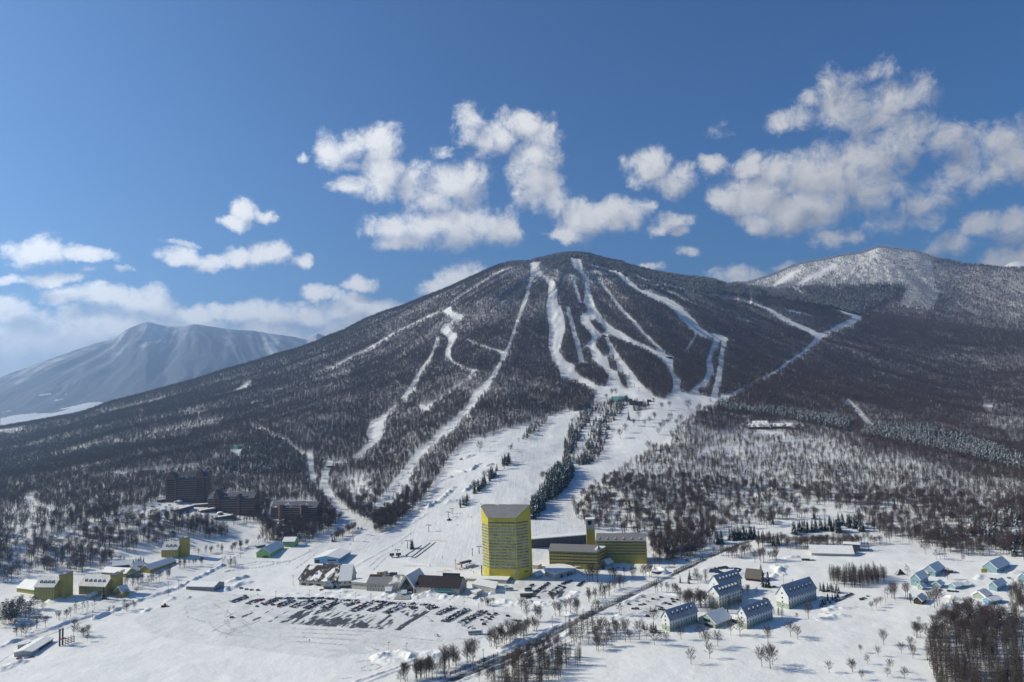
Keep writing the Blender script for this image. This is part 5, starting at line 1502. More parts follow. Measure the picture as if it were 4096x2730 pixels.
def gable_roof(m, L, W, he, hr, ov=.6, t=.45, mi=0, ox=.5):
    s = (hr - he) / (W / 2)
    lift = .06
    ze = he - ov * s + lift
    m.slab([(-ox, -ov, ze), (L + ox, -ov, ze), (L + ox, W / 2, hr + lift), (-ox, W / 2, hr + lift)], -t, mi)
    m.slab([(L + ox, W + ov, ze), (-ox, W + ov, ze), (-ox, W / 2, hr + lift), (L + ox, W / 2, hr + lift)], -t, mi)


_dorm = {}


def dormer(root, x, W, he, hr, w=1.7, h=1.7, up=.32, wall=None, roof=None):
    """gabled roof window on the front slope"""
    s = (hr - he) / (W / 2)
    y = W / 2 * up
    z = he + s * y
    k = (round(w, 2), round(h, 2), round(s, 2), (wall or M_WHITE).name, (roof or M_RSNOW).name)
    if k not in _dorm:
        d1 = (h + .55 * w) / s
        m = MB()
        hw = w / 2
        m.mesh_part([(-hw, 0, -.3), (hw, 0, -.3), (hw, 0, h), (0, 0, h + hw * .9), (-hw, 0, h), (-hw, h / s, h), (hw, h / s, h)],
                    [(0, 1, 2, 3, 4), (1, 6, 2), (0, 4, 5)], 0)
        r = MB()
        e = hw + .1
        r.slab([(-e, -.35, h - .2), (0, -.35, h + hw * .95), (0, d1, h + hw * .95), (-e, d1, h - .2)], .16, 0)
        r.slab([(0, -.35, h + hw * .95), (e, -.35, h - .2), (e, d1, h - .2), (0, d1, h + hw * .95)], .16, 0)
        _dorm[k] = (m.mesh('dormer', [wall or M_WHITE]), r.mesh('dormer_roof', [roof or M_RSNOW]), win_mesh(w * .74, h * .85, None, M_SLATEW))
    a, b, c = _dorm[k]
    o = link('dormer', a, root)
    o.location = (x, y, z)
    link('dormer_roof', b, o)
    g = link('window', c, o)
    g.location = (0, -.03, h * .48)


def house(zt, b, c, W, he, hr, name, label, cat, wall, roof=None, group=None, base=None, base_h=3.0, rows=(), cols=0, gcols=1, grows=(), ww=1.1, wh=1.3, ndorm=0, dormer_wall=None, length=None, ov=.6, dup=.32, gface='l', door=None, rows_r=None, skip=None, dsize=1.7, chimney=None, thick=.45):
    """gabled house with its parts; W is a depth in metres or the pixel of the far gable corner"""
    s = Site(zt, b, c, name, label, cat, group, length, w=10)
    if not isinstance(W, (int, float)):
        W = abs(s.loc(zt, W)[1])
    FOOTQ[-1] = (*FOOTQ[-1][:4], W, 2.0)
    L, r = s.L, s.root
    m = MB()
    gable_body(m, L, W, he, hr)
    m.build('wall', wall, r)
    m = MB()
    gable_roof(m, L, W, he, hr, ov, thick)
    rf = m.build('roof', roof or M_RSNOW, r)
    if base:
        m = MB()
        m.box(-.05, -.05, -1.5, L + .05, W + .05, base_h)
        m.build('base_wall', base, r)
    off = .09 if base else .03
    if cols:
        windows(r, 'f', L, W, rows, cols, ww, wh, skip=skip, off=off)
    if grows:
        windows(r, gface, L, W, grows, gcols, ww, wh, m0=W * .3, off=off)
    for i in range(ndorm):
        dormer(r, L * (i + 1) / (ndorm + 1) if ndorm > 1 else L / 2, W, he, hr, dsize, dsize, up=dup, wall=dormer_wall, roof=roof if roof is not None and roof.name.startswith('lodge') else None)
    if door:
        m = MB()
        m.box(door[0] - door[1] / 2, -.14, -1, door[0] + door[1] / 2, 0.02, door[2])
        m.build('door', M_DKWOOD, r)
    if chimney:
        m = MB()
        x, y, w, h = chimney
        m.box(x - w / 2, y - w / 2, he, x + w / 2, y + w / 2, h)
        m.box(x - w / 2 - .1, y - w / 2 - .1, h, x + w / 2 + .1, y + w / 2 + .1, h + .35)
        m.build('chimney', M_GREYW, r)
    return s, L, W


def plan_block(zt, ground, h, name, label, cat, wall, group=None, roof=None, snow=.5, doors=()):
    """flat-roofed block on a plan given by ground pixels"""
    G = [at(*px(zt, *p)) for p in ground]
    o = G[0]
    z = min(g.z for g in G)
    root = empty(name, (o.x, o.y, z), 0, label, cat, group)
    pl = [(g.x - o.x, g.y - o.y) for g in G]
    a = sum(pl[i][0] * pl[(i + 1) % len(pl)][1] - pl[(i + 1) % len(pl)][0] * pl[i][1] for i in range(len(pl)))
    if a < 0:
        pl.reverse()
    m = MB()
    m.prism(pl, -1.5, h)
    m.build('wall', wall, root)
    cx, cy = sum(p[0] for p in pl) / len(pl), sum(p[1] for p in pl) / len(pl)
    big = [(cx + (p[0] - cx) * 1.05, cy + (p[1] - cy) * 1.05) for p in pl]
    m = MB()
    m.prism(big, h + .01, h + snow)
    m.build('roof', roof or M_RSNOW, root)
    FOOT.append((o.x + cx, o.y + cy, max(math.hypot(p[0] - cx, p[1] - cy) for p in pl) + 1.5))
    return root, pl


def bands(root, quads, z0s, h, gm, name='window_band', inset=.12, post=1.5):
    """strips of glazing between floors along a polyline of plan points: one part per floor and face"""
    for (xa, ya), (xb, yb) in quads:
        d = Vector((xb - xa, yb - ya, 0))
        Lq = d.length
        d.normalize()
        nrm = Vector((d.y, -d.x, 0))
        n = max(2, int(Lq / post))
        for z in z0s:
            m = MB()
            e = .35
            a = Vector((xa, ya, z)) + d * e + nrm * inset
            b = Vector((xb, yb, z)) - d * e + nrm * inset
            m.slab([a, b, b + Vector((0, 0, h)), a + Vector((0, 0, h))], inset * .9, 0)
            for k in range(n + 1):
                p = a.lerp(b, k / n) + nrm * .03
                t = d * .06
                m.slab([p - t, p + t, p + t + Vector((0, 0, h)), p - t + Vector((0, 0, h))], .05, 1)
            m.build(name, [gm, M_FRAME], root)


# ------------------------------------------------------------------ builders: small things
def pole_mesh(h, r, m=None):
    b = MB()
    b.tube((0, 0, -.5), (0, 0, h), r, r * .7, 6)
    return b
# ------------------------------------------------------------------ the tall yellow hotel tower
s = Site('C', (320, 735), (545, 750), 'hotel_tower', 'tall yellow hotel tower with striped window bands and sloping grey roof', 'hotel', w=26)
r, L = s.root, s.L
ch = 10.6
side = L * .49 * .7071
pl = [(0, 0), (L, 0), (L + side, side), (L + side, side + 11), (-side, side + 11), (-side, side)]
HE, HR = 58.0, 66.8
m = MB()
m.prism(pl, -1.5, 0, top=[HE, HE, HR, HR, HR, HR])
m.build('wall', M_YEL, r)
m = MB()
sl = (HR - HE) / side
m.slab([(-.35, -.5, HE - .3), (L + .35, -.5, HE - .3), (L + side + .6, side, HR + .25), (-side - .6, side, HR + .25)], -.35)
m.build('roof', M_ZINC, r)
m = MB()
m.slab([(-side - .6, side + .02, HR + .25), (L + side + .6, side + .02, HR + .25), (L + side + .6, side + 11.4, HR + .25), (-side - .6, side + 11.4, HR + .25)], -.35)
m.build('roof', M_PATCH, r)
faces = [((0, 0), (L, 0)), ((L, 0), (L + side, side)), ((-side, side), (0, 0))]
fl_z = [10.2 + 2.80 * k for k in range(16)]
bands(r, faces, fl_z[:-1], 1.4, M_TGLASS)
bands(r, faces[:2], [fl_z[-1] + .3], 1.25, M_GLASS)
m = MB()
m.box(L * .92 - .9, -.12, 4.6, L * .92 + .9, .02, 8.2)
m.build('door_panel', M_GREYW, r)
m = MB()
m.box(L * .92 - .9, -.12, -1, L * .92 + .9, .02, 3.6)
m.build('door', M_GREYW, r)
m = MB()
t = Vector((1, 1, 0)).normalized()
a = Vector((L, 0, 5.6)) + t * side * .8 + Vector((.7071, -.7071, 0)) * .1
m.slab([a, a + t * 4, a + t * 4 + Vector((0, 0, 1.3)), a + Vector((0, 0, 1.3))], .09)
m.build('window', M_GLASS, r)
# black chimney pipe and the low service wing in front of the tower
b = MB()
b.tube((0, 0, -.5), (0, 0, 12.5), .55, .55, 8)
o = b.build('flue_pipe', M_SLATEW)
o.location = at(*px('C', 257, 733))
tag(o, 'slim black free standing flue pipe left of the yellow tower', 'pipe')
plan_block('C', [(130, 755), (455, 778), (480, 745), (440, 735), (150, 735)], 3.4, 'service_wing', 'long low snow roofed service wing at the foot of the yellow tower', 'building', M_BEIGE)
plan_block('C', [(178, 812), (365, 850), (385, 800), (230, 765)], 4.0, 'delivery_yard', 'snow roofed delivery building with a dark gate beside the ski centre', 'building', M_GREYW)
plan_block('C', [(165, 868), (215, 885), (258, 862), (205, 838)], 4.0, 'garage', 'small square beige garage under thick snow right of the ski centre', 'building', M_BEIGE)
plan_block('C', [(150, 892), (185, 902), (210, 888), (175, 876)], 1.6, 'storage_hut', 'tiny low hut almost buried in snow, in front of the beige garage', 'shed', M_GREYW)

# ------------------------------------------------------------------ the low yellow hotel with its bell tower
s = Site('O', (878, 795), (1440, 828), 'hotel_wing', 'front yellow hotel wing with four dark window bands and grey roof', 'hotel', w=18)
r, L, W = s.root, s.L, 18.0
m = MB()
gable_body(m, L, W, 16.5, 21.5)
m.build('wall', M_YEL2, r)
m = MB()
gable_roof(m, L, W, 16.5, 21.5, .5, .35)
m.build('roof', M_PATCH, r)
bands(r, [((0, 0), (L, 0))], [4.9, 7.9, 10.9, 13.9], 1.15, M_GLASS)
m = MB()
m.box(L * .16, -.12, .4, L * .42, .02, 2.6)
m.build('window_band', M_GLASS, r)
bands(r, [((L, 0), (L, W))], [4.9, 7.9, 10.9, 13.9], 1.15, M_GLASS)
s = Site('O', (1440, 742), (2025, 757), 'hotel_wing', 'rear yellow hotel wing, taller, with six roof windows in the snow', 'hotel', w=18)
r, L, W = s.root, s.L, 19.0
m = MB()
gable_body(m, L, W, 22.0, 27.5)
m.build('wall', M_YEL2, r)
m = MB()
gable_roof(m, L, W, 22.0, 27.5, .5, .35)
m.build('roof', M_PATCH, r)
bands(r, [((0, 0), (L, 0))], [8.6, 11.5, 14.4, 17.3, 20.0], 1.1, M_GLASS)
for i in range(6):
    dormer(r, L * (.06 + .165 * i), W, 22.0, 27.5, 2.4, .9, up=.16, wall=M_SLATEW)
windows(r, 'f', L, W, [6.6], 6, .8, .8, m0=L * .2)
bands(r, [((L, 0), (L, W))], [8.6, 11.5, 14.4, 17.3, 20.0], 1.1, M_GLASS)
# angled middle part between the two wings
A_, B_ = at(*px('O', 1444, 826)), at(*px('O', 1548, 749))
d = (B_ - A_).to_2d()
s = Site('O', (1448, 824), (1545, 752), 'hotel_link', 'angled yellow hotel facade joining the front and rear wings', 'hotel', w=14)
m = MB()
m.prism([(0, 0), (s.L, 0), (s.L + 3, 13), (2, 13)], -1.5, 17.8)
m.build('wall', M_YEL2, s.root)
bands(s.root, [((0, 0), (s.L, 0))], [4.9, 7.9, 10.9, 13.9], 1.15, M_GLASS)
m = MB()
m.prism([(0, -.4), (s.L, -.4), (s.L + 3, 13), (2, 13)], 17.82, 18.3)
m.build('roof', M_RSNOW, s.root)
s = Site('O', (1325, 700), (1425, 700), 'bell_tower', 'square yellow tower with grey open top behind the low yellow hotel', 'tower', w=9)
L = s.L
m = MB()
m.box(0, 0, -1, L, L, 30.5)
m.build('wall', M_YEL2, s.root)
m = MB()
for x0, x1 in ((-.1, L * .2), (L * .66, L + .1)):
    m.box(x0, -.1, 30.5, x1, L + .1, 40.5)
m.box(L * .2, -.1, 30.5, L * .66, L + .1, 35.0)
m.box(L * .2, -.1, 39.3, L * .66, L + .1, 40.5)
m.box(L * .2, L * .8, 35.0, L * .66, L, 39.3, 1)
m.build('belfry', [M_GREYW, M_SLATEW], s.root)
m = MB()
m.box(-.3, -.3, 40.5, L + .3, L + .3, 41.0)
m.build('roof', M_RSNOW, s.root)
# porch of the low hotel
house('O', (1560, 800), (1655, 770), 8.0, 4.0, 7.0, 'hotel_porch', 'small snow covered entrance porch in the shade of the yellow hotel', 'porch', M_CYAN, rows=(1.8,), cols=3, length=9)
house('O', (1180, 815), (1270, 812), 5.0, 2.2, 3.0, 'canopy_hut', 'small white roofed hut at the foot of the front yellow wing', 'shed', M_GREYW, length=8)
# conference hall with curved white roof
root, pl = plan_block('O', [(825, 895), (940, 940), (1192, 868), (1120, 828), (1020, 800), (850, 815)], 5.2, 'conference_hall', 'beige hall with a wide white snow roof right of the tower', 'hall', M_BEIGE, snow=.8)
g1, g2 = at(*px('O', 940, 940)), at(*px('O', 1192, 868))
dd = (g2 - g1).to_2d()
for u, w_ in ((.32, 3.0), (.62, 3.2), (.76, 1.8)):
    c = g1.to_2d() + dd * u
    m = MB()
    m.box(-w_ / 2, -.15, -.5, w_ / 2, .05, 3.2)
    o = m.build('gate', M_SLATEW, root)
    o.location = (c.x - root.location.x, c.y - root.location.y, 0)
    o.rotation_euler = (0, 0, math.atan2(dd.y, dd.x))
plan_block('O', [(680, 812), (740, 818), (785, 795), (760, 780), (690, 785)], 3.6, 'kitchen_block', 'low snow roofed kitchen block between tower and hall', 'building', M_BEIGE)
house('O', (735, 930), (800, 905), 7.0, 3.0, 5.5, 'tower_porch', 'snow covered porch in the shade right of the tower foot', 'porch', M_GREYW, length=8)
# long dark panelled wall building behind the tower
s = Site('O', (668, 572), (1332, 515), 'lift_hall', 'long dark panelled shed under a flat snow roof behind the tower', 'building', w=9)
r, L = s.root, s.L
m = MB()
m.box(0, 0, -2, L, 9, 9.5)
m.build('wall', M_SLATEW, r)
m = MB()
m.box(-.4, -.4, 9.52, L + .4, 13, 10.4)
m.build('roof', M_RSNOW, r)
m = MB()
n_ = int(L / 5)
for i in range(n_ + 1):
    x = L * i / n_
    m.box(x - .12, -.14, -1.5, x + .12, .02, 9.2)
m.build('wall_ribs', M_STEEL, r)

# ------------------------------------------------------------------ ski centre
sx = 'M'
s, L, W = house(sx, (145, 505), (640, 545), 30, 6.2, 15.5, 'ski_centre', 'left block of the beige ski centre, brown roof half under snow', 'building', M_BEIGE, M_BRNROOF, rows=(4.4,), cols=11, ww=1.5, wh=1.2, grows=(), ov=1.3)
m = MB()
m.box(L * .40, W * .46, 15.3, L * .82, W * .62, 18.0)
ct = m.build('clerestory', M_SLATEP, s.root)
for k in range(5):
    m = MB()
    m.box(L * (.06 + .19 * k), -.12, -1, L * (.06 + .19 * k) + 5.2, .03, 2.3)
    m.build('shop_window', M_GLASS, s.root)
dormer(s.root, L * .36, W, 6.2, 15.5, 2.6, 1.2, up=.32, wall=M_DKWOOD)
# teal entrance gable
g = house(sx, (440, 560), (568, 556), 9.0, 3.2, 7.2, 'entrance_porch', 'pale teal gabled entrance with yellow lettering board on the ski centre', 'porch', M_CYAN, M_RSNOW, length=5.0)
g[0].root.rotation_euler = (0, 0, g[0].rz + math.pi / 2)
p0 = at(*px(sx, 568, 556))
g[0].root.location = (p0.x, p0.y, g[0].z)
m = MB()
m.box(-.12, 1.5, 3.3, -.02, 7.5, 4.3)
m.build('sign_board', mat('sign_yellow', (0.6, 0.5, 0.12)), g[0].root)
m = MB()
m.box(-.1, 1.6, -1, .02, 7.4, 2.5)
m.build('doorway', M_GLASS, g[0].root)
s, L, W = house(sx, (648, 546), (800, 538), 27, 7.4, 18.0, 'ski_centre', 'gabled second block of the ski centre with a snowy roof', 'building', M_BEIGE, M_RSNOW, rows=(4.8,), cols=3, ww=2.0, wh=1.6, ov=1.0)
windows(s.root, 'r', L, W, (8.3, 11.0), 4, 1.1, 1.1, m0=7)
windows(s.root, 'r', L, W, (14.0,), 1, 1.0, 1.4)
m = MB()
m.box(L * .06, -.12, -1, L * .92, .03, 2.2)
m.build('shop_window', M_GLASS, s.root)
s = Site(sx, (805, 552), (995, 566), 'glazed_link', 'low glazed link corridor between the ski centre blocks', 'building', w=12)
m = MB()
m.box(0, 0, -1, s.L, 12, 6.4)
m.build('wall', M_BEIGE, s.root)
bands(s.root, [((0, 0), (s.L, 0))], [3.4], 1.7, M_TGLASS)
m = MB()
m.box(-.3, -.3, 6.42, s.L + .3, 12.2, 6.9)
m.build('roof', M_RSNOW, s.root)
s, L, W = house(sx, (993, 574), (1405, 590), 21, 6.4, 12.0, 'ski_centre', 'middle block of the ski centre with half bare half snowy roof and chimney', 'building', M_BEIGE, M_PATCH, rows=(4.3,), cols=9, ww=1.3, wh=1.2, chimney=(0, 0, .1, 7))
for c in list(s.root.children):
    if c.name.startswith('chimney'):
        bpy.data.objects.remove(c)
m = MB()
x_ = L * .46
m.box(x_ - .7, 8.2, 8, x_ + .7, 9.6, 15.5)
m.box(x_ - .9, 8.0, 15.5, x_ + .9, 9.8, 16.0)
m.build('chimney', M_BEIGE, s.root)
m = MB()
m.box(L * .60, 9.5, 10, L * .80, 12.5, 14.2)
m.build('roof_plant', M_SLATEW, s.root)
windows(s.root, 'f', L, W, (1.4,), 12, .7, 1.4)
# bare left part of its roof
m = MB()
q_ = (12.0 - 6.4) / 10.5
m.slab([(-.5, -.62, 6.4 - .6 * q_ + .55), (L * .40, -.62, 6.4 - .6 * q_ + .55), (L * .40, 10.4, 12.52), (-.5, 10.4, 12.52)], .1)
m.build('bare_roof', M_BRNROOF2, s.root)
# high cross gable over the entrance
s, L, W = house(sx, (1592, 612), (1752, 494), (1405, 600), 5.5, 15.5, 'entrance_hall', 'tall steep gabled entrance hall between the two ski centre roofs', 'building', M_BEIGE, M_RSNOW, ov=1.2)
m = MB()
m.mesh_part([(-.08, 1.2, -1), (-.08, W - 1.2, -1), (-.08, W - 1.2, 4.6), (-.08, W / 2, 13.2), (-.08, 1.2, 4.6)], [(0, 4, 3, 2, 1)])
m.build('recess_shadow', M_GLASS, s.root)  # dark sheet standing in for the shade of the open entrance recess
house(sx, (1455, 600), (1530, 598), 5.0, 4.0, 6.6, 'entrance_canopy', 'small snow capped canopy before the tall entrance gable', 'porch', M_BEIGE, length=5)
house(sx, (1430, 655), (1490, 650), 4.0, 3.4, 5.2, 'stair_kiosk', 'small teal kiosk at the bottom of the dark entrance steps', 'kiosk', M_TEAL, length=4.5)
house(sx, (1228, 612), (1295, 606), 5.0, 2.6, 5.0, 'ticket_hut', 'tiny gabled ticket hut on a snow heap before the ski centre', 'hut', M_GREYW, length=5.5)
s = Site(sx, (1330, 690), (1540, 690), 'entrance_steps', 'wide dark timber steps striped with snow before the entrance hall', 'steps', w=14)
for i in range(9):
    m = MB()
    y = i * 1.5
    m.box(.6 * i * .3, y, -1, s.L - .6 * i * .3, y + 1.5, .35 + .33 * i)
    m.build('step', M_DKWOOD, s.root)
    m = MB()
    m.box(.6 * i * .3 + .3, y + .5, .35 + .33 * i, s.L - .6 * i * .3 - .3, y + 1.45, .5 + .33 * i)
    m.build('snow_strip', M_RSNOW, s.root)
s, L, W = house(sx, (1610, 612), (2155, 634), 20, 6.8, 13.6, 'ski_centre', 'right block of the ski centre with bare dark brown roof', 'building', M_BEIGE, M_BRNROOF2, rows=(5.6,), cols=12, ww=.9, wh=1.0, ov=.9)
m = MB()
m.box(L * .55, W * .44, 13.0, L * .93, W * .58, 16.0)
m.build('clerestory', M_SLATEW, s.root)
m = MB()
m.box(L * .55 - .2, W * .44 - .2, 16.02, L * .93 + .2, W * .58 + .2, 16.4)
m.build('clerestory_roof', M_BRNROOF2, s.root)
m = MB()
m.box(L * .47, -3.0, 3.2, L * .86, 0, 3.5)
m.box(L * .47, -3.0, 3.5, L * .86, -2.85, 4.5)
for k in range(4):
    x = L * (.48 + .12 * k)
    m.box(x, -2.9, -1, x + .25, -2.65, 3.2)
m.build('balcony', M_TEAL, s.root)
windows(s.root, 'r', L, W, (2.2, 5.6), 4, 1.0, 1.1, m0=3)
windows(s.root, 'r', L, W, (9.0,), 2, 1.0, 1.1, m0=7)
# round yellow kiosk
b = MB()
n_ = 10
ring = [(5.6 * math.cos(2 * math.pi * k / n_), 3.8 * math.sin(2 * math.pi * k / n_)) for k in range(n_)]
g = at(*px(sx, 1188, 366))
root = empty('round_kiosk', g, 0, 'round yellow kiosk with a snow roof behind the ski centre chimney', 'kiosk')
b.prism(ring, -1, 2.6)
b.build('wall', M_YEL2, root)
b = MB()
b.prism([(x * 1.12, y * 1.12) for x, y in ring], 2.62, 3.3)
b.build('roof', M_RSNOW, root)
b = MB()
for k in range(n_):
    a, c = Vector((*ring[k], 1.1)), Vector((*ring[(k + 1) % n_], 1.1))
    q_ = (a + c).normalized() * .06
    q_.z = 0
    a, c = a.lerp(c, .12) + q_, c.lerp(a, .12) + q_
    b.slab([a, c, c + Vector((0, 0, 1.1)), a + Vector((0, 0, 1.1))], .05)
b.build('window', M_GLASS, root)
# sky blue hall with a white gable roof
s, L, W = house('B', (912, 614), (1010, 540), (690, 632), 5.5, 8.0, 'rental_hall', 'sky blue hall with a broad white gable roof by the piste', 'hall', M_BLUE, M_RSNOW, ov=1.6)
m = MB()
m.box(-.12, 2.5, 2.6, .03, W * .45, 4.4)
m.build('window_band', M_GLASS, s.root)
m = MB()
m.box(-.12, W - 6.0, -1, .03, W - 1.2, 4.0)
m.build('gate', M_DKWOOD, s.root)
# green houses
s, L, W = house('K', (1615, 1252), (1800, 1120), (1466, 1222), 5.6, 11.0, 'green_house', 'long leaf green house with a steep snowy roof and front gable', 'house', M_LIME, M_RSNOW, rows=(3.6,), cols=6, grows=(4.2, 7.6), gcols=2, ov=.8)
m = MB()
m.box(-.14, W * .12, -1, .03, W * .5, 2.4)
m.build('garage_door', M_DKWOOD, s.root)
house('K', (1785, 1104), (1945, 1108), 11, 6.2, 10.0, 'green_house', 'smaller leaf green house joined behind the long one, ridge crosswise', 'house', M_LIME, M_RSNOW, rows=(2.0, 4.6), cols=6)
house('K', (1440, 1122), (1560, 1100), 5, 2.6, 3.4, 'carport', 'dark low carport left of the long green house', 'shed', M_SLATEW, M_RSNOW, length=10)

# ------------------------------------------------------------------ white lodges
LK = dict(wall=M_WHITE, roof=M_LROOF, dsize=2.3, dup=.22, dormer_wall=M_SLATEW, base=M_GREENW, base_h=4.0, ww=1.0, wh=1.25, ov=.7, group='white lodges with green ground floors')
house('D', (160, 1162), (385, 1088), (75, 1148), 9.0, 14.6, 'lodge', 'white lodge nearest the car lot, leftmost, five dormers, green ground floor', 'lodge', rows=(1.8, 4.9, 7.6), cols=11, grows=(1.8, 4.9, 7.6, 10.5), ndorm=5, **LK)
house('D', (780, 1142), (988, 1062), (690, 1126), 9.4, 15.0, 'lodge', 'white lodge in the middle right of the low link building, five dormers', 'lodge', rows=(1.8, 4.9, 7.8), cols=10, grows=(1.8, 4.9, 7.6, 10.8), ndorm=5, **LK)
house('D', (1118, 982), (1340, 902), (1003, 962), 9.8, 17.5, 'lodge', 'rightmost white lodge with a tall green gable and six dormers', 'lodge', rows=(1.8, 4.9, 8.0), cols=11, grows=(1.8, 4.9, 8.0, 11.6), ndorm=6, **LK)
house('D', (560, 984), (740, 922), (470, 962), 11.6, 17.0, 'lodge', 'front one of the twin white lodges among bare trees, six dormers', 'lodge', rows=(1.8, 4.9, 7.8, 10.3), cols=9, grows=(4.9, 7.8, 11.6), ndorm=6, **LK)
house('D', (560, 902), (740, 838), (480, 880), 12.5, 18.5, 'lodge', 'rear one of the twin white lodges, ridge highest, near the frozen pond', 'lodge', rows=(1.8, 4.9, 7.8, 10.6), cols=9, grows=(4.9, 7.8, 11.6), ndorm=6, **LK)
s, L, W = house('D', (525, 1138), (655, 1082), (385, 1098), 4.0, 9.2, 'lodge_hall', 'low pale green hall with a white roof between two lodges', 'hall', M_GREENW, M_RSNOW, ov=1.0, rows=(1.8,), cols=5)
m = MB()
m.box(-.12, W * .28, 3.6, .03, W * .68, 5.6)
m.build('window_band', M_GLASS, s.root)
m = MB()
m.box(-.12, W * .12, -1, .03, W * .62, 2.2)
m.build('gate', M_DKWOOD, s.root)
house('D', (660, 1085), (770, 1112), 6, 2.8, 4.0, 'covered_walkway', 'low snowy walkway between the pale green hall and a lodge', 'walkway', M_SLATEW, M_RSNOW)
b = MB()
b.tube((0, 0, -.5), (0, 0, 7.5), .6, .5, 8)
o = b.build('boiler_flue', M_SLATEW)
o.location = at(*px('D', 627, 1052))
tag(o, 'short black boiler flue behind the pale green hall', 'pipe')
house('D', (768, 748), (890, 762), 13, 3.2, 9.0, 'boat_house', 'dark brown hipped hut with a bare grey roof by the pond', 'hut', M_DKWOOD, snow_patch_mat('old_shingle', (0.14, 0.125, 0.105), .15, .2), ov=1.2)
house('D', (1300, 548), (1640, 556), 16, 3.0, 8.5, 'riding_hall', 'long low white roofed hall at the far edge of the snowfield', 'hall', M_GREYW, M_RSNOW, ov=1.0)
house('D', (1560, 512), (1690, 520), 10, 7.0, 7.6, 'dark_barn', 'dark flat barn behind the right end of the long white hall', 'barn', M_SLATEW, M_RSNOW)
house('D', (1222, 590), (1285, 592), 5, 2.4, 3.6, 'tool_shed', 'tiny brown shed in front of the long white hall', 'shed', M_DKWOOD, M_RSNOW)
plan_block('D', [(15, 690), (60, 700), (100, 680), (55, 668)], 2.2, 'pump_house', 'little round topped snow hut beside the highway', 'shed', M_DKWOOD)

# ------------------------------------------------------------------ pale blue houses on the right
HK = dict(group='pale blue houses on the right')
house('E', (825, 802), (888, 768), (735, 792), 6.2, 10.5, 'blue_house', 'tall pale blue house with a snowy ridge, left of the blue group', 'house', M_CYAN, M_RSNOW, rows=(2.0, 4.6), cols=3, grows=(4.0,), gcols=2, **HK)
house('E', (945, 720), (1018, 674), (850, 698), 4.6, 9.0, 'blue_house', 'pale blue house with a yellow porch, furthest back of the blue group', 'house', M_CYAN, M_RSNOW, rows=(2.0,), cols=4, grows=(3.0,), gcols=3, **HK)
house('E', (885, 712), (912, 704), 3.0, 2.4, 3.4, 'yellow_porch', 'small yellow porch on the furthest pale blue house', 'porch', M_YEL, M_RSNOW, length=3.4)
house('E', (1440, 690), (1540, 640), (1306, 682), 4.0, 9.0, 'stable_barn', 'large pale blue barn with a yellow gate and wide white roof', 'barn', M_CYAN, M_RSNOW, rows=(2.0,), cols=5, **HK)
s_ = Site('E', (1312, 684), (1360, 684), 'barn_gate', 'yellow sliding gate leaning on the large pale blue barn', 'gate', w=.4)
m = MB()
m.box(0, -.3, -.5, s_.L, -.05, 3.2)
for k in range(4):
    m.box(s_.L * k / 4 + .1, -.38, 0, s_.L * k / 4 + .3, -.3, 3.1)
m.build('gate_leaf', M_YEL, s_.root)
house('E', (1690, 772), (1770, 738), (1602, 758), 3.6, 7.6, 'blue_house', 'pale blue house cut by the right edge of the view', 'house', M_CYAN, M_RSNOW, **HK)
house('E', (838, 828), (868, 815), (792, 824), 2.4, 4.6, 'garden_hut', 'little grey green hut before the tall pale blue house', 'hut', M_GREENW, M_RSNOW)
house('E', (985, 815), (1015, 795), (915, 808), 2.6, 5.0, 'blue_shed', 'pale blue shed with a partly red roof in the blue group', 'shed', M_CYAN, snow_patch_mat('red_roof_snow', (0.30, 0.04, 0.04), .68, .3))
house('E', (1105, 822), (1160, 812), 6, 2.6, 4.4, 'blue_shed', 'low pale blue lean-to with shaded front beside parked cars', 'shed', M_CYAN, M_RSNOW)
house('E', (1165, 808), (1222, 800), 5, 2.2, 3.8, 'blue_shed', 'smallest pale blue shed at the end of the low row', 'shed', M_CYAN, M_RSNOW)
house('E', (1440, 838), (1515, 800), (1365, 830), 4.0, 7.2, 'blue_house', 'pale blue house half hidden by tall larches at right', 'house', M_CYAN, M_RSNOW, **HK)
house('E', (835, 945), (872, 915), (772, 932), 2.8, 5.8, 'garden_hut', 'dark timber hut among bushes beside the meadow', 'hut', M_DKWOOD, M_RSNOW)
house('E', (1340, 905), (1390, 880), (1240, 888), 2.2, 5.2, 'snowed_shed', 'low shed sunk under a thick rounded snow roof', 'shed', M_GREENW, M_RSNOW, thick=1.2)
house('E', (1400, 948), (1480, 925), 7, 3.0, 4.6, 'larch_hut', 'small blue hut in the shade of the right hand larches', 'hut', M_BLUE, M_RSNOW)
s_ = Site('E', (632, 712), (712, 705), 'a_frame_shelter', 'dark pointed shelter frame beside a pine on the meadow', 'shelter', w=5)
m = MB()
L = s_.L
for a, b_ in (((0, 0, -.3), (L * .55, 2, 5.2)), ((L, 0, -.3), (L * .55, 2, 5.2)), ((0, 4, -.3), (L * .55, 2, 5.2)), ((L, 4, -.3), (L * .55, 2, 5.2)), ((0, 0, 1.2), (L, 0, 1.2))):
    m.tube(a, b_, .22, .16, 5)
m.build('frame', M_DKWOOD, s_.root)
m = MB()
m.mesh_part([(L * .1, .1, .4), (L * .9, .1, .4), (L * .55, 1.9, 5.0)], [(0, 1, 2)])
m.build('cover', M_DKWOOD, s_.root)
house('E', (1040, 692), (1085, 692), 5, 2.8, 3.4, 'carport', 'dark open carport right of the furthest pale blue house', 'shed', M_DKWOOD, M_RSNOW)

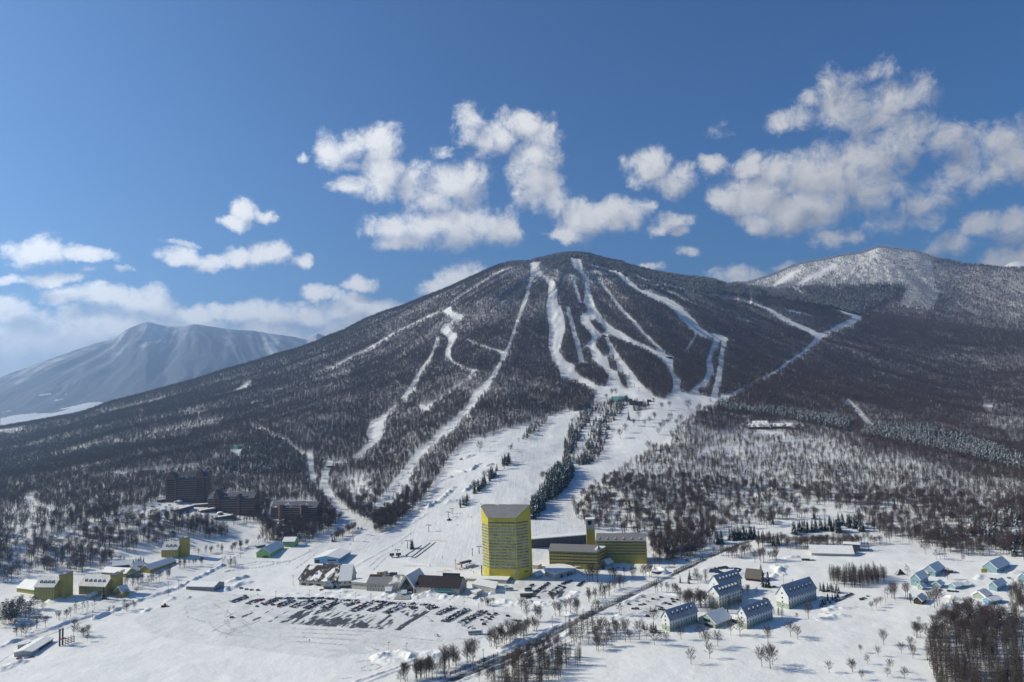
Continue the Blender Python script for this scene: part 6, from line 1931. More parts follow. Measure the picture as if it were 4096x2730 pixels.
# ------------------------------------------------------------------ brown brick hotels
def brick_hotel(zt, b, c, W, he, hr, floors, bays, dorms, label, cyl=False):
    s = Site(zt, b, c, 'brick_hotel', label, 'hotel', 'brown brick hotels at the forest edge', w=W)
    r, L = s.root, s.L
    m = MB()
    gable_body(m, L, W, he, hr)
    m.build('wall', M_BRICK, r)
    m = MB()
    gable_roof(m, L, W, he, hr, .5, .35)
    m.build('roof', M_SLATEP, r)
    fh = he / floors
    for k in range(floors):
        m = MB()
        m.box(.5, -.5, k * fh + .15, L - .5, -.02, k * fh + .95)
        m.build('balcony_band', M_BRICKB, r)
        m = MB()
        n = max(6, int(L / 2.6))
        for i in range(n):
            x = .9 + (L - 1.8) * i / n
            m.box(x, -.07, k * fh + 1.0, x + (L - 1.8) / n * .62, .02, k * fh + fh - .25)
        m.build('window_band', M_GLASS, r)
    for k in range(floors):
        m = MB()
        m.box(L - .02, 1.2, k * fh + .95, L + .08, W - 1.2, k * fh + fh - .4)
        m.build('window_band', M_GLASS, r)
    for u0, u1, hh, ap in bays:
        m = MB()
        x0, x1 = L * u0, L * u1
        w = x1 - x0
        if cyl:
            n = 9
            pl_ = [(x0 + w / 2 - w / 2 * math.cos(math.pi * k / (n - 1)), -w / 2 * math.sin(math.pi * k / (n - 1))) for k in range(n)] + [(x1, 2), (x0, 2)]
            m.prism(pl_, -1.5, hh)
            o = m.build('turret', M_BRICK, r)
            m = MB()
            m.prism(pl_, hh + .01, hh + .5)
            m.build('turret_roof', M_SLATEP, o)
        else:
            vs = [(x0, -2.6, -1.5), (x1, -2.6, -1.5), (x1, -2.6, hh), ((x0 + x1) / 2, -2.6, ap), (x0, -2.6, hh), (x0, W / 2, -1.5), (x1, W / 2, -1.5), (x1, W / 2, hh), ((x0 + x1) / 2, W / 2, ap), (x0, W / 2, hh)]
            m.mesh_part(vs, [(0, 1, 2, 3, 4), (1, 6, 7, 2), (5, 0, 4, 9)], 0)
            o = m.build('gable_bay', M_BRICK, r)
            m = MB()
            mid = (x0 + x1) / 2
            m.slab([(x0 - .4, -3.0, hh - .3), (mid, -3.0, ap + .1), (mid, W / 2, ap + .1), (x0 - .4, W / 2, hh - .3)], -.3)
            m.slab([(mid, -3.0, ap + .1), (x1 + .4, -3.0, hh - .3), (x1 + .4, W / 2, hh - .3), (mid, W / 2, ap + .1)], -.3)
            m.build('bay_roof', M_SLATEP, o)
            if w > 7:
                for k in range(floors):
                    m = MB()
                    m.box(x0 + w * .15, -2.7, k * fh + 1.0, x1 - w * .15, -2.58, k * fh + fh - .3)
                    m.build('window_band', M_GLASS, o)
    for u in dorms:
        dormer(r, L * u, W, he, hr, 2.3, 1.7, up=.10, wall=M_BRICK)
    return s


brick_hotel('K', (215, 505), (770, 520), 18, 33.0, 42.0, 11, ((0.0, .25, 33.0, 43.5), (.72, .93, 33.5, 44.5)), [.30, .38, .46, .54, .62, .69], 'tallest brown brick hotel with eleven storeys and two gables')
brick_hotel('K', (780, 600), (1397, 690), 16, 19.0, 25.5, 6, ((.15, .265, 21, 30.5), (.65, .71, 19.5, 24)), [.36, .43, .5, .57, .63, .76, .83], 'middle brown brick hotel with a tall gabled stair bay')
brick_hotel('K', (1625, 722), (2240, 782), 16, 16.5, 23.0, 6, ((.18, .28, 19.5, 19.5), (.65, .75, 19.5, 19.5)), [.33, .4, .47, .54, .6, .8, .87], 'rightmost brown brick hotel with two round stair turrets', cyl=True)
for b_, c_, n_ in (((905, 685), (990, 690), 'white arched canopy before the middle brick hotel'), ((310, 530), (395, 535), 'white arched canopy before the tallest brick hotel'), ((1735, 790), (1815, 795), 'white arched canopy before the rightmost brick hotel')):
    s_ = Site('K', b_, c_, 'entrance_canopy', n_, 'canopy', w=8)
    m = MB()
    n = 7
    for k in range(n):
        a0, a1 = math.pi * k / n, math.pi * (k + 1) / n
        R = s_.L / 2
        m.slab([(R - R * math.cos(a0), -.5, 2.6 + 2 * math.sin(a0)), (R - R * math.cos(a1), -.5, 2.6 + 2 * math.sin(a1)), (R - R * math.cos(a1), 8, 2.6 + 2 * math.sin(a1)), (R - R * math.cos(a0), 8, 2.6 + 2 * math.sin(a0))], .5)
    m.build('roof', M_RSNOW, s_.root)
    m = MB()
    for x in (.3, s_.L - .3):
        for y in (.2, 7.5):
            m.tube((x, y, -1), (x, y, 3.0), .2, .2, 5)
    m.box(.3, 5.5, -1, s_.L - .3, 7.6, 2.7)
    m.build('posts', M_BRICKB, s_.root)
for b_, c_, n_ in (((335, 632), (590, 590), 'snow topped brown parapet wall below the tallest brick hotel'), ((680, 645), (880, 630), 'snow topped brown wall left of the middle brick hotel canopy'), ((868, 738), (1140, 725), 'snow topped brown wall below the middle brick hotel'), ((112, 505), (212, 500), 'low brown wing left of the tallest brick hotel'), ((560, 565), (790, 570), 'low brown link between tallest and middle brick hotels')):
    s_ = Site('K', b_, c_, 'terrace_block', n_, 'building', w=7)
    m = MB()
    m.box(0, 0, -1.5, s_.L, 7, 3.2)
    m.build('wall', M_BRICK, s_.root)
    m = MB()
    m.box(-.2, -.2, 3.22, s_.L + .2, 7.2, 3.9)
    m.build('roof', M_RSNOW, s_.root)

# ------------------------------------------------------------------ yellow lodges on the left
def yellow_lodge(b, c, W, he, hr, nd, cols, rows, slab, label):
    s, L, W = house('L', b, c, W, he, hr, 'yellow_lodge', label, 'lodge', M_YEL2, M_GROOF, group='yellow lodges on the left', rows=rows, cols=cols, ww=1.0, wh=1.2, ndorm=nd, dormer_wall=M_WHITE, dsize=1.9, ov=.5)
    x0, x1, y0, y1, h = slab
    m = MB()
    m.prism([(L + x0, y0), (L + x1, y0), (L + x1, y1), (L + x0, y1)], -1.5, h, top=[h, h, h + 1.2, h + 1.2])
    o = m.build('stair_tower', M_YEL2, s.root)
    m = MB()
    m.slab([(L + x0 - .3, y0 - .3, h + .05), (L + x1 + .3, y0 - .3, h + .05), (L + x1 + .3, y1 + .3, h + 1.3), (L + x0 - .3, y1 + .3, h + 1.3)], -.35)
    m.build('tower_roof', M_SLATEP, o)
    return s


yellow_lodge((325, 890), (590, 908), 16, 11.5, 18.5, 4, 7, (1.6, 4.2, 6.8, 9.6), (-.5, 5.5, 6, 16, 20.5), 'leftmost yellow lodge, five storeys, four dormers in its snowy roof')
yellow_lodge((925, 835), (1282, 868), 17, 8.5, 16.5, 5, 9, (1.6, 4.2, 6.6), (-.5, 5.5, 6, 15, 17.0), 'wider yellow lodge with five dormers, in the middle of the yellow three')
yellow_lodge((2035, 335), (2250, 350), 16, 8.5, 15.5, 3, 5, (1.8, 4.4, 6.8), (-.5, 6.5, 5, 15, 18.5), 'yellow lodge nearest the brick hotels with three dormers')
house('L', (88, 800), (322, 838), 16, 4.0, 9.5, 'lodge_annex', 'low white roofed annex left of the leftmost yellow lodge', 'annex', M_YEL2, M_RSNOW)
house('L', (1505, 880), (1605, 845), (1395, 850), 4.5, 9.5, 'lodge_annex', 'shaded small gabled annex before the wider yellow lodge', 'annex', M_YEL2, M_RSNOW)
house('L', (1080, 905), (1190, 855), 5, 3, 4.6, 'lodge_porch', 'low snowy porch before the wider yellow lodge', 'porch', M_GREENW, M_RSNOW)
house('L', (1885, 555), (2230, 412), (1808, 512), 4.4, 8.0, 'banquet_wing', 'long low yellow wing with a white roof along the road', 'building', M_YEL2, M_RSNOW, rows=(2.2,), cols=9)
house('L', (1230, 560), (1560, 612), 12, 3.0, 6.5, 'courtyard_wing', 'front snowy wing of the low yellow courtyard house', 'building', M_YEL2, M_RSNOW, rows=(1.6,), cols=8)
house('L', (1590, 605), (1760, 520), (1490, 560), 3.0, 6.8, 'courtyard_wing', 'right snowy wing of the low yellow courtyard house', 'building', M_YEL2, M_RSNOW)
house('L', (1370, 492), (1640, 468), 10, 3.0, 6.4, 'courtyard_wing', 'rear snowy wing of the low yellow courtyard house', 'building', M_SLATEW, M_RSNOW)
house('L', (1660, 520), (1800, 490), 9, 4.5, 7.5, 'courtyard_wing', 'short snowy wing between courtyard house and long yellow wing', 'building', M_YEL2, M_RSNOW)
house('L', (1540, 430), (1640, 428), 5, 3.0, 3.6, 'plant_room', 'small dark plant room behind the yellow courtyard house', 'shed', M_DKWOOD, M_RSNOW)
s, L, W = house('A', (1255, 942), (1442, 957), 16, 3.6, 6.4, 'equipment_shed', 'grey metal shed with a snowy roof above the big car park', 'shed', mat('blue_grey_sheet', (0.16, 0.20, 0.23), rough=.5, var=.1), M_RSNOW)
m = MB()
for k in range(5):
    m.box(L * (.06 + .19 * k), -.12, -.5, L * (.06 + .19 * k) + L * .14, .02, 2.9)
m.build('shutter', M_STEEL, s.root)
m = MB()
for k in range(5):
    m.tube((L * (.45 + .12 * k), W * .5, 6.2), (L * (.45 + .12 * k), W * .5, 7.8), .14, .12, 5)
m.build('vent_pipe', M_STEEL, s.root)
# lower left filling station
s, L, W = house('A', (215, 1388), (358, 1292), (150, 1362), 2.8, 4.0, 'filling_station', 'low building with a broad flat snow roof in the lower left corner', 'building', M_GREYW, M_RSNOW)
m = MB()
m.box(L * .3, -.12, -.5, L * .95, .02, 2.2)
m.build('shop_window', M_GLASS, s.root)
house('A', (118, 1348), (190, 1335), 6, 3.4, 3.9, 'pump_canopy', 'narrow snow topped canopy beside the low corner building', 'canopy', M_GREYW, M_RSNOW)
for x, y, n_ in ((402, 1325, 'left one of two tall dark flues beside the corner building'), (422, 1318, 'right one of two tall dark flues beside the corner building')):
    g = at(*px('A', x, y))
    root = empty('tall_flue', g, 0, n_, 'pipe', 'pair of tall flues')
    b = MB()
    b.tube((0, 0, -.5), (0, 0, 11.5), .62, .62, 8)
    b.build('pipe', M_DKWOOD, root)
    b = MB()
    b.tube((0, 0, 11.5), (0, 0, 12.6), .8, .8, 8)
    b.build('cap', M_SLATEW, root)
s = Site('A', (440, 1320), (500, 1300), 'timber_rack', 'dark timber rack with a red top beside the two flues', 'rack', w=4)
m = MB()
for k in range(4):
    m.box(s.L * k / 3 - .15, 0, -.5, s.L * k / 3 + .15, .3, 5)
    m.box(s.L * k / 3 - .15, 3.6, -.5, s.L * k / 3 + .15, 3.9, 5)
m.build('posts', M_DKWOOD, s.root)
for k in range(4):
    m = MB()
    m.box(-.4, -.2, 1 + k * 1.2, s.L + .4, .1, 1.35 + k * 1.2)
    m.build('beam', M_DKWOOD, s.root)
m = MB()
m.box(-2.2, .2, 5.0, s.L * .2, 3.4, 5.3)
m.build('roof', M_RED, s.root)

# ------------------------------------------------------------------ stations and huts on the mountain
s, L, W = house('H', (752, 1106), (838, 1108), 16, 12.0, 13.0, 'lift_station', 'teal boxy lift station at the middle of the mountain', 'station', M_TEAL, M_RSNOW)
m = MB()
m.box(L * .5, -.3, -1, L * .95, .1, 5.5)
m.build('gate', M_SLATEW, s.root)
m = MB()
m.box(L, 3, -1, L + 12, 12, 6)
m.build('platform', M_SLATEP, s.root)
house('H', (872, 1128), (962, 1132), 9, 3.5, 7.5, 'rest_house', 'low brown rest house right of the teal lift station', 'house', M_DKWOOD, M_BRNROOF2)
house('H', (1000, 1108), (1018, 1106), 8, 5, 6, 'lift_hut', 'small dark hut at the lift right of the brown rest house', 'hut', M_SLATEW, M_RSNOW)
house('G', (1655, 192), (1722, 186), 14, 8, 12.5, 'summit_station', 'dark gondola station on the very summit', 'station', M_SLATEW, M_SLATEP)
house('G', (1866, 166), (1905, 164), 9, 5, 7, 'summit_hut', 'small dark lift hut just right of the summit station', 'hut', M_SLATEW, M_SLATEP)
house('G', (1845, 534), (1905, 533), 11, 5, 9, 'piste_cafe', 'dark roofed lift hut between two runs, left one of two', 'hut', M_SLATEW, M_SLATEP)
house('G', (1985, 533), (2035, 530), 11, 5, 9, 'piste_cafe', 'dark roofed lift hut between two runs, right one of two', 'hut', M_SLATEW, M_SLATEP)
house('G', (1980, 1014), (2085, 1006), 14, 5, 9, 'piste_lodge', 'wide dark roofed lodge on the wooded island of the lower runs', 'lodge', M_DKWOOD, M_SLATEP)
house('G', (2172, 782), (2205, 780), 9, 5, 7, 'chair_hut', 'dark lift hut at the top of the straight lift line', 'hut', M_SLATEW, M_RSNOW)
house('H', (1128, 814), (1162, 814), 9, 5, 7, 'chair_hut', 'dark lift hut where the right hand run bends', 'hut', M_SLATEW, M_RSNOW)
house('F', (1492, 1342), (1598, 1342), 12, 5.5, 6.0, 'tennis_hall', 'long teal hall in the left forest clearing', 'hall', M_TEAL, mat('teal_roof', (0.07, 0.2, 0.17)))
house('J', (515, 625), (562, 622), 8, 3, 5.5, 'trail_hut', 'small dark hut where the forest trail meets the run', 'hut', M_DKWOOD, M_RSNOW)
for b_, c_, n_ in (((1672, 1290), (1815, 1292), 'left snow roofed wing of the villa on the wooded hill'), ((1822, 1288), (1955, 1292), 'right snow roofed wing of the villa on the wooded hill'), ((1700, 1272), (1800, 1272), 'rear snow roofed wing of the villa on the wooded hill')):
    house('H', b_, c_, 16, 4.5, 10, 'villa', n_, 'villa', M_DKWOOD, M_RSNOW, rows=(2.2,), cols=8, ndorm=3)
# ------------------------------------------------------------------ parked cars
PAINT = {
    'black': mat('paint_black', (0.012, 0.012, 0.014), rough=.22, var=.1, coat=.6),
    'dark blue': mat('paint_dark_blue', (0.015, 0.025, 0.065), rough=.22, var=.1, coat=.6),
    'dark grey': mat('paint_dark_grey', (0.045, 0.047, 0.05), rough=.25, var=.1, coat=.6),
    'silver': mat('paint_silver', (0.33, 0.34, 0.35), rough=.3, var=.05, metal=.4, coat=.4),
    'white': mat('paint_white', (0.62, 0.63, 0.64), rough=.25, var=.04, coat=.5),
    'red': mat('paint_red', (0.28, 0.02, 0.025), rough=.25, var=.08, coat=.6),
    'brown': mat('paint_brown', (0.07, 0.04, 0.03), rough=.25, var=.08, coat=.6),
}
M_TYRE = mat('tyre', (0.015, 0.015, 0.016), rough=.9)


def car_meshes(kind):
    """body profile lofted across the width; returns body verts maker, window mesh, wheel mesh"""
    if kind == 'van':
        prof = [(-2.2, .45), (-2.25, 1.0), (-2.1, 1.75), (-1.9, 1.86), (1.1, 1.86), (1.75, 1.15), (2.2, .95), (2.28, .45)]
        cab = (-1.95, 1.1, 1.75, 1.15, 1.86)
    elif kind == 'suv':
        prof = [(-2.2, .45), (-2.25, 1.0), (-2.0, 1.62), (-1.7, 1.72), (.55, 1.70), (1.15, 1.12), (2.1, .98), (2.25, .45)]
        cab = (-1.9, .5, 1.1, 1.1, 1.70)
    else:
        prof = [(-2.1, .40), (-2.15, .92), (-1.75, 1.0), (-1.25, 1.44), (.35, 1.46), (1.05, 1.0), (2.05, .86), (2.18, .40)]
        cab = (-1.6, .3, 1.0, 1.0, 1.46)
    hw = .86
    n = len(prof)
    b = MB()
    vs = []
    for y, k in ((-hw, 1.0), (hw, 1.0)):
        for x, z in prof:
            tuck = .13 if z > 1.2 else 0.0
            vs.append((x, y - math.copysign(tuck, y), z))
    fs = [tuple(range(n)), tuple(reversed(range(n, 2 * n)))]
    for i in range(n):
        j = (i + 1) % n
        fs.append((j, i, n + i, n + j))
    b.mesh_part(vs, fs, 0)
    w = MB()
    x0, x1, x2, zb, zt = cab
    for s_ in (-1, 1):
        y = s_ * (hw - .055)
        yt = s_ * (hw - .12)
        q = [(x0 + .1, y, zb + .06), (x2 - .18, y, zb + .06), (x1 - .08, yt, zt - .1), (x0 + .32, yt, zt - .1)]
        w.poly(q if s_ < 0 else q[::-1])
    e = .015
    w.poly([(x2 + e, -hw + .2, zb + .04), (x2 + e, hw - .2, zb + .04), (x1 + .06, hw - .22, zt - .03), (x1 + .06, -hw + .22, zt - .03)])
    w.poly([(x0 - .2, hw - .25, zb + .1), (x0 - .2, -hw + .25, zb + .1), (x0 + .03, -hw + .25, zt - .1), (x0 + .03, hw - .25, zt - .1)])
    wh = MB()
    wh.tube((0, -.1, 0), (0, .1, 0), .33, .33, 8)
    return b, w.mesh('windows', M_GLASS), wh.mesh('wheel', M_TYRE)


CARM = {}
for k in ('car', 'suv', 'van'):
    b, w, wh = car_meshes(k)
    CARM[k] = {c: b.mesh(k + '_body', p) for c, p in PAINT.items()}, w, wh
sm = MB()
sm.prism([(-1.5, -.62), (.4, -.62), (.4, .62), (-1.5, .62)], 0, .16)
SNOWCAP = sm.mesh('snow_cap', M_RSNOW)
COLS = ['black'] * 18 + ['dark blue'] * 7 + ['dark grey'] * 12 + ['silver'] * 8 + ['white'] * 7 + ['red'] * 1 + ['brown'] * 1
n_cars = 0


CS = .82
QUEUE = []


def car(x, y, rz, label, group, col=None, kind=None, snow=None):
    QUEUE.append((x, y, rz, label, group, col, kind, snow))


def build_car(x, y, rz, label, group, col=None, kind=None, snow=None, merge=None):
    global n_cars
    n_cars += 1
    col = col or COLS[rng.integers(len(COLS))]
    kind = kind or ('car', 'suv', 'van', 'suv')[rng.integers(4)]
    bodies, w, wh = CARM[kind]
    z = gz(x, y)
    e = .8
    gx_, gy_ = (gz(x + e, y) - gz(x - e, y)) / (2 * e), (gz(x, y + e) - gz(x, y - e)) / (2 * e)
    q = Vector((-gx_, -gy_, 1)).to_track_quat('Z', 'Y')
    up = Vector((-gx_, -gy_, 1)).normalized()
    fx_ = Vector((math.cos(rz), math.sin(rz), 0))
    fx_ = (fx_ - up * fx_.dot(up)).normalized()
    fy_ = up.cross(fx_)
    M = Matrix(((fx_.x, fy_.x, up.x, x), (fx_.y, fy_.y, up.y, y), (fx_.z, fy_.z, up.z, z + .02), (0, 0, 0, 1))) @ Matrix.Scale(CS, 4)
    if merge is not None:
        names = list(PAINT)
        for me, mi in ((bodies[col], names.index(col)), (w, len(names))):
            merge.mesh_part([M @ v.co for v in me.vertices], [tuple(p.vertices) for p in me.polygons], mi)
        return
    o = link('parked_car', bodies[col])
    o.matrix_world = M
    size = {'car': 'sedan', 'suv': 'wagon', 'van': 'minivan'}[kind]
    snow = (rng.random() < .35) if snow is None else snow
    tag(o, label.format(c=f'{col} ' + ('snowy ' if snow else '') + size), 'car', group)
    link('windows', w, o)
    for wx in (-1.35, 1.35):
        for wy in (-.78, .78):
            c = link('wheel', wh, o)
            c.location = (wx, wy, .33)
    if snow:
        c = link('snow_cap', SNOWCAP, o)
        c.location = (0, 0, {'car': 1.455, 'suv': 1.70, 'van': 1.85}[kind])
    return o


NTH = ['first', 'second', 'third', 'fourth', 'fifth', 'sixth', 'seventh', 'eighth', 'ninth', 'tenth', 'eleventh', 'twelfth', 'thirteenth', 'fourteenth', 'fifteenth', 'sixteenth', 'seventeenth', 'eighteenth', 'nineteenth', 'twentieth', 'twenty-first', 'twenty-second']
CAR_RZ = math.atan2(AXDIR[1], AXDIR[0])


def car_row(zt, a, b, double, rowname, place, group, gap=2.42, fill=.97, rz=None, stagger=4.1):
    A, B = at(*px(zt, *a)).to_2d(), at(*px(zt, *b)).to_2d()
    d = B - A
    n = max(1, int(d.length / gap))
    d.normalize()
    perp = Vector((d.y, -d.x))
    ang = math.atan2(perp.y, perp.x) if rz is None else rz
    for side in range(2 if double else 1):
        for i in range(n):
            if rng.random() > fill:
                continue
            p = A + d * (gap * (i + .5)) + perp * (stagger * side) + Vector((rng.normal(0, .12), rng.normal(0, .2)))
            half = ('left file of ' if side == 0 else 'right file of ') if double else ''
            car(p.x, p.y, ang + (math.pi if rng.random() < .5 else 0) + rng.normal(0, .03),
                '{c}, ' + f'{NTH[min(i, 21)]} nearest in {half}{rowname}' + (f', {place}' if place else ''), group)


BIG = 'car park'
GB = 'cars parked in rows in the big car park'
rows_ = [('Q', (235, 240), (455, 160), 1), ('Q', (440, 262), (680, 182), 1), ('Q', (655, 265), (850, 195), 1), ('Q', (870, 285), (1090, 200), 1), ('Q', (1045, 308), (1330, 200), 1), ('Q', (1225, 325), (1490, 205), 1), ('Q', (1455, 310), (1690, 215), 1),
         ('Q', (1750, 275), (1970, 215), 1), ('Q', (1840, 360), (2120, 235), 1), ('Q', (2080, 360), (2340, 245), 1), ('T', (110, 385), (370, 275), 1), ('T', (445, 312), (570, 285), 1), ('T', (680, 318), (820, 285), 1), ('T', (795, 402), (1040, 300), 1), ('T', (900, 500), (1230, 325), 1), ('T', (1125, 520), (1450, 345), 1)]
for i, (zt, a, b, dbl) in enumerate(rows_):
    car_row(zt, a, b, dbl, f'{NTH[i]} row from left', BIG, GB)
car_row('Q', (850, 188), (1110, 190), 0, 'top row over the middle left rows', '', GB, gap=2.42, rz=CAR_RZ + .9)
car_row('Q', (1140, 188), (1500, 188), 0, 'top row over the middle rows', '', GB, gap=2.42, rz=CAR_RZ + .9)
car_row('Q', (1520, 195), (1700, 205), 0, 'short top row right of the middle', '', GB, gap=2.42, rz=CAR_RZ + .9)
car_row('Q', (1725, 212), (1980, 220), 0, 'top row before the steps', '', GB, gap=2.42, rz=CAR_RZ + .9)
car_row('Q', (2140, 228), (2350, 240), 0, 'top row below the entrance', '', GB, gap=2.42, rz=CAR_RZ + .9)
car_row('T', (170, 248), (360, 258), 0, 'top row below the brown roof', '', GB, gap=2.42, rz=CAR_RZ + .9)
car_row('T', (430, 262), (560, 268), 0, 'short top row beside the red car', '', GB, gap=2.42, rz=CAR_RZ + .9)
car_row('T', (600, 270), (770, 276), 0, 'rightmost top row', '', GB, gap=2.42, rz=CAR_RZ + .9)
SING = 'single cars about the resort'
for zt, x, y, col, kind, ang, lab in (
    ('Q', 600, 297, 'black', 'car', CAR_RZ, 'single {c} below the third row in the big car park'), ('Q', 262, 446, 'dark grey', 'suv', .2, '{c} alone on the swept snow at the left of the car park'),
    ('Q', 706, 276, 'dark blue', 'suv', CAR_RZ, '{c} just under the third row end'), ('Q', 815, 276, 'black', 'suv', CAR_RZ + .4, '{c} between the third and fourth rows'), ('Q', 895, 302, 'red', 'suv', CAR_RZ, 'only {c} at the near end of the fourth row'),
    ('Q', 1467, 76, 'red', 'suv', .1, '{c} before the ski centre doors'), ('T', 395, 262, 'red', 'car', CAR_RZ, 'bright {c} in the top row below the entrance'), ('Q', 440, 158, 'dark grey', 'van', CAR_RZ, '{c} at the far end of the leftmost row'),
    ('T', 750, 490, 'white', 'car', -.5, '{c} alone right of the asphalt strips'), ('T', 825, 690, 'white', 'van', -.6, '{c} alone on the wide empty part of the car park'), ('T', 1328, 602, 'silver', 'suv', -.5, '{c} beside the white coach'),
    ('T', 1680, 618, 'black', 'suv', -.7, '{c} beside the roadside trees at the car park edge'), ('T', 1788, 428, 'black', 'suv', -.2, '{c} by the snowy exit of the car park'), ('T', 1440, 480, 'dark blue', 'car', CAR_RZ, '{c} in the rightmost short row, left end'),
    ('T', 1485, 505, 'white', 'van', CAR_RZ, '{c} in the rightmost short row'), ('T', 1468, 540, 'black', 'van', CAR_RZ, '{c} nearest the viewer in the rightmost short row'), ('T', 1545, 470, 'brown', 'suv', CAR_RZ, '{c} in the rightmost short row, middle'), ('T', 1490, 445, 'silver', 'car', CAR_RZ, '{c} in the rightmost short row, upper left'),
    ('T', 1572, 440, 'black', 'car', CAR_RZ, '{c} in the rightmost short row, right side'), ('T', 1535, 408, 'black', 'suv', CAR_RZ, '{c} in the rightmost short row, upper middle'), ('T', 1625, 398, 'black', 'suv', CAR_RZ + .3, '{c} at the far right end of the last rows'), ('T', 1600, 412, 'silver', 'car', CAR_RZ, '{c} next to the far right end of the last rows'),
    ('T', 1195, 485, 'silver', 'suv', CAR_RZ, '{c} in the loose group before the coach, upper'), ('T', 1150, 512, 'black', 'suv', CAR_RZ, '{c} in the loose group before the coach, left'), ('T', 1215, 525, 'dark grey', 'car', CAR_RZ, '{c} in the loose group before the coach, right'), ('T', 1190, 555, 'white', 'suv', CAR_RZ, '{c} in the loose group before the coach, lowest'),
    ('E', 350, 906, 'black', 'van', .1, '{c} standing alone below the lodge hedge'), ('E', 372, 896, 'silver', 'suv', .1, '{c} behind the lone black one below the hedge'), ('E', 397, 878, 'white', 'car', .1, '{c} left of the long fence by the hedge'),
    ('E', 1055, 838, 'black', 'suv', .2, '{c} before the low blue sheds, left'), ('E', 1085, 840, 'dark grey', 'car', .2, '{c} before the low blue sheds, middle'), ('E', 1115, 842, 'black', 'car', .2, '{c} before the low blue sheds, right'), ('E', 985, 830, 'dark blue', 'car', .2, '{c} beside the shed with the red roof'),
    ('E', 1400, 742, 'dark grey', 'suv', .1, '{c} in the yard of the blue barn, left'), ('E', 1430, 745, 'black', 'car', .1, '{c} in the yard of the blue barn, right'), ('E', 1535, 732, 'silver', 'car', .1, '{c} at the snow bank of the blue barn'),
    ('C', 1905, 590, 'dark grey', 'car', .3, '{c} beside the highway near the dark firs'), ('C', 1235, 655, 'dark blue', 'van', .1, '{c} before the hotel porch, left'), ('C', 1355, 650, 'silver', 'car', .1, '{c} before the hotel porch, middle'), ('C', 1420, 655, 'white', 'van', .1, '{c} before the hotel porch, right'),
    ('D', 920, 898, 'dark blue', 'car', .1, '{c} on the snow behind the middle lodge'), ('D', 1060, 808, 'black', 'suv', .1, '{c} by the snow bank below the tall spruce'), ('D', 1000, 802, 'dark grey', 'car', .1, '{c} left of the snow bank by the spruce'),
    ('A', 130, 1412, 'red', 'suv', .2, '{c} before the low building in the lower left corner'), ('A', 180, 1405, 'silver', 'car', .2, '{c} right of the red one in the lower left corner'), ('A', 215, 1400, 'black', 'car', .2, '{c} below the window of the corner building'),
    ('B', 130, 815, 'black', 'suv', .3, '{c} in the heap of parked machines, left'), ('B', 175, 825, 'dark grey', 'suv', .3, '{c} in the heap of parked machines, middle'), ('B', 215, 830, 'black', 'suv', .3, '{c} in the heap of parked machines, front'), ('B', 265, 832, 'dark grey', 'van', .3, '{c} in the heap of parked machines, right'),
    ('K', 30, 570, 'black', 'suv', .1, '{c} below the tallest brick hotel, leftmost'), ('K', 130, 548, 'dark grey', 'suv', .1, '{c} below the tallest brick hotel, second'), ('K', 265, 548, 'black', 'suv', .1, '{c} below the tallest brick hotel, by the canopy'), ('K', 210, 575, 'white', 'van', .1, '{c} below the tallest brick hotel'),
    ('K', 640, 685, 'dark grey', 'car', .1, '{c} on the road below the middle brick hotel, left'), ('K', 690, 688, 'black', 'car', .1, '{c} on the road below the middle brick hotel, right'),
):
    g = at(*px(zt, x, y))
    car(g.x, g.y, ang, lab, SING, col, kind, snow=False)
GH = 'cars in the hotel car park'
for i, (a, b, dbl) in enumerate((((610, 828), (670, 785), 0), ((690, 845), (795, 772), 0), ((805, 852), (900, 785), 0), ((900, 785), (985, 752), 0), ((1030, 800), (1075, 762), 0), ((840, 852), (930, 800), 0))):
    car_row('C', a, b, dbl, ('left row', 'second row', 'third row', 'shaded upper row', 'rightmost shaded row', 'fourth row')[i], 'hotel car park', GH, gap=2.4)
GL = 'cars in the lodge car lot'
for i, (x, y) in enumerate([(1440, 945), (1475, 982), (1505, 982), (1530, 950), (1562, 945), (1555, 888), (1590, 922), (1500, 920), (1635, 905), (1672, 908), (1700, 890), (1670, 962), (1700, 972), (1712, 940), (1735, 936), (1770, 946), (1800, 925), (1790, 905), (1830, 910), (1690, 988), (1722, 992), (1590, 1042), (1620, 1002), (1650, 998)]):
    g = at(*px('C', x, y))
    car(g.x, g.y, rng.normal(-.15, .08), '{c}, ' + ('leftmost' if i == 0 else f'{NTH[i] if i < 22 else ("last but one" if i == 22 else "last")} along the rows from the left') + ' in lodge lot', GL)
for i in range(8):
    g = at(*px('E', 150 + i * 17, 918 - i * 8))
    car(g.x, g.y, .2 + rng.normal(0, .05), '{c}, ' + f'{NTH[i]} from the left, in the row below the lodge hedge', 'cars below the lodge hedge')
QUEUE.sort(key=lambda c: math.hypot(c[0], c[1]) + (0 if c[4] == GB else 60 if c[4] in (GH, GL) else -500))
for c in QUEUE[:305]:
    build_car(*c)
if len(QUEUE) > 305:
    mg = MB()
    for c in QUEUE[305:]:
        build_car(*c, merge=mg)
    tag(mg.build('parked_cars', list(PAINT.values()) + [M_GLASS]), kind='stuff')
print('cars', n_cars)


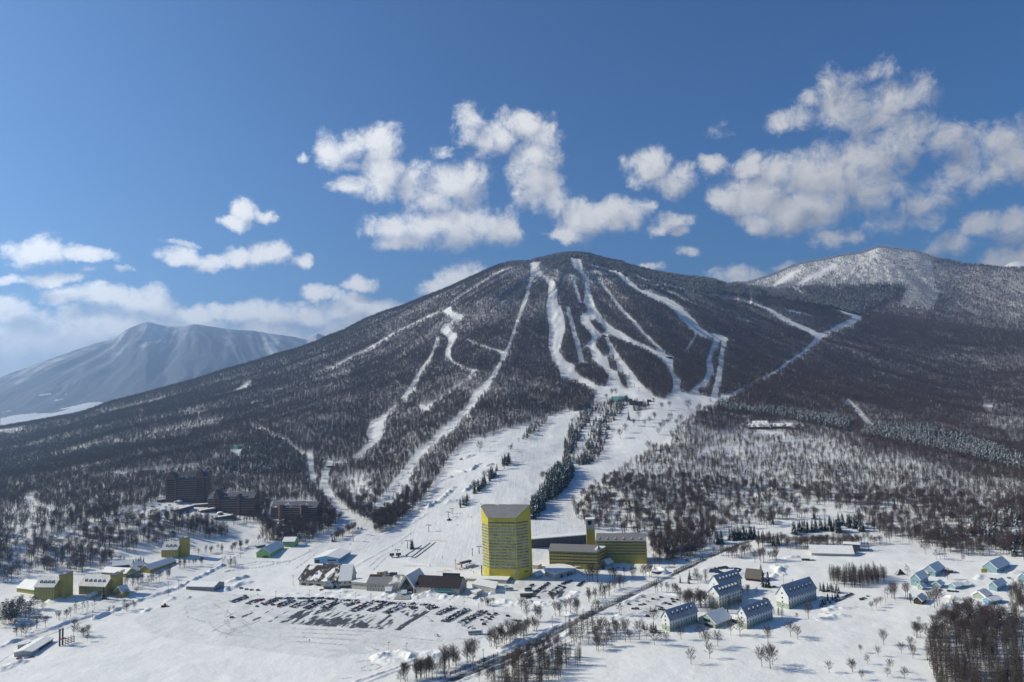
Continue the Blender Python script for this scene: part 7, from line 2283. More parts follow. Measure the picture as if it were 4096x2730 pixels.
# ------------------------------------------------------------------ coaches and machines
def bus(zt, x, y, rz, L, col, stripe, label):
    g = at(*px(zt, x, y))
    root = empty('coach', g, rz, label, 'coach')
    m = MB()
    hw, h = 1.25, 3.2
    m.mesh_part([(-L / 2, -hw, .4), (L / 2, -hw, .4), (L / 2 + .12, -hw, 1.2), (L / 2 - .25, -hw, h), (-L / 2 + .1, -hw, h), (-L / 2, hw, .4), (L / 2, hw, .4), (L / 2 + .12, hw, 1.2), (L / 2 - .25, hw, h), (-L / 2 + .1, hw, h)],
                [(0, 1, 2, 3, 4), (9, 8, 7, 6, 5), (0, 5, 6, 1), (1, 6, 7, 2), (2, 7, 8, 3), (3, 8, 9, 4), (4, 9, 5, 0)])
    m.build('body', col, root)
    for s_ in (-1, 1):
        m = MB()
        n = 7
        for k in range(n):
            x0 = -L / 2 + .5 + (L - 1.4) * k / n
            m.box(x0, s_ * hw - .02, 1.65, x0 + (L - 1.4) / n * .9, s_ * hw + .02, 2.75)
        m.build('side_windows', M_GLASS, root)
        m = MB()
        m.box(-L / 2 + .2, s_ * hw - .015, 1.05, L / 2 - .2, s_ * hw + .015, 1.4)
        m.build('stripe', stripe, root)
    m = MB()
    m.slab([(L / 2 + .09, -hw + .12, 1.5), (L / 2 + .09, hw - .12, 1.5), (L / 2 - .18, hw - .12, 2.9), (L / 2 - .18, -hw + .12, 2.9)], -.03)
    m.build('windscreen', M_GLASS, root)
    wm = MB()
    wm.tube((0, -.14, 0), (0, .14, 0), .48, .48, 10)
    wm = wm.mesh('wheel', M_TYRE)
    for wx in (-L * .3, L * .33):
        for wy in (-1.12, 1.12):
            c = link('wheel', wm, root)
            c.location = (wx, wy, .48)
    m = MB()
    m.box(-L / 2 + .4, -1.0, h, L / 2 - .6, 1.0, h + .18)
    m.build('roof_snow', M_RSNOW, root)


bus('T', 1350, 668, .05, 11.0, PAINT['white'], M_TEAL, 'white and green coach standing at the right end of the car park')
bus('T', 1808, 78, .05, 7.5, PAINT['white'], M_STEEL, 'short pale bus in the yard below the tower')
bus('T', 2042, 160, .02, 12.0, PAINT['black'], PAINT['dark grey'], 'dark coach parked below the hotel car park')
bus('C', 628, 832, .25, 7.0, PAINT['silver'], M_STEEL, 'silver shuttle bus at the left of the hotel car park')


def groomer(zt, x, y, rz, label, col):
    g = at(*px(zt, x, y))
    root = empty('snow_groomer', g, rz, label, 'machine')
    m = MB()
    m.box(-2.4, -1.1, .7, 1.6, 1.1, 1.5)
    m.build('chassis', col, root)
    m = MB()
    m.mesh_part([(-.4, -.95, 1.5), (1.4, -.95, 1.5), (1.1, -.8, 2.8), (-.2, -.8, 2.8), (-.4, .95, 1.5), (1.4, .95, 1.5), (1.1, .8, 2.8), (-.2, .8, 2.8)], [(0, 1, 2, 3), (7, 6, 5, 4), (1, 5, 6, 2), (4, 0, 3, 7), (3, 2, 6, 7)])
    m.build('cab', M_GLASS, root)
    tm = MB()
    tm.prism([(-2.6, -.45), (1.9, -.45), (1.9, .45), (-2.6, .45)], 0, .85)
    tm = tm.mesh('track', M_TYRE)
    for s_ in (-1, 1):
        c = link('track', tm, root)
        c.location = (0, s_ * 1.35, 0)
    m = MB()
    m.slab([(2.6, -2.1, .1), (2.6, 2.1, .1), (2.4, 2.1, 1.3), (2.4, -2.1, 1.3)], .15)
    m.build('blade', M_STEEL, root)


groomer('A', 1108, 1058, .6, 'small red snow clearing machine on the bank above the car park', M_RED)
groomer('J', 1338, 978, .4, 'dark piste machine beside the slope pylons', PAINT['black'])
groomer('J', 1420, 570, .3, 'dark piste machine in the terrain park', PAINT['black'])
groomer('J', 1938, 380, .3, 'dark piste machine high on the main piste', PAINT['black'])

# ------------------------------------------------------------------ lifts
def pylon(zt, x, y, hpx, label, group, arm=3.0, rz=0.3):
    g = at(*px(zt, x, y))
    h = hpx * ZOOM[zt][2] * math.hypot(g.x, g.y) / FPX
    root = empty('lift_pylon', g, rz, label, 'pylon', group)
    m = MB()
    m.tube((0, 0, -1), (0, 0, h), .48, .36, 7)
    m.build('mast', M_STEEL, root)
    m = MB()
    m.box(-arm, -.25, h - .5, arm, .25, h)
    m.build('crossarm', M_STEEL, root)
    for s_ in (-1, 1):
        m = MB()
        m.box(s_ * arm - .2, -1.6, h - .95, s_ * arm + .2, 1.6, h - .5)
        for k in range(4):
            m.tube((s_ * arm - .25, -1.3 + k * .86, h - .5), (s_ * arm + .25, -1.3 + k * .86, h - .5), .28, .28, 6)
        m.build('sheave_set', M_STEEL, root)
    return Vector((g.x, g.y, g.z + h)), rz, arm


def cable(points, label, off):
    """hauling rope strung between pylon arms"""
    m = MB()
    for a, b in zip(points[:-1], points[1:]):
        n = 6
        last = a
        for k in range(1, n + 1):
            t = k / n
            p = a.lerp(b, t) - Vector((0, 0, (b - a).length * .045 * t * (1 - t)))
            m.tube(last, p, .05, .05, 3, cap=False)
            last = p
    o = m.build('lift_cable', M_STEEL)
    tag(o, label, 'cable')


GON = [('B', 1030, 437, 68), ('B', 1205, 270, 96), ('B', 1265, 212, 50), ('B', 1358, 96, 60), ('J', 1105, 642, 42), ('J', 1330, 402, 34), ('J', 1405, 332, 30), ('J', 1485, 262, 26), ('J', 1535, 178, 28), ('G', 1405, 945, 34), ('G', 1510, 690, 24), ('G', 1590, 460, 24), ('G', 1648, 232, 26)]
tops = []
W_ = ['bottom', 'second', 'third', 'fourth', 'fifth', 'sixth', 'seventh', 'eighth', 'ninth', 'tenth', 'eleventh', 'twelfth', 'topmost']
for i, (zt, x, y, h) in enumerate(GON):
    tops.append(pylon(zt, x, y, h, f'gondola pylon in the cleared forest lane, {W_[i]} counted uphill', 'gondola pylons', rz=-.55))
for sgn, nm in ((-1, 'left'), (1, 'right')):
    line = [t + Vector((math.cos(rz), math.sin(rz), 0)) * (a * sgn) + Vector((0, 0, -.3)) for t, rz, a in tops]
    cable(line, f'{nm} rope of the gondola lift in the forest lane', 0)
cab_ = MB()
cab_.mesh_part([(-.8, -.9, -1.1), (.8, -.9, -1.1), (.8, .9, -1.1), (-.8, .9, -1.1), (-.95, -1.05, 0), (.95, -1.05, 0), (.95, 1.05, 0), (-.95, 1.05, 0), (-.7, -.8, 1.0), (.7, -.8, 1.0), (.7, .8, 1.0), (-.7, .8, 1.0)],
               [(3, 2, 1, 0), (0, 1, 5, 4), (1, 2, 6, 5), (2, 3, 7, 6), (3, 0, 4, 7), (4, 5, 9, 8), (5, 6, 10, 9), (6, 7, 11, 10), (7, 4, 8, 11), (8, 9, 10, 11)])
GCAB = cab_.mesh('gondola_cabin', mat('cabin_blue', (0.08, 0.16, 0.22), rough=.25, var=.2, coat=.4))
hg = MB()
hg.tube((0, 0, 1.0), (0, 0, 3.0), .09, .09, 4)
GHANG = hg.mesh('hanger', M_STEEL)
k_ = 0
for i in range(8):
    a, b = tops[i], tops[i + 1]
    for sgn in (-1, 1):
        for t in (.3, .75):
            o3 = Vector((math.cos(a[1]), math.sin(a[1]), 0)) * (a[2] * sgn)
            p = (a[0] + o3).lerp(b[0] + o3, t) - Vector((0, 0, 3.4 + (b[0] - a[0]).length * .045 * t * (1 - t)))
            o = link('gondola_cabin', GCAB)
            o.location = p
            tag(o, f'dark blue gondola cabin, {"left" if sgn < 0 else "right"} rope, {"lower" if t < .5 else "upper"} one above the {W_[i]} pylon', 'gondola', 'gondola cabins on the ropes')
            link('hanger', GHANG, o)
CH = [('B', 1640, 362, 58), ('B', 1797, 242, 44), ('J', 1560, 735, 42), ('J', 1735, 552, 28), ('J', 1807, 455, 26)]
tp = [pylon(zt, x, y, h, f'grey chairlift pylon beside the terrain park, {W_[i]} counted uphill', 'chairlift pylons', arm=2.6, rz=-.5) for i, (zt, x, y, h) in enumerate(CH)]
for sgn, nm in ((-1, 'left'), (1, 'right')):
    cable([t + Vector((math.cos(rz), math.sin(rz), 0)) * (a * sgn) + Vector((0, 0, -.3)) for t, rz, a in tp], f'{nm} rope of the chairlift beside the terrain park', 0)
for zt, x, y, h, lab in (('B', 1827, 214, 42, 'slim twin mast pylon beside the piste machine'), ('B', 1468, 492, 62, 'pylon beside the lone spruce on the beginners slope'), ('B', 1388, 548, 46, 'pylon of the beginners lift station'), ('B', 2045, 535, 60, 'forked pylon left of the yellow tower'), ('J', 838, 985, 60, 'tall pylon at the foot of the wooded lane'),
                         ('H', 1475, 1125, 60, 'tall pylon at the foot of the right hand lift line'), ('H', 870, 940, 26, 'pylon in the straight lift lane, middle'), ('H', 905, 1010, 28, 'pylon in the straight lift lane, lower'), ('H', 935, 1040, 28, 'pylon in the straight lift lane, lowest'), ('H', 825, 890, 24, 'pylon in the straight lift lane, upper'), ('H', 545, 790, 24, 'pylon in the left lift lane, lower'), ('H', 520, 690, 24, 'pylon in the left lift lane, middle'), ('H', 490, 590, 24, 'pylon in the left lift lane, upper'), ('G', 1945, 1025, 34, 'pylon beside the wide dark roofed lodge'), ('H', 1165, 905, 26, 'pylon at the bend of the right hand run')):
    pylon(zt, x, y, h, lab, 'lift pylons on the slopes', arm=2.4, rz=-.2)
# chairlift terminal
s = Site('B', (1908, 655), (1990, 630), 'chairlift_terminal', 'dark chairlift terminal with loading ramp left of the tower', 'station', w=6)
m = MB()
m.box(0, 1, 4.2, s.L, 4.5, 6.0)
m.build('machine_housing', M_SLATEW, s.root)
m = MB()
for x in (s.L * .1, s.L * .9):
    m.box(x - .5, 2.2, -1, x + .5, 3.2, 4.2)
m.build('pillar', M_STEEL, s.root)
m = MB()
m.tube((-1.5, 2.7, 4.3), (-1.5, 2.7, 4.7), 3.0, 3.0, 12)
m.build('bull_wheel', M_ORANGE, s.root)
m = MB()
m.box(s.L * .3, -4, -1, s.L * 1.0, -.5, 3.0)
m.build('operator_hut', M_GREYW, s.root)
m = MB()
m.box(s.L * .28, -4.3, 3.0, s.L * 1.02, -.3, 3.5)
m.build('hut_roof', M_RSNOW, s.root)
for b_, c_, n_ in (((1325, 568), (1360, 566), 'small dark hut on a post at the beginners lift, left'), ((1375, 565), (1412, 562), 'small dark hut at the beginners lift, right')):
    s = Site('B', b_, c_, 'lift_cabin', n_, 'hut', 'beginners lift huts', w=4)
    m = MB()
    m.box(0, 0, 1.8, s.L, 3.5, 4.8)
    m.build('cabin', M_SLATEW, s.root)
    m = MB()
    m.box(s.L * .35, 1.2, -1, s.L * .65, 2.2, 1.8)
    m.build('post', M_STEEL, s.root)
    m = MB()
    m.box(-.4, -.4, 4.82, s.L + .4, 3.9, 5.3)
    m.build('roof', M_RSNOW, s.root)
for path, n_ in (([(1455, 548), (1580, 470)], 'left edge board of the covered ski conveyor'), ([(1528, 568), (1690, 445)], 'long dark ski conveyor running up the beginners slope'), ([(1455, 552), (1528, 570)], 'low dark board at the foot of the ski conveyor'), ([(1500, 560), (1650, 448)], 'second dark ski conveyor beside the long one')):
    m = MB()
    A_, B_ = at(*px('B', *path[0])), at(*px('B', *path[1]))
    n = 8
    prev = None
    for k in range(n + 1):
        p = A_.lerp(B_, k / n)
        p.z = gz(p.x, p.y)
        if prev is not None:
            d = (p - prev).normalized()
            sd = Vector((-d.y, d.x, 0)) * .42
            m.slab([prev - sd + Vector((0, 0, .5)), p - sd + Vector((0, 0, .5)), p + sd + Vector((0, 0, .5)), prev + sd + Vector((0, 0, .5))], .7)
        prev = p
    o = m.build('ski_conveyor', M_SLATEW)
    tag(o, n_, 'conveyor')
# orange safety nets
for path, n_ in (([(1705, 690), (1800, 680)], 'orange safety net left of the chairlift queue'), ([(1762, 668), (1820, 680)], 'orange slanting net at the chairlift queue'), ([(1445, 640), (1620, 640)], 'orange net posts behind the snow heap'), ([(1620, 432), (1775, 440)], 'thin orange fence at the top of the conveyor')):
    A_, B_ = at(*px('B', *path[0])), at(*px('B', *path[1]))
    L = (B_ - A_).to_2d().length
    root = empty('safety_fence', A_, math.atan2(B_.y - A_.y, B_.x - A_.x), n_, 'fence')
    pm = MB()
    pm.tube((0, 0, -.4), (0, 0, 1.7), .09, .09, 5)
    pm = pm.mesh('post', M_ORANGE)
    n = max(2, int(L / 6))
    for k in range(n + 1):
        c = link('post', pm, root)
        p = A_.lerp(B_, k / n)
        c.location = (L * k / n, 0, gz(p.x, p.y) - A_.z)
    m = MB()
    for k in range(n):
        z0, z1 = gz(*A_.lerp(B_, k / n).to_2d()) - A_.z, gz(*A_.lerp(B_, (k + 1) / n).to_2d()) - A_.z
        m.slab([(L * k / n, -.02, z0 + .9), (L * (k + 1) / n, -.02, z1 + .9), (L * (k + 1) / n, -.02, z1 + 1.2), (L * k / n, -.02, z0 + 1.2)], .04)
    m.build('net', M_ORANGE, root)

# ------------------------------------------------------------------ roadside railings, poles, lamps
pm = MB()
pm.box(-.17, -.17, -.6, .17, .17, 2.7)
POST = pm.mesh('post', M_DKWOOD)
for zt, path, n_ in (('C', [(190, 1480), (500, 1345), (955, 1112)], 'long railing beside the highway in front of the larch grove'), ('C', [(1045, 1058), (1240, 965), (1485, 852)], 'railing beside the highway below the lodge car lot'), ('C', [(1540, 820), (1700, 745)], 'railing beside the highway opposite the yellow hotel'), ('C', [(1800, 690), (1940, 625), (2055, 570)], 'railing beside the highway beyond the hotel turn'),
                     ('D', [(195, 690), (320, 630), (440, 572)], 'railing beside the highway left of the pond'), ('D', [(475, 556), (640, 488), (800, 432)], 'far railing where the highway meets the firs'), ('P', [(1760, 2722), (1900, 2665), (2010, 2615)], 'railing beside the highway at the bottom of the view')):
    G = [at(*px(zt, *p)) for p in path]
    root = empty('road_railing', G[0], 0, n_, 'railing', 'railings along the highway')
    P_ = []
    for a, b in zip(G[:-1], G[1:]):
        n = max(1, int((b - a).length / 4.0))
        for k in range(n):
            p = a.lerp(b, k / n)
            P_.append(Vector((p.x, p.y, gz(p.x, p.y))))
    for p in P_:
        c = link('post', POST, root)
        c.location = p - G[0]
    for h in (.9, 1.6, 2.35):
        m = MB()
        for a, b in zip(P_[:-1], P_[1:]):
            m.tube(a - G[0] + Vector((0, 0, h)), b - G[0] + Vector((0, 0, h)), .15, .15, 4, cap=False)
        m.build('rail', M_DKWOOD, root)
for i, (zt, x, y, h) in enumerate([('B', 548, 790, 80), ('B', 125, 565, 70), ('T', 1460, 1045, 180), ('C', 825, 1130, 90), ('C', 935, 1180, 140), ('C', 1005, 1165, 110), ('A', 625, 1145, 55), ('A', 1205, 945, 60), ('A', 1135, 985, 85), ('A', 1500, 500, 50), ('A', 1622, 725, 60), ('D', 1075, 778, 70), ('D', 1148, 775, 36), ('E', 543, 928, 150), ('T', 945, 1275, 200), ('B', 1858, 668, 85), ('B', 1990, 555, 62), ('C', 183, 555, 65), ('C', 46, 660, 78), ('C', 605, 140, 50), ('C', 645, 200, 90)]):
    g = at(*px(zt, x, y))
    hh = h * ZOOM[zt][2] * math.hypot(g.x, g.y) / FPX
    wh_ = ['by the end of the beige ski centre', 'beside the curved service road', 'tall, beside the highway trees', 'beside the highway turn-off', 'tallest, above the larch grove', 'right of the tallest one above the larch grove', 'above the lower left road', 'left of the grey metal shed', 'with a leaning stay, by the left road', 'below the brick hotels', 'at the bend of the service road', 'left one on the snowfield by the lodges', 'right one on the snowfield by the lodges', 'on the meadow before the blue houses', 'at the bottom of the view by the highway', 'beside the chairlift terminal', 'upper one left of the tower', 'close left of the tower', 'lower one left of the tower', 'behind the tower roof, left', 'behind the tower roof, right'][i]
    root = empty('utility_pole', g, .3, 'grey utility pole ' + wh_, 'pole', 'utility poles')
    m = MB()
    m.tube((0, 0, -.5), (0, 0, hh), .2, .13, 6)
    m.build('shaft', M_CONC if i % 2 else M_STEEL, root)
    m = MB()
    m.box(-.9, -.07, hh - .9, .9, .07, hh - .72)
    m.box(-.7, -.07, hh - 1.6, .7, .07, hh - 1.44)
    m.build('crossbar', M_STEEL, root)
lm = [('Q', 848, 172), ('Q', 1302, 160), ('Q', 1518, 180), ('Q', 1717, 185), ('Q', 1920, 190), ('Q', 2128, 208), ('T', 152, 235), ('T', 362, 240), ('T', 580, 265), ('T', 1006, 285), ('T', 1198, 310), ('T', 1393, 345), ('T', 1597, 375), ('T', 180, 880), ('T', 427, 890), ('C', 1745, 850), ('T', 1352, 215)]
for i, (zt, x, y) in enumerate(lm):
    g = at(*px(zt, x, y))
    hh = 9.0 if i == 15 else 5.2
    root = empty('street_lamp', g, .4, 'slim lamp post ' + ['above the third car row', 'above the fifth car row', 'above the sixth car row', 'above the seventh car row', 'above the eighth car row', 'above the ninth car row', 'above the tenth car row', 'near the red car', 'right of the red car', 'above the loose row', 'above the fifteenth row', 'above the sixteenth row', 'above the rightmost short row', 'on the left heap of ploughed snow', 'on the right of the ploughed snow heap', 'tall and hooked, above the lodge car lot', 'at the yard corner below the garage'][i], 'lamp', 'car park lamp posts')
    m = MB()
    m.tube((0, 0, -.5), (0, 0, hh), .12, .08, 6)
    m.build('shaft', M_STEEL, root)
    m = MB()
    m.box(-.2, -.3, hh - .05, .9, .3, hh + .28)
    m.build('lamp_head', M_SLATEW, root)

# ------------------------------------------------------------------ skiers and walkers
def person_mesh(i, ski):
    """one continuous low figure: legs, hips, chest, arms, neck, head swept from rings and welded with a skin"""
    bm = bmesh.new()
    lean = .12 if ski else .03
    J = {'pel': (0, 0, .95), 'che': (lean, 0, 1.38), 'nek': (lean * 1.2, 0, 1.52), 'hea': (lean * 1.3, 0, 1.68), 'kl': (.10, .12, .50), 'kr': (.06, -.12, .50), 'fl': (-.02, .15, .06), 'fr': (-.06, -.15, .06), 'tl': (.14, .16, .03), 'tr': (.10, -.16, .03),
         'sl': (lean, .19, 1.42), 'sr': (lean, -.19, 1.42), 'el': (lean + .05, .30, 1.16), 'er': (lean + .06, -.30, 1.16), 'hl': (lean + .28, .30, 1.02), 'hr': (lean + .26, -.32, 1.04)}
    R = {'pel': .17, 'che': .20, 'nek': .08, 'hea': .125, 'kl': .09, 'kr': .09, 'fl': .07, 'fr': .07, 'tl': .05, 'tr': .05, 'sl': .09, 'sr': .09, 'el': .065, 'er': .065, 'hl': .05, 'hr': .05}
    ids = list(J)
    me = bpy.data.meshes.new('person')
    E = [('pel', 'che'), ('che', 'nek'), ('nek', 'hea'), ('pel', 'kl'), ('pel', 'kr'), ('kl', 'fl'), ('kr', 'fr'), ('fl', 'tl'), ('fr', 'tr'), ('che', 'sl'), ('che', 'sr'), ('sl', 'el'), ('sr', 'er'), ('el', 'hl'), ('er', 'hr')]
    me.from_pydata([J[k] for k in ids], [(ids.index(a), ids.index(b)) for a, b in E], [])
    o = bpy.data.objects.new('figure', me)
    COL.objects.link(o)
    md = o.modifiers.new('skin', 'SKIN')
    md.use_smooth_shade = True
    sv = me.skin_vertices[0].data
    for k, v in enumerate(sv):
        v.radius = (R[ids[k]],) * 2
        v.use_root = ids[k] == 'pel'
    dg = bpy.context.evaluated_depsgraph_get()
    out = bpy.data.meshes.new_from_object(o.evaluated_get(dg))
    bpy.data.objects.remove(o)
    bm.free()
    return out


suits = [mat('suit_navy', (0.02, 0.025, 0.06)), mat('suit_black', (0.015, 0.015, 0.016)), mat('suit_red', (0.3, 0.03, 0.03)), mat('suit_grey', (0.10, 0.10, 0.11))]
base_p = [person_mesh(0, True), person_mesh(1, False)]
PM = {}
for si, sm_ in enumerate(suits):
    for k in (0, 1):
        c = base_p[k].copy()
        c.materials.clear()
        c.materials.append(sm_)
        PM[(si, k)] = c
skm = MB()
for s_ in (-1, 1):
    skm.box(-.75, s_ * .15 - .05, .0, .95, s_ * .15 + .05, .03)
SKI = skm.mesh('skis', M_SLATEW)
PEOPLE = [('J', 2083, 295, 'high on the main piste near its top'), ('J', 1935, 470, 'on the upper main piste'), ('J', 1832, 545, 'at the left edge of the main piste'), ('J', 1955, 600, 'in the middle of the main piste'), ('J', 1800, 630, 'left on the main piste below the machine'), ('J', 1720, 680, 'beside the dark conifers on the main piste'), ('J', 1735, 715, 'just below the skier beside the conifers'), ('J', 1678, 728, 'left below two others on the main piste'), ('J', 1857, 805, 'right on the main piste above the tower'), ('J', 1555, 872, 'left beside the tower roof'), ('J', 1468, 955, 'left of a pair under the terrain park'), ('J', 1488, 960, 'right of a pair under the terrain park'), ('J', 1396, 1015, 'alone below the pair'), ('J', 1080, 1075, 'at the lower end of the terrain park'),
          ('B', 1347, 480, 'left of the beginners pylon'), ('B', 1423, 452, 'above the beginners pylon'), ('B', 678, 510, 'on the run above the blue hall'), ('B', 1750, 570, 'right of the conveyor'), ('B', 1650, 638, 'by the orange net posts'), ('B', 1870, 660, 'in the chairlift queue, leftmost'), ('B', 1885, 662, 'in the chairlift queue, second'), ('B', 1897, 664, 'in the chairlift queue, third'), ('B', 1908, 668, 'in the chairlift queue, rightmost'), ('B', 2000, 688, 'right of the chairlift queue'), ('B', 1007, 462, 'below the lowest gondola cabins'), ('B', 648, 466, 'left one of two above the green house path'), ('B', 658, 466, 'right one of two above the green house path'),
          ('Q', 608, 142, 'walking on the snow above the second car row'), ('B', 678, 1240, 'alone on the wide empty snow below the car park'), ('C', 248, 140, 'at the left edge of the tower roof line')]
for i, (zt, x, y, w_) in enumerate(PEOPLE):
    g = at(*px(zt, x, y))
    walk = zt == 'Q' or y == 1240
    si = int(rng.integers(4))
    o = link('person', PM[(si, 1 if walk else 0)])
    o.location = g + Vector((0, 0, .02))
    o.rotation_euler = (0, 0, rng.uniform(-2.4, -.8))
    o.scale = (1.05,) * 3
    tag(o, ('walker' if walk else 'skier') + f' in {["navy", "black", "red", "grey"][si]} clothes ' + w_, 'person', 'skiers on the slopes')
    if not walk:
        link('skis', SKI, o)
# ------------------------------------------------------------------ plant: nearest as single things, the rest as woods


def clear_of_buildings(P):
    keep = np.ones(len(P), bool)
    for x, y, r in FOOT:
        keep &= (P[:, 0] - x) ** 2 + (P[:, 1] - y) ** 2 > r * r
    for C4 in FOOTQ:
        o, ux, uy, lx, ly, m = C4
        dx, dy = P[:, 0] - o[0], P[:, 1] - o[1]
        a, b = dx * ux[0] + dy * ux[1], dx * uy[0] + dy * uy[1]
        keep &= ~((a > -m) & (a < lx + m) & (b > -m) & (b < ly + m))
    return keep


LBL = {'bare_tree': 'bare brown tree', 'larch_tree': 'thin leafless larch', 'conifer_tree': 'dark pointed spruce', 'pine_tree': 'dark open crowned pine', 'snowy_conifer': 'snow laden conifer'}
ZONES = [('in the big planted wood at the lower right corner', 'E', [(860, 1000), (1240, 900), (1656, 900), (1656, 1900), (860, 1900)]), ('in the small larches beside the right hand huts', 'E', [(1480, 780), (1656, 740), (1656, 990), (1480, 990)]),
         ('in the compact grove on the meadow', 'E', [(0, 640), (640, 640), (640, 830), (0, 830)]), ('in the group before the blue houses', 'E', [(540, 830), (1100, 830), (1100, 1000), (540, 1000)]),
         ('in the grove at the bottom beside the highway', 'C', [(150, 1900), (150, 1568), (500, 1380), (900, 1230), (1130, 1280), (1130, 1420), (900, 1900)]), ('in the belt between highway and lodges', 'C', [(930, 1090), (1700, 1090), (1700, 1300), (1100, 1400), (930, 1300)]),
         ('in the row between car park and highway', 'T', [(0, 1400), (300, 1180), (1100, 950), (1500, 780), (2353, 480), (2353, 760), (1000, 1311), (900, 1400)]), ('in the yard below the low yellow hotel', 'C', [(1000, 620), (1800, 600), (1720, 760), (1480, 840), (1000, 900)]),
         ('on the bank between hotel yard and car park', 'C', [(200, 850), (1040, 850), (1040, 1080), (200, 1080)]), ('among the white lodges', 'D', [(200, 700), (800, 700), (1120, 1050), (560, 1100), (200, 1050)]), ('in the hedge right of the rightmost lodge', 'D', [(1340, 780), (1656, 780), (1656, 1000), (1340, 1000)]),
         ('in the belt behind the pond and white hall', 'D', [(520, 420), (1656, 420), (1656, 560), (1000, 640), (520, 640)]), ('in the clump on the snow strip below the hill', 'D', [(1100, 250), (1656, 250), (1656, 400), (1100, 400)]), ('beside the highway bend below the hill', 'D', [(400, 320), (1000, 320), (1000, 480), (400, 480)]),
         ('in the dark wood at the right edge of the hill', 'E', [(860, 280), (1656, 200), (1656, 620), (860, 540)]), ('in the strip between the two lower pistes', 'J', [(1860, 1000), (1860, 880), (2080, 560), (2200, 200), (2353, 200), (2353, 620), (2180, 700), (1990, 980)]), ('in the strip between the two lower pistes', 'H', [(350, 1513), (460, 1150), (1050, 1090), (700, 1513)]),
         ('in the thin hedge beside the terrain park', 'J', [(1380, 920), (1850, 300), (2030, 270), (1760, 620), (1450, 920)]), ('below the brick hotels', 'B', [(0, 230), (760, 250), (760, 470), (0, 500)]), ('in the hedge at the foot of the gondola lane', 'B', [(840, 230), (1400, 230), (1400, 460), (840, 460)]),
         ('round the yellow lodges at left', 'A', [(0, 760), (1100, 760), (1300, 900), (1100, 1080), (0, 1260)]), ('along the lower left road', 'A', [(0, 1000), (1726, 640), (1726, 900), (700, 1400), (0, 1500)]), ('at the edge of the left forest', 'P', [(-200, 1700), (1150, 1700), (1150, 2280), (-200, 2400)]), ('at the front edge of the hillside forest', 'P', [(2000, 1500), (4200, 1500), (4200, 2240), (2000, 2240)])]
ZM = np.zeros((RH, RW), np.int8)
for zi in range(len(ZONES) - 1, -1, -1):
    fill_poly(ZM, pts(ZONES[zi][1], *ZONES[zi][2]), zi + 1)


def single_tree(kind, x, y, z, s, label, cat, group, rz, k, tilt=0.0):
    tm, cm = KINDS[kind][0][k % len(KINDS[kind][0])]
    o = empty(kind, (x, y, z), rz, label, cat, group)
    o.scale = (s, s, s)
    link('trunk', tm, o)
    link('crown', cm, o)
    return o


groups_ = {}
for kind, zt, x, y, hpx in LONE:
    g = at(*px(zt, x, y))
    hm_ = hpx * ZOOM[zt][2] * math.hypot(g.x, g.y) / FPX
    groups_.setdefault(zt, []).append((px(zt, x, y)[0], g, hm_, kind))
ORD = ['leftmost', 'second', 'third', 'fourth', 'fifth', 'sixth', 'seventh', 'eighth', 'ninth', 'tenth', 'eleventh', 'twelfth', 'thirteenth', 'fourteenth', 'fifteenth', 'sixteenth', 'seventeenth', 'eighteenth', 'nineteenth', 'twentieth', 'twenty-first', 'twenty-second', 'twenty-third', 'twenty-fourth', 'twenty-fifth', 'twenty-sixth', 'twenty-seventh', 'twenty-eighth', 'twenty-ninth', 'thirtieth', 'thirty-first', 'thirty-second', 'thirty-third', 'thirty-fourth', 'thirty-fifth']
for zt, lst in groups_.items():
    lst.sort(key=lambda a: a[0])
    med = sorted(a[2] for a in lst)[len(lst) // 2]
    for i, (X, g, hm_, kind) in enumerate(lst):
        nm = 'bare' if kind == 'bare_tree' else ('dark spruce' if kind == 'conifer_tree' else 'dark pine')
        size = 'tall' if hm_ > med * 1.15 else ('small' if hm_ < med * .8 else 'rounded')
        place = CLUST[(zt, True)]
        which = 'leftmost' if i == 0 else ('rightmost' if i == len(lst) - 1 else ORD[i] + ' from left')
        single_tree(kind, g.x, g.y, g.z, hm_ / 9.2, f'{size} lone {nm} tree on the {place}, {which}', 'tree', 'lone trees standing on open snow', rng.random() * 6.3, i % 3)


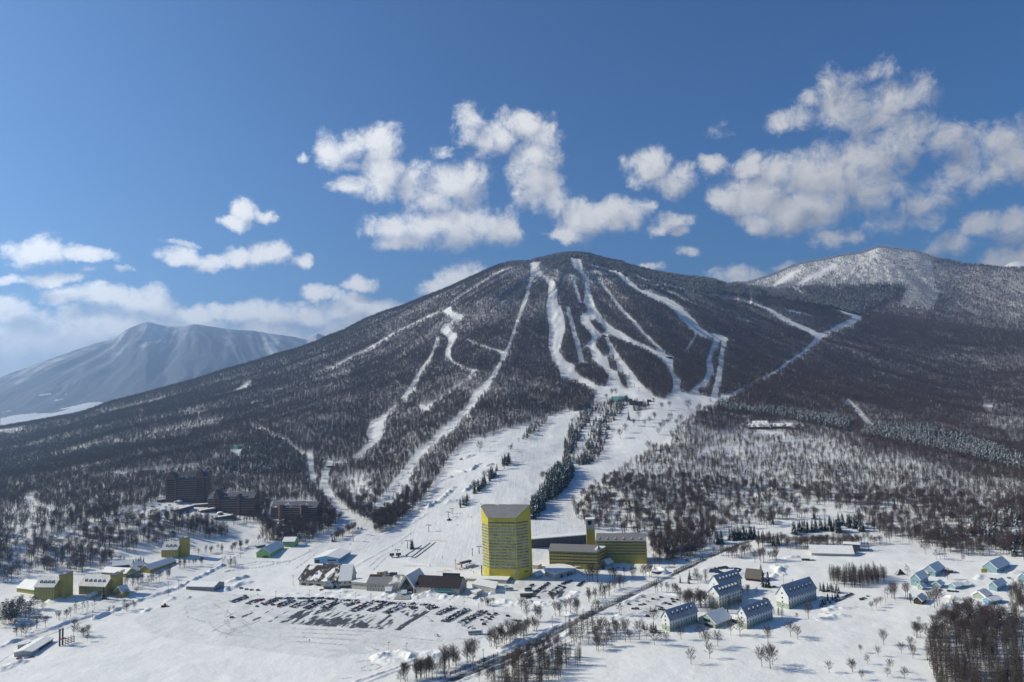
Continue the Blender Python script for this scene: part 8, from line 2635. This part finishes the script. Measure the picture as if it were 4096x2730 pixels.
def wood(name, kinds_arr, joints):
    """one object: every remaining tree of a kind as instances on points"""
    P = np.vstack(kinds_arr)
    if not len(P):
        return
    me = bpy.data.meshes.new(name)
    me.vertices.add(len(P))
    me.vertices.foreach_set('co', P[:, :3].astype(np.float32).ravel())
    for an, arr in (('size', P[:, 3] * rng.uniform(.9, 1.1, len(P))), ('turn', rng.uniform(0, 6.28, len(P)))):
        a = me.attributes.new(an, 'FLOAT', 'POINT')
        a.data.foreach_set('value', arr.astype(np.float32))
    a = me.attributes.new('pick', 'INT', 'POINT')
    a.data.foreach_set('value', rng.integers(0, len(joints), len(P)).astype(np.int32))
    o = tag(link(name, me), kind='stuff')
    cl = bpy.data.collections.new(name + '_shapes')
    for i, j in enumerate(joints):
        v = bpy.data.objects.new(name + '_shape_' + 'abcdefgh'[i], j)
        cl.objects.link(v)
    ng = bpy.data.node_groups.new(name, 'GeometryNodeTree')
    ng.interface.new_socket('Geometry', in_out='INPUT', socket_type='NodeSocketGeometry')
    ng.interface.new_socket('Geometry', in_out='OUTPUT', socket_type='NodeSocketGeometry')
    q = N(ng)
    gi, go = q.add('NodeGroupInput'), q.add('NodeGroupOutput')
    m2p = q.add('GeometryNodeMeshToPoints')
    q.l.new(gi.outputs[0], m2p.inputs[0])
    ip = q.add('GeometryNodeInstanceOnPoints')
    q.l.new(m2p.outputs[0], ip.inputs['Points'])
    ci = q.add('GeometryNodeCollectionInfo')
    ci.inputs['Collection'].default_value = cl
    ci.inputs['Separate Children'].default_value = True
    ci.inputs['Reset Children'].default_value = True
    q.l.new(ci.outputs[0], ip.inputs['Instance'])
    ip.inputs['Pick Instance'].default_value = True

    def attr(n, t):
        a = q.add('GeometryNodeInputNamedAttribute', data_type=t)
        a.inputs['Name'].default_value = n
        return a.outputs[0]
    q.l.new(attr('pick', 'INT'), ip.inputs['Instance Index'])
    cx = q.add('ShaderNodeCombineXYZ')
    q.l.new(attr('turn', 'FLOAT'), cx.inputs[2])
    q.l.new(cx.outputs[0], ip.inputs['Rotation'])
    q.l.new(attr('size', 'FLOAT'), ip.inputs['Scale'])
    q.l.new(ip.outputs[0], go.inputs[0])
    md = o.modifiers.new('wood', 'NODES')
    md.node_group = ng
    return o


n_trees = 0
for kind, lst in TREES.items():
    P = np.vstack(lst) if lst else np.zeros((0, 5))
    P = P[clear_of_buildings(P)]
    X, Y = project(P[:, :3])
    P, X, Y = P[np.argsort(np.hypot(P[:, 0], P[:, 1]))], X, Y
    n_trees += len(P)
    if kind in LBL:
        X, Y = project(P[:, :3])
        inside = (X > -10) & (X < 4106) & (Y < 2760)
        pick = np.nonzero(inside)[0][:300 - (len(LONE) if kind == 'bare_tree' else 3)]
        for i in pick:
            x, y, z, s, _ = P[i]
            zi = int(look(ZM, X[i:i + 1], Y[i:i + 1])[0])
            where = ZONES[zi - 1][0] if zi else 'on open snow about the resort'
            single_tree(kind, x, y, z, s, LBL[kind] + ' ' + where, 'tree', kind.replace('_', ' ') + 's ' + where, rng.random() * 6.3, int(i))
        P = np.delete(P, pick, 0)
    wood({'bare_tree': 'bare_wood', 'bare_far': 'bare_forest', 'frosted': 'frosted_forest', 'larch_tree': 'larch_wood', 'conifer_tree': 'conifer_wood', 'pine_tree': 'pine_wood', 'snowy_conifer': 'snowy_conifer_forest'}[kind], [P], KINDS[kind][1])
print('trees', n_trees)
